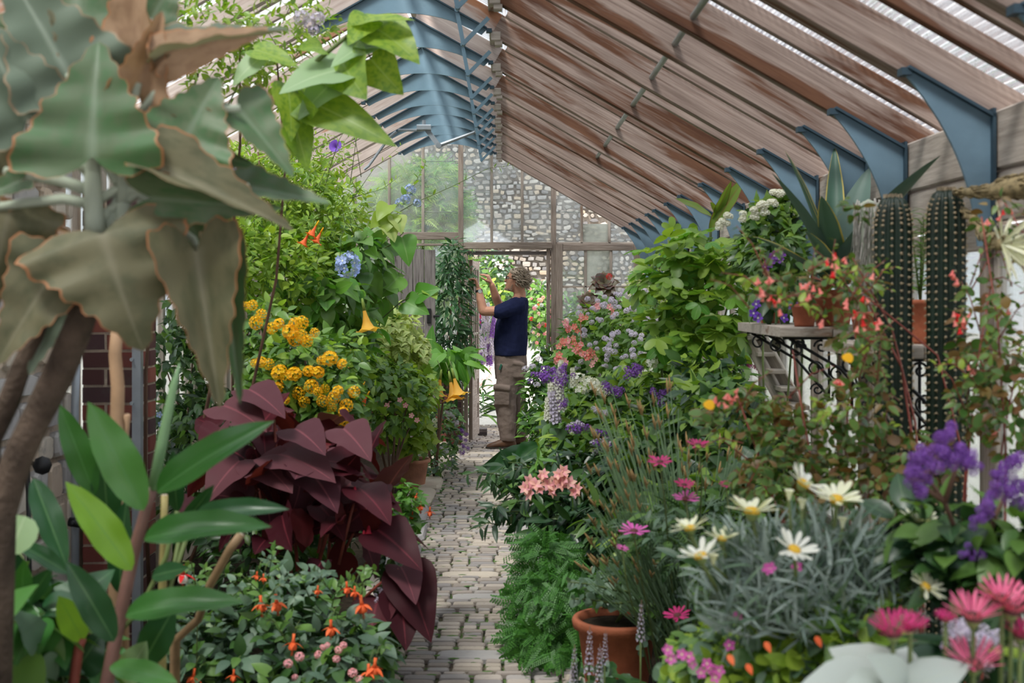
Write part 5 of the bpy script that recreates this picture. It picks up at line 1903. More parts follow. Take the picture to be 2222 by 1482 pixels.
# ================================================================== NEAR PLANTS ON THE HIGH-WALL SIDE
# ---- ginger
KD = 2.75
p = Plant('ginger_lily', 'tall ginger lily with strap leaves on a reddish cane, in front of the burgundy shrub', 'plant', gpt(225, KD + .1), nobj=60)


def gp(px, py, d=0.0): return P(px, py, KD + d)


p.stem([gpt(150, KD + .05), gp(232, 1482), gp(262, 1330), gp(290, 1200), gp(318, 1100), gp(334, 1050)], [.017, .0155, .015, .014, .0125, .011], plain('ginger_cane', (.20, .10, .085), .5, 0, .3, 12))
p.stem([gp(332, 1062), gp(352, 960), gp(376, 840), gp(390, 788)], [.012, .0125, .009, .002], plain('ginger_sheath', (.20, .34, .17), .5, 0, .15, 9))
for bx, by, tx, ty, w, m, n, d in (
        (340, 1068, 548, 906, .95, G_GING, (-.25, -1, .35), -.05), (312, 1108, 196, 876, 1.15, G_GING, (.45, -1, .1), -.06), (286, 1238, 152, 1046, 1.1, G_GINGL, (.7, -.8, .1), -.08), (205, 1075, 134, 882, 1.0, G_GING, (.5, -1, .1), .25),
        (312, 1170, 548, 1106, 1.05, G_GING, (-.1, -.8, .7), -.06), (272, 1336, 488, 1272, 1.1, G_GING, (0, -.75, .75), -.08), (248, 1392, 152, 1222, 1.15, G_GING2, (.5, -.9, .3), -.1), (150, 1245, 28, 1165, 1.0, G_GING2, (.2, -.7, .7), -.05),
        (72, 1038, 145, 1225, 1.0, G_GING2, (.5, -1, .1), .1), (238, 1446, 378, 1470, 1.1, G_GING, (0, -.7, .8), -.1), (420, 1122, 598, 1082, .9, G_GING2, (0, -.8, .6), .15), (236, 1150, 222, 985, 1.2, G_GING2, (.3, -1, 0), .3),
        (260, 1290, 262, 1090, 1.0, G_GING2, (-.3, -1, 0), .3), (180, 1390, 132, 1300, 1.6, G_GINGL, (.3, -.9, .4), .02), (395, 1140, 460, 1060, .9, G_GING2, (.4, -1, .2), .3), (385, 1110, 372, 985, 1.0, G_GING2, (0, -1, 0), .35), (310, 1440, 372, 1325, 1.5, G_GING2, (0, -1, .1), .1), (270, 1482, 310, 1400, 1.6, G_PALE, (0, -1, .2), .1),
        (60, 1300, 5, 1180, 1.2, G_GING2, (.4, -1, .2), .2), (330, 1250, 400, 1230, 1.2, G_GING2, (0, -1, .5), .2)):
    p.leaf(gp(bx, by, d), gp(tx, ty, d - .08), n, 'blade' if abs(tx - bx) < 160 else 'blade2', m, w)
p.stem([gpt(180, KD + .05), gp(160, 1482, .02), gp(172, 1400, .02), gp(180, 1385, .02)], [.013, .012, .011, .009], M_REDSTEM)
for q in ([(150, 1482), (300, 1330), (360, 1210), (385, 1110)], [(275, 1482), (350, 1330), (420, 1122)], [(330, 1482), (395, 1140)], [(20, 1160), (70, 1260), (150, 1420)]):
    p.twig([gp(a, c, .2) for a, c in q], .006, 5)
p.done()
# cut canes standing among the leaves
for nm, pts, r, lab in (('cut_cane', [(352, 1300, 3.05), (356, 1150, 3.0), (357, 1075, 3.0)], .0085, 'short cut yellow cane standing upright among the ginger leaves'), ('cut_branch', [(380, 1390, 3.3), (430, 1345, 3.25), (455, 1270, 3.2), (500, 1190, 3.15), (524, 1158, 3.15)], .011, 'bent brown branch with a cut pale end in front of the burgundy shrub')):
    o = empty(nm, gpt(pts[0][0], pts[0][2]), lab, 'branch')
    q = [gpt(pts[0][0], pts[0][2])] + [P(*a) for a in pts]
    MB().tube(q, [r * 1.25] * 2 + [r] * (len(q) - 2), 9).build('stem', plain(nm + '_bark', (.32, .26, .10) if nm == 'cut_cane' else (.24, .15, .08), .6, 0, .25, 15), o, None, True)
    e = q[-1]; d = (q[-1] - q[-2]).normalized()
    MB().tube([e - d * .002, e + d * .002], r * .85, 9).build('cut_end', M_MORT, o)
    if nm == 'cut_cane':
        for zz in (.35, .75):
            c = q[1].lerp(q[-1], zz); MB().tube([c - d * .004, c + d * .004], r * 1.15, 9).build('node', M_TWIGB, o, None, True)
    else:
        MB().tube([e - d * .05, e - d * .02 + V(.02, 0, .02)], [r * .7, r * .4], 6).build('side_shoot', M_BARK, o, None, True)

# ---- steel post and pipe on the wall side
o = empty('steel_post', P(296, 0, 5.1) * 1, 'grey painted steel post in front of the brick pier', 'post'); o.location.z = 0
x = P(296, 0, 5.1).x; zt = P(0, 640, 5.1).z
MB().box((x, 5.1, zt / 2), (.035, .006, zt)).box((x + .015, 5.12, zt / 2), (.005, .035, zt)).build('upright', M_STEEL, o)
b = MB()
for py in (780, 875, 975, 1080): b.tube([P(287, py, 5.09), P(287, py, 5.09) + V(0, -.012, 0)], .008, 8)
b2 = [P(287, py, 5.09) for py in (780, 875, 975, 1080)]
for q in b2: MB().tube([q, q + V(0, -.012, 0)], .008, 8).build('bolt', M_STEEL, o)
o = empty('rain_pipe', gpt(163, 5.0), 'thin grey pipe with a black tap beside the rubble wall', 'pipe')
MB().tube([gpt(163, 5.0), P(163, 880, 5.0), P(166, 790, 5.0)], .016, 10).build('pipe', M_STEEL, o, None, True)
MB().tube([P(150, 1132, 4.96), P(176, 1136, 4.96)], .018, 9).tube([P(160, 1134, 4.96), P(160, 1134, 4.96) + V(0, -.03, 0)], .012, 8).build('tap', M_IRON, o, None, True)
o = empty('iron_rod', gpt(62, 4.6), 'black iron rod with a knob leaning by the rubble wall', 'rod')
MB().tube([gpt(62, 4.6), P(64, 1245, 4.6), P(60, 1000, 4.6)], .009, 8).build('shaft', M_IRON, o, None, True)
MB().lathe([(.001, -.035), (.025, -.025), (.035, 0), (.025, .025), (.001, .035)], 12, P(92, 1010, 4.6)).tube([P(60, 1003, 4.6), P(92, 1010, 4.6)], .008, 8).build('knob', M_IRON, o, None, True)

# ---- low greenery at the lower corner
p = Plant('corner_foliage', 'grey-green broad leaves crowding under the felty giant leaves at the wall foot', 'plant', gpt(60, 2.7), nobj=40)
for a in ((40, 1400, 2.75, 90, 90, .2, 50), (130, 1440, 2.9, 80, 60, .2, 40), (20, 1300, 2.9, 60, 70, .2, 26)):
    p.pblob(*a, .12, ['ovate', 'heart'], [G_MID, G_GREY, G_GING, G_GING2], droop=.4, face=.32)
p.limb(gpt(60, 2.8), [P(40, 1400, 2.75), P(130, 1420, 2.9)], .006, M_TWIG)
p.leaf(P(55, 1120, 2.6), P(20, 1200, 2.55), (.3, -1, .2), 'round', G_PALE, 1.1)
p.done()

# ---- giant felty kalanchoe
p = Plant('felt_kalanchoe', 'giant felt-leaved succulent with scalloped grey and tan leaves towering at the wall side', 'succulent', gpt(20, 2.35), nobj=10)
K = 2.3


def kp(px, py, d=0.0): return P(px, py, K + d)


p.stem([gpt(-30, K + .1), kp(0, 1120, .08), kp(40, 990, .06), kp(80, 905, .05), kp(128, 810, .04), kp(168, 715, .03), kp(195, 640, .02), kp(205, 540, 0), kp(203, 470, 0)], [.030, .030, .029, .028, .030, .028, .026, .020, .016], M_BARK, 'trunk', 12)
p.stem([gpt(-60, K + .3), kp(-25, 960, .1), kp(20, 870, .08), kp(45, 800, .06), kp(80, 720, .05), kp(110, 640, .05)], [.024, .024, .021, .019, .016, .012], M_BARK, 'trunk', 10)
for a, r in (([(205, 490), (205, 420), (200, 340), (198, 300)], .016), ([(268, 440), (268, 380), (276, 290), (276, 250)], .014), ([(205, 445), (140, 432), (60, 440), (-20, 452)], .011), ([(190, 412), (130, 392), (55, 380), (10, 372)], .012), ([(205, 440), (250, 412), (325, 414), (345, 420)], .010), ([(270, 392), (310, 362), (352, 345)], .011), ([(270, 365), (320, 340), (390, 312)], .012), ([(200, 500), (240, 455), (300, 420), (330, 440)], .010), ([(205, 480), (228, 470), (232, 455)], .016), ([(268, 440), (265, 480), (240, 520)], .014), ([(210, 330), (185, 250), (150, 160)], .011), ([(276, 255), (290, 215), (300, 180)], .010), ([(280, 280), (340, 200), (380, 128)], .010), ([(255, 395), (225, 350), (222, 330)], .010), ([(300, 440), (420, 465), (480, 475)], .009), ([(320, 445), (420, 520), (430, 545)], .008), ([(195, 380), (165, 350), (120, 345)], .010), ([(275, 300), (400, 240), (520, 235)], .009), ([(280, 420), (430, 405), (540, 405)], .009)):
    k = len(a)
    p.stem([kp(x, y, .02) for x, y in a], [r * (1 - .25 * i / (k - 1)) for i in range(k)], M_KSTEM, 'leaf_stalk', 9)
p.stem([kp(203, 300, .05), kp(200, 340, .03), kp(205, 480, .0), kp(208, 520, 0)], [.012, .015, .019, .021], M_KSTEM, 'stem', 10)
p.stem([kp(276, 250, .06), kp(268, 350, .05), kp(266, 430, .04), kp(225, 520, .02)], [.010, .013, .016, .017], M_KSTEM, 'stem', 10)
for bx, by, tx, ty, w, tn, m, n, db, dt in (
        (200, 340, 205, 78, .98, 'kal', G_KAL, (0, -1, .25), -.06, -.02),          # upright middle leaf
        (60, 258, -55, 20, .85, 'kal', G_KALG, (.4, -1, .1), -.02, -.05),
        (150, 165, 5, -90, .80, 'kal', G_KALG, (.3, -1, .2), .02, .0),
        (165, 90, 165, -190, .9, 'kal', G_KAL, (.1, -1, -.3), .16, .25),
        (305, 120, 300, -130, .55, 'kal_fold', G_KALB, (-.4, -1, 0), .06, .04),
        (300, 205, 350, 28, .62, 'kal_fold', G_KALB, (.35, -1, .1), .03, -.02),
        (160, 120, 112, 15, .5, 'kal_curl', G_KALO, (.6, -.8, 0), .03, .0),
        (395, 320, 470, 160, 1.15, 'kal', G_KAL, (.12, -1, .35), -.02, .0),
        (515, 235, 640, 375, .62, 'kal', G_KAL, (.5, -.8, .4), .05, .0),
        (375, 130, 625, 45, .42, 'kal_fold', G_KALG, (-.2, -.6, .9), .03, .05),
        (372, 118, 600, 55, .38, 'kal_curl', G_KALB, (-.2, -1, -.2), -.01, .03),
        (370, 300, 545, 362, .62, 'kal_fold', G_KAL, (.1, -1, -.35), .05, .03),
        (350, 372, 640, 485, .40, 'kal_fold', G_KALO, (.35, -.75, .6), -.06, -.08),
        (330, 430, 610, 455, .40, 'kal', G_KAL, (.1, -1, -.3), -.03, -.05),
        (525, 405, 716, 432, .50, 'kal', G_KAL, (.2, -.7, .7), .08, .04),
        (222, 508, 288, 728, 1.28, 'kal_curl', G_KALO, (.1, -1, .30), -.08, -.14),
        (425, 548, 478, 884, .46, 'kal_fold', G_KALO, (.25, -1, .1), -.03, -.06),
        (478, 552, 525, 878, .24, 'kal_fold', G_KAL, (.5, -1, 0), .02, .0),
        (120, 585, -15, 790, .72, 'kal', G_KALO, (.1, -1, .25), -.02, -.06),
        (20, 460, -30, 660, .9, 'kal_curl', G_KALO, (.3, -1, .1), .02, -.02),
        (128, 640, 62, 815, .5, 'kal', G_KALG, (.4, -1, 0), .06, .04),
        (45, 392, -70, 440, .5, 'kal', G_KAL, (.2, -.8, .5), .0, -.04),
        (5, 470, 150, 500, .4, 'kal_fold', G_KALB, (.1, -.9, .3), .14, .14),
        (10, 300, -40, 420, .9, 'kal_curl', G_KALO, (.4, -1, .2), .06, .02),
        (400, 470, 480, 600, .9, 'kal', G_KAL, (-.1, -1, .2), .12, .10),
        (330, 40, 400, -90, .6, 'kal', G_KAL, (.2, -1, .1), .12, .15),
        (330, 300, 290, 250, 1.1, 'kal_curl', G_KALO, (.1, -1, .1), .2, .2)):
    p.leaf(kp(bx, by, db), kp(tx, ty, dt), n, tn, m, w)
# pale stalks lower on the plant
p.stem([gpt(248, K + .9), P(252, 1000, 3.3), P(256, 840, 3.3), P(250, 770, 3.3), P(256, 700, 3.3)], [.020, .019, .018, .017, .016], plain('bare_stalk', (.36, .22, .13), .7, 0, .2, 12), 'bare_stalk', 9)
p.stem([gpt(275, K + .95), P(268, 990, 3.35), P(275, 900, 3.3)], [.012, .011, .010], MATS['bare_stalk'], 'bare_stalk', 8)
p.done()

# ================================================================== BEYOND THE DOOR
p = Plant('garden_border', 'lavender and red flowers in the sunny garden bed beyond the open door', 'flower', gpt(1060, 15.5, -.02), nobj=60)
p.pblob(1055, 720, 15.5, 28, 60, .3, 200, .10, 'ovate', [G_MID, G_GREY], face=.32)
p.pblob(1062, 660, 17.0, 40, 50, .4, 200, .10, 'ovate', [G_MID, G_LIME], face=.32)
for i in range(34):
    p.flower('spike', [F_LILAC if i % 5 else F_PURP, F_CUP], P(1040 + 40 * random.random(), 690 + 110 * random.random(), 15.1 - .4 * random.random()), (random.gauss(0, .12), -.1, 1), random.uniform(.22, .34), 'flower_spike')
for px, py, s in ((1047, 686, .035), (1040, 700, .02), (1052, 712, .018)): p.flower('ball_head', F_RED, P(px, py, 14.8), (0, -1, .4), s, 'flower_head')
for i in range(14): p.flower('ball_head', F_PINK, P(1040 + 30 * random.random(), 780 + 70 * random.random(), 15.0), (0, -1, .5), .022, 'flower_head')
p.done()
p = Plant('border_lily', 'dark strap-leaved clump on the yard just outside the door', 'plant', gpt(1040, 14.4), nobj=60)
for i in range(56):
    a = random.uniform(-2.2, 2.2); L = random.uniform(.35, .65)
    q = V(P(1042, 0, 14.4).x + random.gauss(0, .04), 14.4 + random.gauss(0, .08), .10 + .35 * random.random())
    d = V(math.sin(a) * .8, -abs(math.cos(a)) * .5, random.uniform(.0, .6))
    p.leaf(q, q + d * L, (0, -.4, 1), 'strap', random.choice((G_DARK, G_CAST, G_MID)), 1.1)
p.done()
p = Plant('wall_creeper', 'white flecked climber on the flint wall seen through the doorway', 'climber', gpt(1075, 20.2, .8), nobj=40)
p.pblob(1072, 590, 20.2, 34, 45, .2, 420, .10, 'ovate', [G_MID, G_GREY, G_GREY], face=.7)
p.pblob(1090, 640, 19.6, 45, 30, .3, 200, .14, 'round', [G_MID, G_DARK], face=.7)
p.pblob(1060, 640, 18.8, 30, 60, .3, 200, .14, 'round', [G_MID, G_DARK], face=.7)
for i in range(40): p.flower('star', [F_WHITE, F_EYE], P(1050 + 50 * random.random(), 555 + 70 * random.random(), 19.9), (0, -1, .1), .02)
p.done()
p = Plant('rose_bush', 'red and pink rose bushes outside the casement window', 'shrub', gpt(1180, 16.2), nobj=80)
for a in ((1175, 700, 16.2, 34, 55, .4, 320), (1240, 700, 16.5, 60, 60, .4, 420), (1300, 690, 16.5, 60, 60, .4, 380), (1170, 640, 17.5, 25, 30, .3, 160)):
    p.pblob(*a, .11, 'ovate', [G_MID, G_FRESH, G_DARK], face=.32)
p.limb(gpt(1200, 16.3), [P(1175, 690, 16.2), P(1240, 680, 16.4), P(1300, 680, 16.4)], .02, M_TWIGB)
for i in range(46):
    m = random.choice((F_RED, F_PINK, F_PINK, F_MAGP, F_LILAC))
    px = random.choice((random.uniform(1150, 1200), random.uniform(1215, 1340)))
    p.flower('ball_head', m, P(px, random.uniform(625, 745), 15.8), (0, -1, .4), random.uniform(.016, .03), 'flower_head')
p.done()
p = Plant('feathery_bush', 'feathery yellow-green bush outside the end wall glass', 'shrub', gpt(900, 14.2), nobj=120)
for a in ((880, 430, 14.2, 60, 75, .4, 600), (940, 430, 14.3, 55, 90, .4, 620), (900, 520, 14.0, 95, 60, .4, 600), (985, 480, 14.4, 40, 60, .3, 300), (850, 620, 14.1, 90, 90, .4, 500), (970, 600, 14.1, 50, 80, .4, 300), (770, 520, 14.2, 80, 120, .4, 500)):
    p.pblob(*a, .20, 'cut_leaf', [G_LIME, G_VINE, G_FRESH], droop=.35, face=.7)
p.limb(gpt(900, 14.2), [P(880, 450, 14.2), P(940, 420, 14.3), P(800, 520, 14.2)], .02, M_TWIGB)
p.done()

# ================================================================== PLANTS ON THE WINDOW SIDE, far to near
p = Plant('cast_iron_plant', 'clump of broad dark strap leaves on the path edge by the man', 'plant', gpt(1200, 11.1), nobj=80)
for bx, by, tx, ty in ((1185, 985, 1055, 990), (1190, 990, 1075, 1008), (1195, 985, 1110, 1020), (1200, 985, 1100, 1000), (1190, 985, 1180, 1040), (1210, 985, 1240, 930), (1205, 990, 1290, 985), (1200, 985, 1140, 1025), (1215, 990, 1260, 1020), (1205, 965, 1190, 900), (1195, 975, 1110, 978)):
    for k in range(3):
        p.leaf(P(bx + random.gauss(0, 8), by + random.gauss(0, 5), 11.1 - .3 * k * .5), P(tx + random.gauss(0, 10), ty + random.gauss(0, 8), 10.7 - .25 * k), (random.gauss(0, .3), -.5, 1), 'blade2', G_CAST, .95)
p.done()

p = Plant('glossy_bush', 'glossy dark-leaved bush beside the man at the end wall', 'shrub', gpt(1165, 11.9), nobj=90)
p.limb(gpt(1165, 11.9), [P(1150, 840, 11.8), P(1180, 800, 11.8), P(1150, 900, 11.7)], .008, M_TWIG)
for a in ((1168, 870, 11.8, 34, 70, .25, 300), (1190, 810, 11.7, 35, 60, .25, 260), (1168, 930, 11.5, 35, 40, .25, 200), (1215, 900, 11.2, 50, 60, .3, 300)):
    p.pblob(*a, .10, ['lance', 'ovate'], [G_MID, G_DARK, G_FRESH], face=.32)
for px, py in ((1155, 795), (1140, 800), (1165, 835), (1170, 780)): p.flower('umbel_head', [F_LILAC, F_CUP], P(px, py, 11.4), (0, -.5, 1), .03, 'flower_head')
p.done()

p = Plant('floss_flower', 'broad bank of lilac powder-puff flower heads along the window side', 'flower', gpt(1340, 8.9), nobj=240)
p.limb(gpt(1340, 8.9), [P(1260, 700, 9.2), P(1330, 690, 9), P(1400, 690, 8.6), P(1300, 780, 8.6), P(1420, 760, 8.2)], .011, M_TWIG)
for a in ((1280, 740, 9.4, 60, 75, .4, 520), (1350, 720, 9.0, 70, 75, .4, 620), (1420, 740, 8.4, 70, 80, .4, 620), (1310, 820, 8.6, 80, 70, .4, 560), (1400, 840, 8.0, 80, 70, .4, 560), (1250, 800, 9.6, 45, 60, .3, 260), (1470, 820, 7.8, 60, 70, .3, 350)):
    p.pblob(*a, .075, ['ovate', 'lobed', 'ovate'], [G_MID, G_VINE, G_MID], droop=.25, face=.32)
AG = [(1385, 640), (1340, 637), (1325, 650), (1305, 660), (1360, 668), (1290, 682), (1340, 690), (1365, 668), (1330, 715), (1345, 725), (1325, 738), (1270, 728), (1262, 745), (1290, 748), (1310, 740), (1315, 760), (1335, 756), (1345, 768), (1370, 745), (1385, 735), (1355, 708), (1300, 765), (1280, 780), (1240, 795), (1255, 805), (1285, 800), (1300, 815), (1330, 790), (1350, 800), (1430, 730), (1445, 722), (1440, 745), (1455, 738), (1415, 690), (1400, 665), (1335, 655), (1350, 640), (1390, 770), (1405, 760), (1320, 640), (1280, 660), (1260, 680), (1300, 700), (1275, 700), (1375, 715), (1400, 725), (1330, 775), (1360, 775), (1420, 790), (1310, 790)]
for px, py in AG:
    D = 9.0 - (px - 1240) * .006
    n = random.choice((1, 2, 2, 3))
    for k in range(n):
        p.flower('puff_head', F_LILAC, P(px + random.gauss(0, 10), py + random.gauss(0, 7), D - .42 + random.uniform(-.1, .05)), (random.gauss(0, .3), -.6, .8), random.uniform(.012, .019), 'flower_head')
for px, py in ((1395, 810), (1420, 805), (1290, 830), (1305, 840), (1320, 835), (1280, 845), (1410, 770), (1425, 780), (1350, 855)):
    p.flower('umbel_head', [F_WHITE, F_WHITE], P(px, py, 7.6), (random.gauss(0, .2), -.6, .8), .03, 'flower_head')
p.done()

p = Plant('pink_begonia', 'upright begonia with coral-pink flower clusters among the lilac puffs', 'flower', gpt(1270, 8.9), nobj=40)
p.limb(gpt(1270, 8.9), [P(1225, 770, 8.7), P(1275, 770, 8.6), P(1260, 700, 8.9)], .007, M_REDSTEM)
p.pblob(1250, 790, 8.7, 45, 45, .2, 110, .085, ['ovate', 'lobed'], [G_FRESH, G_MID], face=.22)
for px, py in ((1220, 745), (1228, 738), (1240, 745), (1215, 780), (1222, 790), (1208, 785), (1275, 775), (1290, 785), (1280, 762), (1265, 690), (1300, 660), (1235, 720), (1245, 712), (1330, 672), (1250, 760), (1258, 752), (1270, 765), (1230, 700)):
    for k in range(3): p.flower('star', [F_CORAL if random.random() < .6 else F_PINK, F_EYE], P(px + random.gauss(0, 5), py + random.gauss(0, 5), 8.25), (random.gauss(0, .4), -1, .3), random.uniform(.018, .028))
p.done()

# dark succulents by the casement
p = Plant('aeonium', 'dark bronze succulent with flat leaf rosettes by the casement', 'succulent', gpt(1310, 10.6), nobj=10)
for px, py, s, n in ((1312, 615, .15, 26), (1278, 655, .13, 24), (1300, 690, .13, 22), (1330, 655, .11, 20)):
    c = P(px, py, 10.4)
    p.stem([gpt(1310, 10.6), gpt(1308, 10.55, .5), c + V(0, 0, -.15), c], [.02, .018, .013, .012], M_BARK)
    for i in range(n):
        a = i * 2.4; k = (i + 2) / (n + 2)
        R_ = Matrix.Rotation(.95, 3, 'X')
        d = R_ @ V(math.cos(a), math.sin(a), .9 - k * .9)
        p.leaf(c, c + d.normalized() * s * (.35 + .65 * k), R_ @ V(-math.cos(a), -math.sin(a), 1), 'round' if k < .6 else 'ovate', G_AEON, 1.1)
p.flower('ball_head', F_RED, P(1322, 600, 10.2), (0, -.8, .6), .025, 'flower_head')
p.done()
p = Plant('pale_sedge', 'pale yellow-green airy shrub with tiny white flowers by the eaves end', 'shrub', gpt(1420, 9.9), nobj=80)
p.limb(gpt(1420, 9.9), [P(1400, 610, 9.8), P(1450, 600, 9.8)], .008, M_TWIG)
p.pblob(1420, 620, 9.8, 55, 40, .3, 420, .07, ['narrow', 'lance'], [G_LIME, G_CREAM, G_VINE], face=.32)
p.pblob(1440, 660, 9.4, 45, 40, .3, 260, .07, ['narrow', 'lance'], [G_LIME, G_VINE], face=.32)
for i in range(22): p.flower('star', [F_WHITE, F_EYE], P(random.uniform(1360, 1450), random.uniform(578, 625), 9.4), (random.gauss(0, .4), -1, .4), .02)
p.done()

# bright green three-lobed shrub
p = Plant('trefoil_shrub', 'bright green shrub with three-part leaves beside the plant shelf', 'shrub', gpt(1510, 6.7), nobj=190)
p.limb(gpt(1510, 6.7), [P(1450, 520, 6.6), P(1520, 500, 6.6), P(1600, 540, 6.4), P(1480, 620, 6.5), P(1580, 660, 6.4), P(1430, 680, 6.5)], .012, M_TWIG)
for a in ((1490, 545, 6.6, 80, 40, .35, 100), (1580, 575, 6.5, 60, 50, .3, 90), (1460, 610, 6.5, 80, 55, .3, 90), (1545, 640, 6.4, 85, 60, .35, 110), (1460, 700, 6.5, 80, 60, .3, 90), (1550, 720, 6.4, 80, 60, .3, 100), (1490, 790, 6.6, 80, 50, .3, 80)):
    p.pblob(a[0], a[1], a[2], a[3] * 1.08, a[4], a[5], int(a[6] * .85), .125, 'trifoliate', [G_VINE, G_VINE, G_FRESH], droop=.15, up=1.5, face=.35, tilt=.28, shell=.2)
p.done()

p = Plant('bronze_canna', 'tall plant with long bronze-edged leaves rising above the bright green shrub', 'plant', gpt(1545, 7.0), nobj=10)
p.stem([gpt(1545, 7.0), P(1540, 620, 7.0), P(1542, 500, 7.0)], [.012, .011, .008], M_TWIG)
for bx, by, tx, ty, n, w in ((1540, 505, 1612, 383, (-.6, -1, .2), .9), (1545, 480, 1590, 395, (.4, -1, .1), .8), (1545, 470, 1470, 425, (0, -.8, .8), .9), (1552, 460, 1545, 440, (0, -1, .3), 1.2)):
    p.leaf(P(bx, by, 6.95), P(tx, ty, 6.85), n, 'blade', G_BRON, w)
p.done()

p = Plant('white_floss', 'leafy shrub with fluffy white heads in front of the eaves brackets', 'shrub', gpt(1680, 6.0), nobj=110)
p.limb(gpt(1680, 6.0), [P(1660, 480, 5.9), P(1700, 450, 5.9), P(1740, 500, 5.9)], .008, M_TWIG)
for a in ((1680, 480, 5.9, 60, 50, .25, 300), (1730, 510, 5.8, 50, 50, .25, 240), (1640, 540, 6.0, 45, 50, .25, 200), (1700, 570, 5.8, 70, 50, .25, 280)):
    p.pblob(*a, .065, ['ovate', 'lobed'], [G_MID, G_VINE, G_DARK], face=.32)
for px, py in ((1688, 418), (1700, 420), (1640, 455), (1650, 448), (1655, 462), (1632, 468), (1572, 480), (1580, 470), (1565, 490), (1660, 445), (1675, 440), (1610, 470)):
    for k in range(3): p.flower('puff_head', F_WHITE, P(px + random.gauss(0, 5), py + random.gauss(0, 4), 5.6), (0, -.6, .9), .015, 'flower_head')
p.done()

# ---------------- shelf with pots
def shelf(name, x0, x1, y0, y1, z, label):
    o = empty(name, (x1, y0, 0), label, 'shelf')
    n = 2
    for i in range(n):
        a = x0 + (x1 - x0) * i / n; c = x0 + (x1 - x0) * (i + 1) / n
        MB().box(((a + c) / 2, (y0 + y1) / 2, z - .018), (c - a - .004, y1 - y0, .036), ch=.004).build('board', M_WOODL, o)
    for yy in (y0 + .06, (y0 + y1) / 2, y1 - .06):
        b = MB()
        b.tube([(x1 - .01, yy, z - .04), (x1 - .01, yy, z - .34)], .006, 6)
        b.tube([(x0 + .03, yy, z - .042), (x1, yy, z - .042)], .006, 6)
        b.tube([(x0 + .05, yy, z - .045), (x1 - .15, yy, z - .16), (x1 - .01, yy, z - .32)], .006, 6)
        for cx, cz, r, s in ((x0 + .08, z - .085, .035, 1), (x0 + .17, z - .075, .028, -1), (x1 - .07, z - .20, .036, 1), (x1 - .06, z - .29, .03, -1)):
            b.tube([(cx + s * r * (1 - k / 22) * math.cos(k * .5), yy, cz + r * (1 - k / 22) * math.sin(k * .5)) for k in range(18)], .0045, 5)
        b.build('scroll_bracket', M_IRON, o, None, True)
    return o


shelf('plant_shelf', 1.03, 1.425, 4.62, 5.45, 1.41, 'weathered wooden plant shelf on iron scroll brackets, holding the striped agave')
shelf('plant_shelf', 1.10, 1.425, 3.72, 4.28, 1.375, 'weathered wooden shelf behind the two tall cacti')
beamo = empty('ladder', gpt(1720, 5.95), 'grey wooden steps leaning against the window posts', 'ladder')
for dx in (0, .07):
    beam('ladder_rail', P(1612, 715, 6.2) + V(dx, 0, 0), P(1735, 905, 5.8) + V(dx, .25, 0), .03, .06, M_WOODL, beamo)
for i in range(5):
    t = .1 + .2 * i
    q = P(1612, 715, 6.2).lerp(P(1735, 905, 5.8), t)
    MB().box(q + V(.035, .12, 0), (.08, .25, .02), None, 0, .003).build('tread', M_WOODL, beamo)
for dx in (0, .07):
    beam('ladder_leg', P(1735, 905, 5.8) + V(dx, .25, 0), V(P(1750, 905, 5.8).x + dx, 6.05, .0), .03, .05, M_WOODL, beamo, (1, 0, 0))

pp = V(1.27, 4.78, 1.41)
pot('agave_pot', pp, .085, .14, M_TERRA, 'dark red clay pot on the shelf holding the yellow-edged agave')
p = Plant('variegated_agave', 'big blue-green agave with yellow leaf edges on the plant shelf', 'succulent', pp + V(0, 0, .12), nobj=10)
c0 = pp + V(0, 0, .15)
AGV = ((1735, 318, 4.6, G_AGAV, 1.0), (1703, 352, 4.4, G_AGAV2, 1.25), (1815, 305, 4.9, G_AGAV, 1.0), (1880, 355, 4.8, G_AGAV2, 1.9), (2022, 298, 4.0, G_AGAV2, .8), (1840, 330, 5.0, G_AGAV, 1.2), (1650, 488, 4.4, G_AGAV, .9), (1672, 590, 4.5, G_AGAV, .7), (1760, 470, 4.3, G_AGAV, 1.0), (1910, 470, 4.6, G_AGAV2, 1.4), (1795, 400, 4.35, G_AGAV, 1.3), (1930, 420, 4.3, G_AGAV2, 1.1), (1700, 650, 4.4, G_AGAV, .7), (1860, 640, 4.4, G_AGAV, .8), (1960, 380, 4.2, G_AGAV2, .7))
for tx, ty, D, m, w in AGV:
    t = P(tx, ty, D); d = t - c0
    p.leaf(c0 + d.normalized() * .02, t, (-d.x * .6, -.45 - d.y * .2, .9), 'agave', m, w)
p.done()
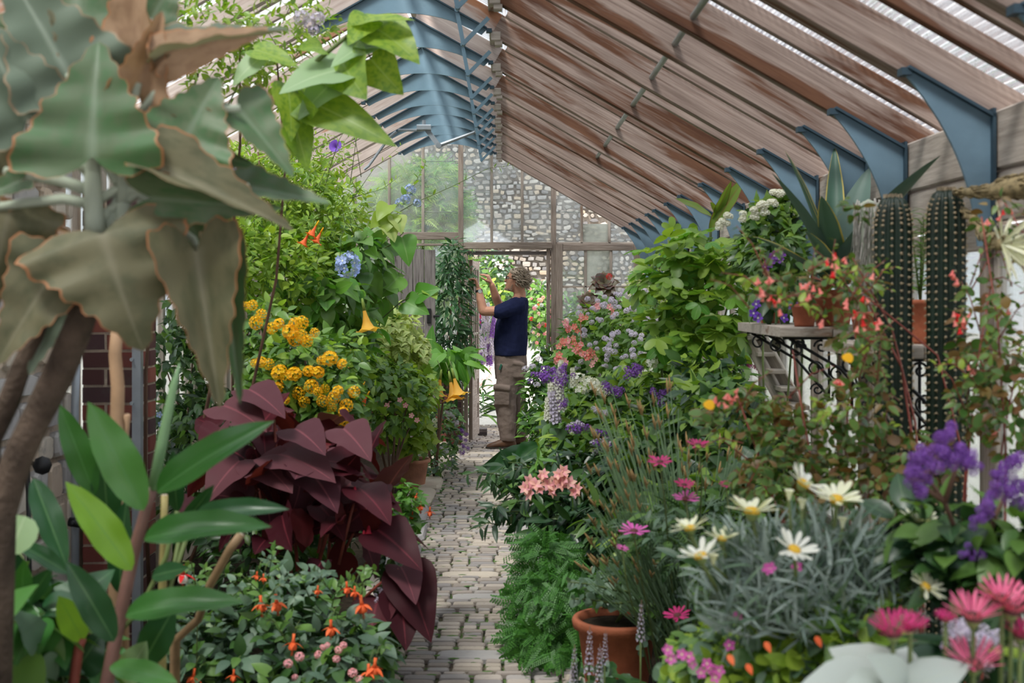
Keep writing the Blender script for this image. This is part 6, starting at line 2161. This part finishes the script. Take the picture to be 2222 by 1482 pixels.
for i, (px, D, s, lab, mt) in enumerate(((1672, 5.3, .055, 'small pot of violet trailing flowers on the shelf end', M_TERRA), (1745, 4.72, .05, 'little dark clay pot at the near shelf corner', M_TERRA))):
    q = V(P(px, 0, D).x, D, 1.41)
    q.x = max(q.x, 1.10)
    pot('flower_pot', q, s, .085, mt, lab)
    if i == 0:
        p = Plant('streptocarpus', 'trailing pot plant with violet flowers on the shelf end', 'potted plant', q + V(0, 0, .07), nobj=60)
        p.pblob(1690, 560, 5.2, 60, 55, .12, 160, .075, ['ovate', 'lance'], [G_DARK, G_MID], droop=.4, face=.32)
        p.pblob(1690, 640, 5.1, 50, 40, .12, 80, .085, ['ovate', 'lance'], [G_DARK, G_MID], droop=.6, face=.32)
        p.limb(q + V(0, 0, .08), [P(1680, 580, 5.2), P(1710, 560, 5.2)], .004, M_TWIG)
        for px_, py_ in ((1680, 555), (1690, 562), (1672, 566), (1695, 550), (1660, 580), (1720, 655), (1715, 662), (1640, 660), (1635, 680), (1645, 690), (1785, 535), (1700, 690), (1790, 528), (1668, 572)):
            p.flower('star', [F_VIOL if py_ > 600 else F_PURP, F_WHITE], P(px_, py_, 4.95), (random.gauss(0, .3), -1, .2), .022)
        p.done()
# old man cactus
q = V(P(1885, 0, 4.12).x, 4.12, 1.375)
pot('cactus_pot', q, .06, .10, M_TERRA, 'terracotta pot of the shaggy white cactus behind the two green columns')
p = Plant('old_man_cactus', 'shaggy white-haired cactus column behind the two green ones', 'cactus', q + V(0, 0, .08), nobj=0)
zt = P(0, 432, 4.12).z
MB().lathe([(.03, q.z + .08), (.036, q.z + .2), (.038, zt - .05), (.03, zt - .015), (.001, zt)], 16, (q.x, q.y, 0)).build('stem', M_KSTEM, p.root, None, True)
b = MB()
M_HAIRW = plain('cactus_hair', (.50, .48, .44), .9, 0, .25, 40)
for i in range(420):
    a = random.random() * 6.283; z = q.z + .12 + (zt - q.z - .12) * random.random() ** .8
    r = .037
    d = V(math.cos(a), math.sin(a), 0); s_ = V(q.x, q.y, z) + d * r
    L = random.uniform(.06, .16)
    b.tube([s_, s_ + d * .012 + V(0, 0, -L * .4), s_ + d * .008 + V(random.gauss(0, .008), random.gauss(0, .008), -L)], [.0022, .0018, .0008], 3)
o = b.build('white_hair', M_HAIRW, p.root, None, True); o['kind'] = 'stuff'
p.done()
q = V(P(1997, 0, 3.95).x, 3.95, 1.375)
pot('square_pot', q, .055, .14, M_TERRA, 'bright orange clay pot between the two tall cacti')
p = Plant('needle_plant', 'spiky fine-leaved green plant in the orange pot between the cacti', 'potted plant', q + V(0, 0, .12), nobj=70)
for i in range(5):
    t = q + V(random.gauss(0, .015), random.gauss(0, .015), .38 + .05 * random.random())
    p.spray([q + V(0, 0, .13), q.lerp(t, .5) + V(0, 0, .06), t], 46, .05, 'narrow', random.choice((G_FRESH, G_MID)), .004, taper=.2)
p.done()

# ---------------- the two columnar cacti
M_CAC = plain('cactus_skin', (.007, .020, .011), .5, 0, .35, 14, .2)
M_ARE = plain('cactus_areole', (.34, .27, .18), .9, 0, .2, 30)
M_SPN = plain('cactus_spine', (.40, .30, .16), .7)
M_BUD = plain('cactus_bud', (.27, .21, .11), .8, 0, .5, 60, .4)


def cactus(px, ytop, D, r, label, lean=0.0):
    ztop = P(0, ytop, D).z
    x = P(px, 0, D).x
    base = V(x, D, 0)
    pot('cactus_tub', base, .15, .34, M_TERRA, 'floor pot of the ' + label.split(' cactus')[0] + ' cactus')
    o = empty('column_cactus', base + V(0, 0, .32), label, 'cactus')
    nr = 13
    b = MB()
    prof = [(.75, .30), (.95, .40), (1, .55)] + [(1, .55 + (ztop - .12 - .55) * i / 14) for i in range(1, 15)] + [(.97, ztop - .07), (.88, ztop - .035), (.70, ztop - .012), (.45, ztop - .002), (.15, ztop - .004)]
    n = nr * 4
    vs, fs = [], []
    for k, z in prof:
        for j in range(n):
            a = 2 * math.pi * j / n
            rr = r * k * (1 - .24 * (0.5 - 0.5 * math.cos(a * nr)) * 1.0)
            vs.append((x + rr * math.cos(a), D + rr * math.sin(a), z))
    for i in range(len(prof) - 1):
        for j in range(n):
            q_ = (j + 1) % n
            fs.append((i * n + j, i * n + q_, (i + 1) * n + q_, (i + 1) * n + j))
    fs.append(tuple(range((len(prof) - 1) * n, len(prof) * n)))
    b.add(vs, fs).build('column', M_CAC, o, None, True)
    b = MB(); sp = MB()
    for j in range(nr):
        a = 2 * math.pi * j / nr
        z = .5 + random.random() * .01
        while z < ztop - .005:
            k = 1.0 if z < ztop - .09 else math.sqrt(max(.0, 1 - ((z - ztop + .09) / .09) ** 2)) * .98 + .02
            d = V(math.cos(a), math.sin(a), .0)
            c = V(x, D, z) + d * r * k
            b.lathe([(.0042, 0), (.004, .0015), (.0022, .0035), (0, .004)], 6, c, M=d.to_track_quat('Z', 'Y').to_matrix())
            for s in range(4):
                e = (d + V(random.gauss(0, .5), random.gauss(0, .5), random.gauss(0, .5))).normalized()
                sp.tube([c, c + e * .008], [.0008, .0003], 3)
            z += .0215 if z < ztop - .1 else .014
    q_ = b.build('areoles', M_ARE, o, None, True); q_['kind'] = 'stuff'
    q_ = sp.build('spines', M_SPN, o); q_['kind'] = 'stuff'
    b = MB()
    for i in range(90):
        a = random.random() * 6.28; rr = r * .5 * random.random() ** .5
        c = V(x + rr * math.cos(a), D + rr * math.sin(a), ztop - .004)
        b.tube([c, c + V(random.gauss(0, .004), random.gauss(0, .004), .012)], [.002, .0006], 3)
    q_ = b.build('crown_wool', M_ARE, o); q_['kind'] = 'stuff'
    return o


ca = cactus(1938, 427, 3.60, .0535, 'shorter dark green ribbed cactus column')
cb = cactus(2053, 412, 3.56, .0540, 'taller dark green ribbed cactus column bearing a scaly flower bud')


def bud(parent, pts, rad, name):
    b = MB(); b.tube(pts, rad, 10)
    for i in range(70):
        t = random.random(); k = min(int(t * (len(pts) - 1)), len(pts) - 2); f = t * (len(pts) - 1) - k
        c = Vector(pts[k]).lerp(Vector(pts[k + 1]), f); d = (Vector(pts[k + 1]) - Vector(pts[k])).normalized(); r = rad[k] * (1 - f) + rad[k + 1] * f
        o_ = Matrix.Rotation(random.random() * 6.28, 3, d) @ d.orthogonal().normalized()
        b.tube([c + o_ * r * .9, c + o_ * (r + .004) + d * .014, c + o_ * (r + .003) + d * .026], [.004, .003, .0008], 4)
    return b.build(name, M_BUD, parent, None, True)


bud(cb, [P(2072, 418, 3.52), P(2110, 417, 3.45), P(2150, 415, 3.40), P(2185, 408, 3.36), P(2222, 402, 3.33), P(2260, 398, 3.31)], [.010, .013, .021, .031, .032, .016], 'flower_bud')
bud(cb, [P(2090, 455, 3.52), P(2112, 475, 3.45), P(2135, 510, 3.40), P(2155, 522, 3.15), P(2175, 530, 3.0)], [.010, .011, .015, .021, .016], 'flower_tube')
b = MB()
c = P(2172, 530, 3.0)
for i in range(46):
    d = V(random.gauss(.7, .4), random.gauss(-.2, .35), random.gauss(.0, .65)).normalized()
    M = aim(c, d, (random.gauss(0, 1), -1, random.gauss(0, 1)), random.uniform(.07, .11), .7)
    t = TPL['narrow']
    b.add([M @ Vector(v) for v in t['v']], [tuple(t['loops'][k:k + 4]) for k in range(0, len(t['loops']), 4)], list(map(tuple, t['uv'])))
b.build('flower', F_CREAM, cb, None, True)

# ---------------- coral-flowered shrub
p = Plant('coral_fuchsia', 'open shrub with small coral flowers on arching red stems around the cacti', 'shrub', gpt(1960, 3.35), nobj=280, twig=M_REDSTEM)
cbase = gpt(1960, 3.3)
p.limb(cbase, [P(1640, 640, 3.35), P(1760, 600, 3.3), P(1850, 560, 3.2), P(1600, 860, 3.4), P(1560, 950, 3.4), P(1720, 760, 3.3), P(1890, 720, 3.2)], .0045, M_REDSTEM, 'stem', .45)
p.limb(gpt(2120, 3.1), [P(2130, 470, 3.1), P(2180, 440, 3.05), P(2210, 560, 3.0), P(2150, 620, 3.1), P(2215, 760, 3.0), P(2110, 760, 3.1)], .0045, M_REDSTEM, 'stem', .3)
for a in ((1700, 620, 3.35, 80, 35, .12, 80), (1820, 620, 3.3, 80, 60, .14, 120), (1860, 740, 3.3, 50, 70, .14, 90), (1620, 900, 3.4, 110, 50, .14, 190), (1760, 950, 3.3, 120, 70, .16, 330), (1860, 880, 3.15, 70, 80, .14, 170), (1990, 990, 3.1, 80, 50, .14, 160), (2140, 720, 3.05, 60, 110, .14, 150), (2190, 880, 3.0, 60, 120, .14, 190), (2170, 470, 3.05, 50, 40, .12, 36), (1900, 1050, 3.1, 130, 60, .16, 330), (1700, 1050, 3.2, 110, 60, .14, 240), (2110, 880, 3.05, 40, 70, .12, 80), (1850, 460, 3.25, 25, 30, .06, 22)):
    p.pblob(*a, .031, ['ovate', 'round'], [G_CORAL, G_CORAL, G_CORAL, G_CORALR], droop=.25, up=.9, face=.22)
for i in range(70):
    px, py = random.choice(((random.uniform(1620, 1900), random.uniform(580, 670)), (random.uniform(1820, 1910), random.uniform(640, 880)), (random.uniform(2090, 2222), random.uniform(580, 950)), (random.uniform(1520, 1980), random.uniform(860, 1100))))
    q = P(px, py, random.uniform(2.95, 3.25))
    d = V(random.uniform(-.10, .10), random.uniform(-.05, .03), random.uniform(-.04, .12))
    p.spray([q, q + d * .6 + V(0, 0, .02), q + d * 1.2], 7, .034, 'ovate', random.choice((G_CORAL, G_CORAL, G_LIME)), .0022)
CORAL = [(1640, 615), (1652, 640), (1668, 650), (1645, 632), (1675, 605), (1800, 568), (1818, 562), (1812, 585), (1838, 568), (1755, 622), (1772, 635), (1760, 645), (1892, 600), (1880, 655), (1873, 690), (1905, 700), (1690, 662), (1582, 862), (1560, 872), (1597, 858), (1815, 828), (1822, 842), (2070, 598), (2078, 612), (2064, 682), (2080, 700), (2094, 714), (2102, 692), (2182, 682), (2176, 468), (2192, 458), (2112, 806), (1878, 670), (1842, 660), (1850, 682), (1780, 700), (1686, 680), (1870, 715), (1900, 712), (2150, 490), (2085, 720), (1588, 870), (1740, 630), (1805, 595), (1660, 660), (2144, 645), (2170, 930), (1565, 880)]
for px, py in CORAL:
    for k in range(2):
        p.flower('bell', F_CORAL if random.random() < .8 else F_RED, P(px + random.gauss(0, 5), py - 8 + random.gauss(0, 5), 2.98), (random.gauss(0, .4), random.gauss(0, .3), 1), random.uniform(.012, .019))
for px, py in ((1833, 768), (1532, 870)): p.leaf(P(px, py, 2.97), P(px + 14, py + 16, 2.95), (0, -1, .3), 'round', F_YEL, 1.1, 'yellow_leaf')
p.done()

# ---------------- middle ground: stocks, verbena, reeds, darks
p = Plant('verbena', 'clumps of violet and white flower spikes over dark leaves at the middle of the bank', 'flower', gpt(1290, 7.2), nobj=150)
p.limb(gpt(1290, 7.2), [P(1210, 850, 7.0), P(1240, 820, 7.0), P(1330, 850, 6.9), P(1360, 830, 6.9)], .007, M_TWIG)
for a in ((1260, 900, 7.2, 70, 60, .35, 400), (1340, 880, 7.0, 70, 60, .3, 380), (1300, 960, 6.8, 90, 60, .3, 460), (1400, 930, 6.6, 80, 60, .3, 380), (1220, 960, 7.4, 50, 50, .3, 240), (1440, 860, 6.9, 60, 50, .3, 280)):
    p.pblob(*a, .085, ['ovate', 'lobed', 'lance'], [G_MID, G_DARK, G_VINE], face=.22)
for px, py, s, m in ((1190, 818, .05, F_PURP), (1175, 822, .035, F_PURP), (1198, 808, .035, F_PURP), (1368, 812, .045, F_PURP), (1385, 805, .035, F_PURP), (1320, 840, .04, F_PURP), (1330, 850, .035, F_PURP), (1248, 930, .045, F_PURP), (1255, 922, .03, F_LILAC), (1445, 855, .04, F_PURP), (1460, 862, .035, F_PURP), (1330, 950, .05, F_PURP), (1315, 962, .04, F_LILAC), (1340, 965, .04, F_PURP), (1220, 880, .03, F_PURP), (1225, 800, .035, F_PURP), (1295, 890, .03, F_LILAC), (1620, 795, .03, F_MAGL), (1650, 790, .03, F_MAGL), (1640, 800, .03, F_MAGL), (1420, 850, .03, F_PURP)):
    p.flower('heliotrope_head', m, P(px, py, 6.35), (random.gauss(0, .2), -.6, .8), s, 'flower_head')
for px, py, s in ((1212, 865, .16), (1205, 915, .17), (1215, 890, .16), (1218, 830, .12), (1190, 910, .12), (1245, 838, .10), (1200, 880, .13)):
    p.flower('fat_spike', [F_LILAC if py % 2 else F_WHITE, F_CUP], P(px, py, 6.7), (random.gauss(0, .12), -.15, 1), s, 'flower_spike')
for px, py in ((1255, 820), (1275, 828), (1262, 845), (1300, 845), (1415, 788), (1290, 835), (1310, 850)):
    p.flower('umbel_head', [F_WHITE, F_WHITE], P(px, py, 6.5), (0, -.6, .8), .03, 'flower_head')
p.done()

p = Plant('peruvian_lily', 'dark-leaved plant with a cluster of peach-pink lily flowers over the path', 'flower', gpt(1230, 6.5), nobj=170)
p.limb(gpt(1230, 6.5), [P(1170, 1040, 6.3), P(1220, 1050, 6.3), P(1120, 1050, 6.3), P(1280, 1040, 6.2), P(1140, 1120, 6.1)], .006, M_TWIG)
for a in ((1180, 1080, 6.3, 80, 50, .25, 230), (1260, 1090, 6.2, 80, 60, .25, 240), (1300, 1020, 6.3, 80, 50, .3, 240), (1250, 1160, 6.0, 90, 60, .25, 240), (1330, 1150, 5.8, 70, 80, .25, 240), (1130, 1030, 6.5, 50, 35, .2, 110), (1380, 1030, 6.0, 80, 70, .3, 260)):
    p.pblob(*a, .125, 'lance', [G_DEEP, G_DARK, G_MID, G_DEEP], droop=.45, up=.9, face=.22)
for i in range(16):
    q = P(random.uniform(1070, 1220), random.uniform(1000, 1140), random.uniform(5.9, 6.3))
    d = V(random.uniform(-.16, .0), -.08, random.uniform(-.05, .06))
    p.spray([q, q + d * .6 + V(0, 0, .02), q + d * 1.2], 7, .11, 'lance', random.choice((G_DEEP, G_FRESH, G_DARK)), .003, droop=.4)
for px, py in ((1140, 1060), (1148, 1045), (1162, 1052), (1175, 1036), (1188, 1052), (1200, 1062), (1212, 1030), (1226, 1040), (1235, 1048), (1215, 1052), (1180, 1030), (1205, 1045), (1255, 1062), (1245, 1070), (1152, 1072), (1222, 1024), (1195, 1068), (1170, 1062)):
    p.flower('funnel6', [F_PEACH, F_PINK], P(px, py, 5.75), (random.gauss(0, .6), -.9, .5), random.uniform(.028, .038))
p.done()

# maidenhair fern falling on to the path
p = Plant('maidenhair_fern', 'bright green maidenhair fern tumbling on the path beside the clay pot', 'fern', gpt(1185, 5.6), nobj=150)
for a in ((1180, 1300, 5.45, 62, 75, .22, 190), (1185, 1200, 5.6, 50, 50, .2, 110), (1250, 1310, 5.3, 70, 80, .2, 160), (1160, 1370, 5.3, 45, 40, .2, 90), (1210, 1390, 5.2, 70, 35, .2, 90)):
    p.pblob(a[0], a[1], a[2], a[3], a[4], a[5], int(a[6] * 1.7), .105, 'fern_frond', G_FERN, droop=.75, up=.6, face=.7, shell=.3)
p.done()

# terracotta pot with a trailing grey plant
ppx = gpt(1338, 4.75)
pot('terracotta_tub', ppx, .155, .30, M_TERRA, 'large dark red clay pot behind the lilac flower spikes')
p = Plant('trailing_helichrysum', 'sprawling soft grey-green stems spilling over the large clay pot', 'potted plant', ppx + V(0, 0, .27), nobj=90)
for pts in ([(1400, 1290), (1330, 1280), (1280, 1268), (1230, 1262)], [(1420, 1300), (1340, 1310), (1270, 1300), (1240, 1300)], [(1420, 1290), (1500, 1250), (1560, 1230)], [(1380, 1290), (1400, 1350), (1390, 1420)]):
    p.spray([P(x, y, 4.55 - .1 * i) for i, (x, y) in enumerate(pts)], 18, .05, 'round', G_GREY, .006, ang=.9)
for a in ((1400, 1260, 4.7, 80, 45, .2, 200), (1460, 1300, 4.5, 70, 60, .2, 220), (1330, 1270, 4.75, 60, 25, .15, 90)):
    p.pblob(*a, .075, ['ovate', 'lance'], [G_DARK, G_MID, G_GREY], face=.22)
p.limb(ppx + V(0, 0, .28), [P(1400, 1250, 4.7), P(1460, 1280, 4.6)], .006, M_TWIG)
p.done()

# reed clump
p = Plant('cape_rush', 'clump of stiff upright green rush stems with brown tips', 'plant', gpt(1520, 4.7), nobj=0)
M_RUSH = plain('rush_stem', (.10, .17, .08), .5, 0, .3, 9)
M_TIP = plain('rush_tip', (.42, .26, .11), .8, 0, .3, 20)
b0 = gpt(1530, 4.6)
for i in range(230):
    if i < 60: tx, ty = random.uniform(1285, 1480), random.uniform(840, 1000)
    elif i < 120: tx, ty = random.uniform(1450, 1640), random.uniform(960, 1080)
    else: tx, ty = random.uniform(1265, 1430), random.uniform(1010, 1270)
    t = P(tx, ty, random.uniform(4.1, 4.7) if i < 120 else random.uniform(3.85, 4.3))
    s = b0 + V(random.gauss(0, .05), random.gauss(0, .05), .02)
    md = s.lerp(t, .5) + V(-.02, 0, .06)
    o = MB().tube([s, s.lerp(md, .5) + V(0, 0, .02), md, t], [.0032, .003, .0027, .0015], 5).build('culm', M_RUSH, p.root, None, True)
    if i % 2 == 0:
        d = (t - md).normalized()
        b = MB(); b.tube([t - d * .01, t + d * .02, t + d * .05], [.002, .0045, .001], 5)
        b.tube([t, t + d * .02 + V(.012, 0, .006)], [.003, .0008], 4)
        b.build('seed_tip', M_TIP, p.root, None, True)
p.done()

# filler greens low in the bank
p = Plant('bank_foliage', 'mixed mid-green leafy filler low in the window-side bank', 'plant', gpt(1450, 5.4), nobj=180)
for a in ((1450, 960, 5.8, 110, 60, .3, 380), (1540, 900, 5.6, 90, 70, .3, 360), (1590, 880, 5.4, 60, 60, .3, 160), (1420, 1180, 5.2, 100, 70, .3, 360), (1500, 1120, 4.9, 110, 70, .3, 380), (1620, 1000, 4.9, 120, 70, .3, 420), (1540, 820, 6.0, 80, 60, .3, 260), (1600, 1100, 4.4, 120, 60, .25, 320)):
    p.pblob(*a, .085, ['ovate', 'lance', 'lobed'], [G_MID, G_DARK, G_VINE, G_DEEP], face=.22)
p.done()
for i, (px, D) in enumerate(((1447, 6.6), (1665, 5.2))):
    pot('clay_pot', gpt(px, D), .14, .40 if i == 0 else .30, M_TERRA2, ('old clay pot half hidden below the violet heads', 'old clay pot low under the coral shrub stems')[i])

# ---------------- magenta daisies
def daisy(p, c, d, r, mp_, md_, n=16, cup=.2, jit=.12, pw=1.15):
    d = Vector(d).normalized(); c = Vector(c)
    M = aim(c, d.orthogonal(), d, r)
    disc = mesh_obj('flower', tpl_mesh('daisy_disc', md_), M, p.root)
    mesh_obj('flower_cup', tpl_mesh('daisy_cup', F_CUP), M, disc)
    o = d.orthogonal().normalized()
    for i in range(n):
        a = 2 * math.pi * i / n + random.gauss(0, .06)
        s = Matrix.Rotation(a, 3, d) @ o
        y = s + d * (cup + random.gauss(0, jit))
        Mp = aim(c + s * r * .22, y, d - s * cup, r * random.uniform(.75, .95), pw)
        mesh_obj('petal', tpl_mesh('ray_petal', mp_), Mp, disc)


p = Plant('magenta_daisy', 'magenta daisies on thin stems among the rush clump', 'flower', gpt(1500, 3.9), nobj=60)
for px, py, r, m in ((1515, 965, .034, F_MAG), (1432, 1002, .036, F_MAG), (1485, 1052, .032, F_MAG), (1488, 1082, .038, F_MAGL), (1576, 1052, .022, F_MAG), (1376, 1152, .042, F_MAGL), (1470, 1335, .040, F_MAG), (1802, 1048, .030, F_MAG), (1350, 1190, .02, F_MAGL)):
    D = 3.7
    c = P(px, py, D)
    daisy(p, c, (random.gauss(0, .15), -.28, 1), r, m, F_DISCD, 15, .12)
    p.twig([c + V(0, 0, -.012), c + V(.02, .05, -.12), gpt(1500 + (px - 1500) * .6, 3.95, max(.1, c.z - .45))], .0025, 5)
for a in ((1480, 1150, 4.0, 110, 60, .2, 200), (1560, 1220, 3.7, 80, 60, .2, 150)):
    p.pblob(*a, .075, ['cut_leaf', 'lance'], [G_MID, G_GREY, G_DARK], face=.4)
p.done()

# ---------------- white daisies over silver foliage
p = Plant('white_daisy', 'creamy white daisies rising from a mound of silver needle foliage', 'flower', gpt(1750, 2.75), nobj=220, twig=M_TWIG)
WD = ((1632, 1108, .056, (.05, .02, 1)), (1815, 1082, .052, (.0, -.30, .9)), (1745, 1048, .048, (.5, -.3, .9)), (1497, 1145, .040, (-.2, .0, 1)), (1566, 1168, .036, (.1, .0, 1)), (1520, 1205, .046, (-.25, .02, 1)), (1724, 1192, .046, (.25, -.45, .9)), (1995, 1132, .042, (.15, -.1, 1)), (2010, 1272, .040, (.5, -.4, .8)))
for px, py, r, d in WD:
    c = P(px, py, 2.62 if py < 1180 else 2.48)
    daisy(p, c, d, r, F_WHITE if px % 3 else F_CREAM, F_DISC, 17, .30, .24, 1.3)
    b_ = P(1750 + (px - 1750) * .45, 1330, 2.75)
    p.twig([c + V(0, 0, -.012), c.lerp(b_, .45) + V((px - 1750) * .00006, 0, -.03), b_], .0042, 6)
for px, py in ((1548, 1215), (1828, 1135), (1740, 1095), (1712, 1075)):
    p.flower('bell', F_CREAM, P(px, py + 12, 2.62), (0, .1, -1), .026, 'flower_bud')
    p.twig([P(px, py + 12, 2.62), P(px + (1750 - px) * .4, 1300, 2.7)], .003, 5)
for a in ((1650, 1230, 2.72, 105, 85, .16, 210), (1790, 1220, 2.72, 110, 90, .16, 230), (1720, 1310, 2.66, 140, 60, .16, 240), (1880, 1270, 2.7, 80, 70, .14, 150), (1590, 1310, 2.66, 80, 60, .14, 120)):
    p.pblob(a[0], a[1], a[2], a[3], a[4], a[5], int(a[6] * 1.9), .07, ['narrow', 'needle', 'needle', 'needle'], [G_SILV, G_GREY, G_SILV], droop=-.7, up=.3, face=.5, outw=.6)
for i in range(150):
    q = P(random.uniform(1540, 1930), 1340 + random.gauss(0, 12), 2.68)
    t = P(random.uniform(1540, 1950), random.uniform(1130, 1280), 2.6)
    p.leaf(q, t, (random.gauss(0, .4), -1, .2), 'narrow', random.choice((G_SILV, G_GREY)), .45, 'needle_leaf') if i < 110 else None
p.done()

# ---------------- vivid heliotrope at the window side
p = Plant('purple_heliotrope', 'vivid purple flower clusters on dark stems in front of the tallest cactus', 'flower', gpt(2060, 2.6), nobj=80, twig=M_TWIGB)
PH = [(2040, 948, .030), (2065, 938, .026), (2010, 985, .032), (2050, 985, .034), (2085, 985, .030), (1985, 1000, .028), (2000, 1025, .028), (2030, 1010, .030), (2095, 1005, .028), (1985, 1055, .028), (1998, 1068, .024), (2068, 1012, .028), (2180, 1025, .030), (2200, 1010, .030), (2215, 1050, .034), (2170, 1060, .032), (2150, 1085, .030), (2135, 1110, .030), (2195, 1075, .030), (2125, 1018, .024), (2160, 1035, .024), (2120, 1125, .024), (1975, 1030, .022), (2100, 1195, .018), (2120, 1205, .018), (2220, 1090, .03), (2110, 985, .024)]
for px, py, s in PH:
    
    for _k in range(4): p.flower('ball_head', F_PURP, P(px + random.gauss(0, 9), py + random.gauss(0, 8), 2.45 + random.gauss(0, .01)), (random.gauss(0, .3), -.5, .8), s * random.uniform(.32, .45), 'flower_head')
for a in ([(2085, 1180), (2050, 1090), (2015, 1040), (2000, 1030)], [(2050, 1090), (2070, 1030), (2080, 1000)], [(2140, 1180), (2160, 1120), (2190, 1060)], [(2015, 1040), (2035, 985)], [(2160, 1120), (2140, 1105)], [(2085, 1180), (2095, 1260), (2110, 1400)], [(2140, 1180), (2130, 1300), (2120, 1420)], [(2050, 1090), (2010, 1060)]):
    p.stem([P(x, y, 2.5 + .03 * (y - 1000) / 200) for x, y in a], [.006 - .001 * i for i in range(len(a))], M_TWIGB)
for a in ((2120, 1230, 2.55, 110, 80, .14, 120), (2040, 1160, 2.65, 100, 70, .14, 110), (2190, 1180, 2.5, 60, 70, .12, 70), (2180, 1260, 2.5, 60, 60, .12, 60)):
    p.pblob(*a, .085, 'ovate', [G_DEEP, G_DARK, G_MID], droop=.4, face=.22)
p.done()

# ---------------- hot pink daisies and white felt leaves in the near corner
p = Plant('pink_daisy', 'large hot pink daisies above the white felted leaves', 'flower', gpt(2110, 2.1), nobj=40)
for px, py, r, d, m in ((1938, 1372, .040, (-.1, -.22, 1), F_MAG), (2112, 1338, .044, (0, -.22, 1), F_MAGP), (2195, 1322, .046, (.1, -.25, 1), F_MAGP), (2112, 1440, .046, (0, -.25, 1), F_MAGP), (2215, 1378, .034, (.1, -.2, 1), F_MAG), (2052, 1345, .020, (0, -.2, 1), F_MAG), (2175, 1300, .040, (0, -.3, .9), F_MAGP), (1975, 1362, .030, (.1, -.2, 1), F_MAG)):
    c = P(px, py, 2.05)
    daisy(p, c, d, r * 1.12, m, F_DISCD, 34, .75, .22, .5)
    p.twig([c + V(0, 0, -.012), c + V(.01, .03, -.12), V(c.x + .02, c.y + .06, c.z - .45)], .004, 6)
for px, py in ((2075, 1378), (2100, 1392), (2130, 1385), (2150, 1400), (2090, 1368)): p.flower('heliotrope_head', F_LILAC, P(px, py, 2.2), (0, -.6, .8), .022, 'flower_head')
p.pblob(2140, 1450, 2.25, 90, 60, .1, 60, .10, 'ovate', [G_DEEP, G_DARK], face=.22)
p.leaf(P(2140, 1410, 2.2), P(2240, 1422, 2.1), (0, -.6, .9), 'blade', G_LIME, 1.0)
p.done()
p = Plant('felt_leaf_plant', 'white felted broad leaves in the near corner under the pink daisies', 'plant', gpt(1950, 2.05), nobj=10)
fc = P(1955, 1500, 2.05)
for tx, ty, D, n, w in ((1770, 1440, 1.98, (-.1, -.5, .9), 1.0), (1845, 1392, 2.05, (-.1, -.7, .8), 1.1), (1985, 1390, 2.1, (.1, -.7, .7), 1.0), (2075, 1425, 2.0, (.2, -.6, .8), 1.0), (1905, 1380, 2.12, (0, -.8, .6), 1.0), (1760, 1490, 1.95, (-.1, -.4, 1), .9), (1880, 1460, 1.92, (0, -.5, .9), 1.0), (2040, 1465, 1.93, (.2, -.6, .8), 1.1), (1960, 1430, 1.95, (0, -.7, .7), .9)):
    p.leaf(fc + V(0, (D - 2.05) * .3, 0), P(tx, ty, D), n, 'ovate2', G_FELT, w * 1.45)
p.stem([gpt(1955, 2.1), fc + V(0, .02, -.1), fc], [.012, .011, .009], M_KSTEM)
p.done()

# ---------------- small plants along the near edge
p = Plant('spurflower', 'slender lilac-white flower spikes rising in front of the clay pot', 'flower', gpt(1290, 3.9), nobj=40)
for px, y0, y1 in ((1278, 1460, 1362), (1312, 1440, 1370), (1245, 1482, 1402), (1390, 1390, 1305), (1300, 1482, 1400), (1240, 1500, 1440)):
    a, c = P(px, y0, 3.75), P(px + 2, y1, 3.72)
    p.flower('whorl_spike', [F_LILAC, M_TWIGB], a, c - a, (c - a).length, 'flower_spike')
    p.twig([gpt(px, 3.85, .2), a], .0025)
p.pblob(1290, 1500, 3.9, 80, 40, .15, 110, .07, 'ovate', [G_DARK, G_GREY], face=.22)
p.done()
p = Plant('near_groundcover', 'yellow-green ground cover dotted with tiny magenta flowers below the daisies', 'plant', gpt(1620, 2.9, .1), nobj=200)
for a in ((1600, 1430, 2.9, 130, 55, .2, 420), (1720, 1420, 2.7, 110, 60, .18, 360), (1520, 1455, 3.1, 70, 45, .18, 220), (1850, 1350, 2.6, 90, 50, .15, 220)):
    p.pblob(*a, .045, ['ovate', 'round'], [G_VINE, G_LIME, G_GREY, G_MID], face=.4, up=1.0)
for px, py in ((1448, 1410), (1455, 1430), (1500, 1440), (1520, 1460), (1540, 1450), (1552, 1470), (1582, 1400), (1600, 1340), (1665, 1235), (1730, 1230), (1672, 1232), (1560, 1455), (1495, 1425), (1480, 1420), (1535, 1440)):
    p.flower('star', [F_MAGL, F_EYE], P(px, py, 2.55), (random.gauss(0, .4), -1, .3), .013)
for px, py in ((1770, 1380), (1660, 1392), (1580, 1420), (1620, 1440)): p.leaf(P(px, py, 2.5), P(px + 12, py + 22, 2.48), (0, -1, .2), 'ovate', F_ORAN, 1.0, 'withered_leaf')
p.done()
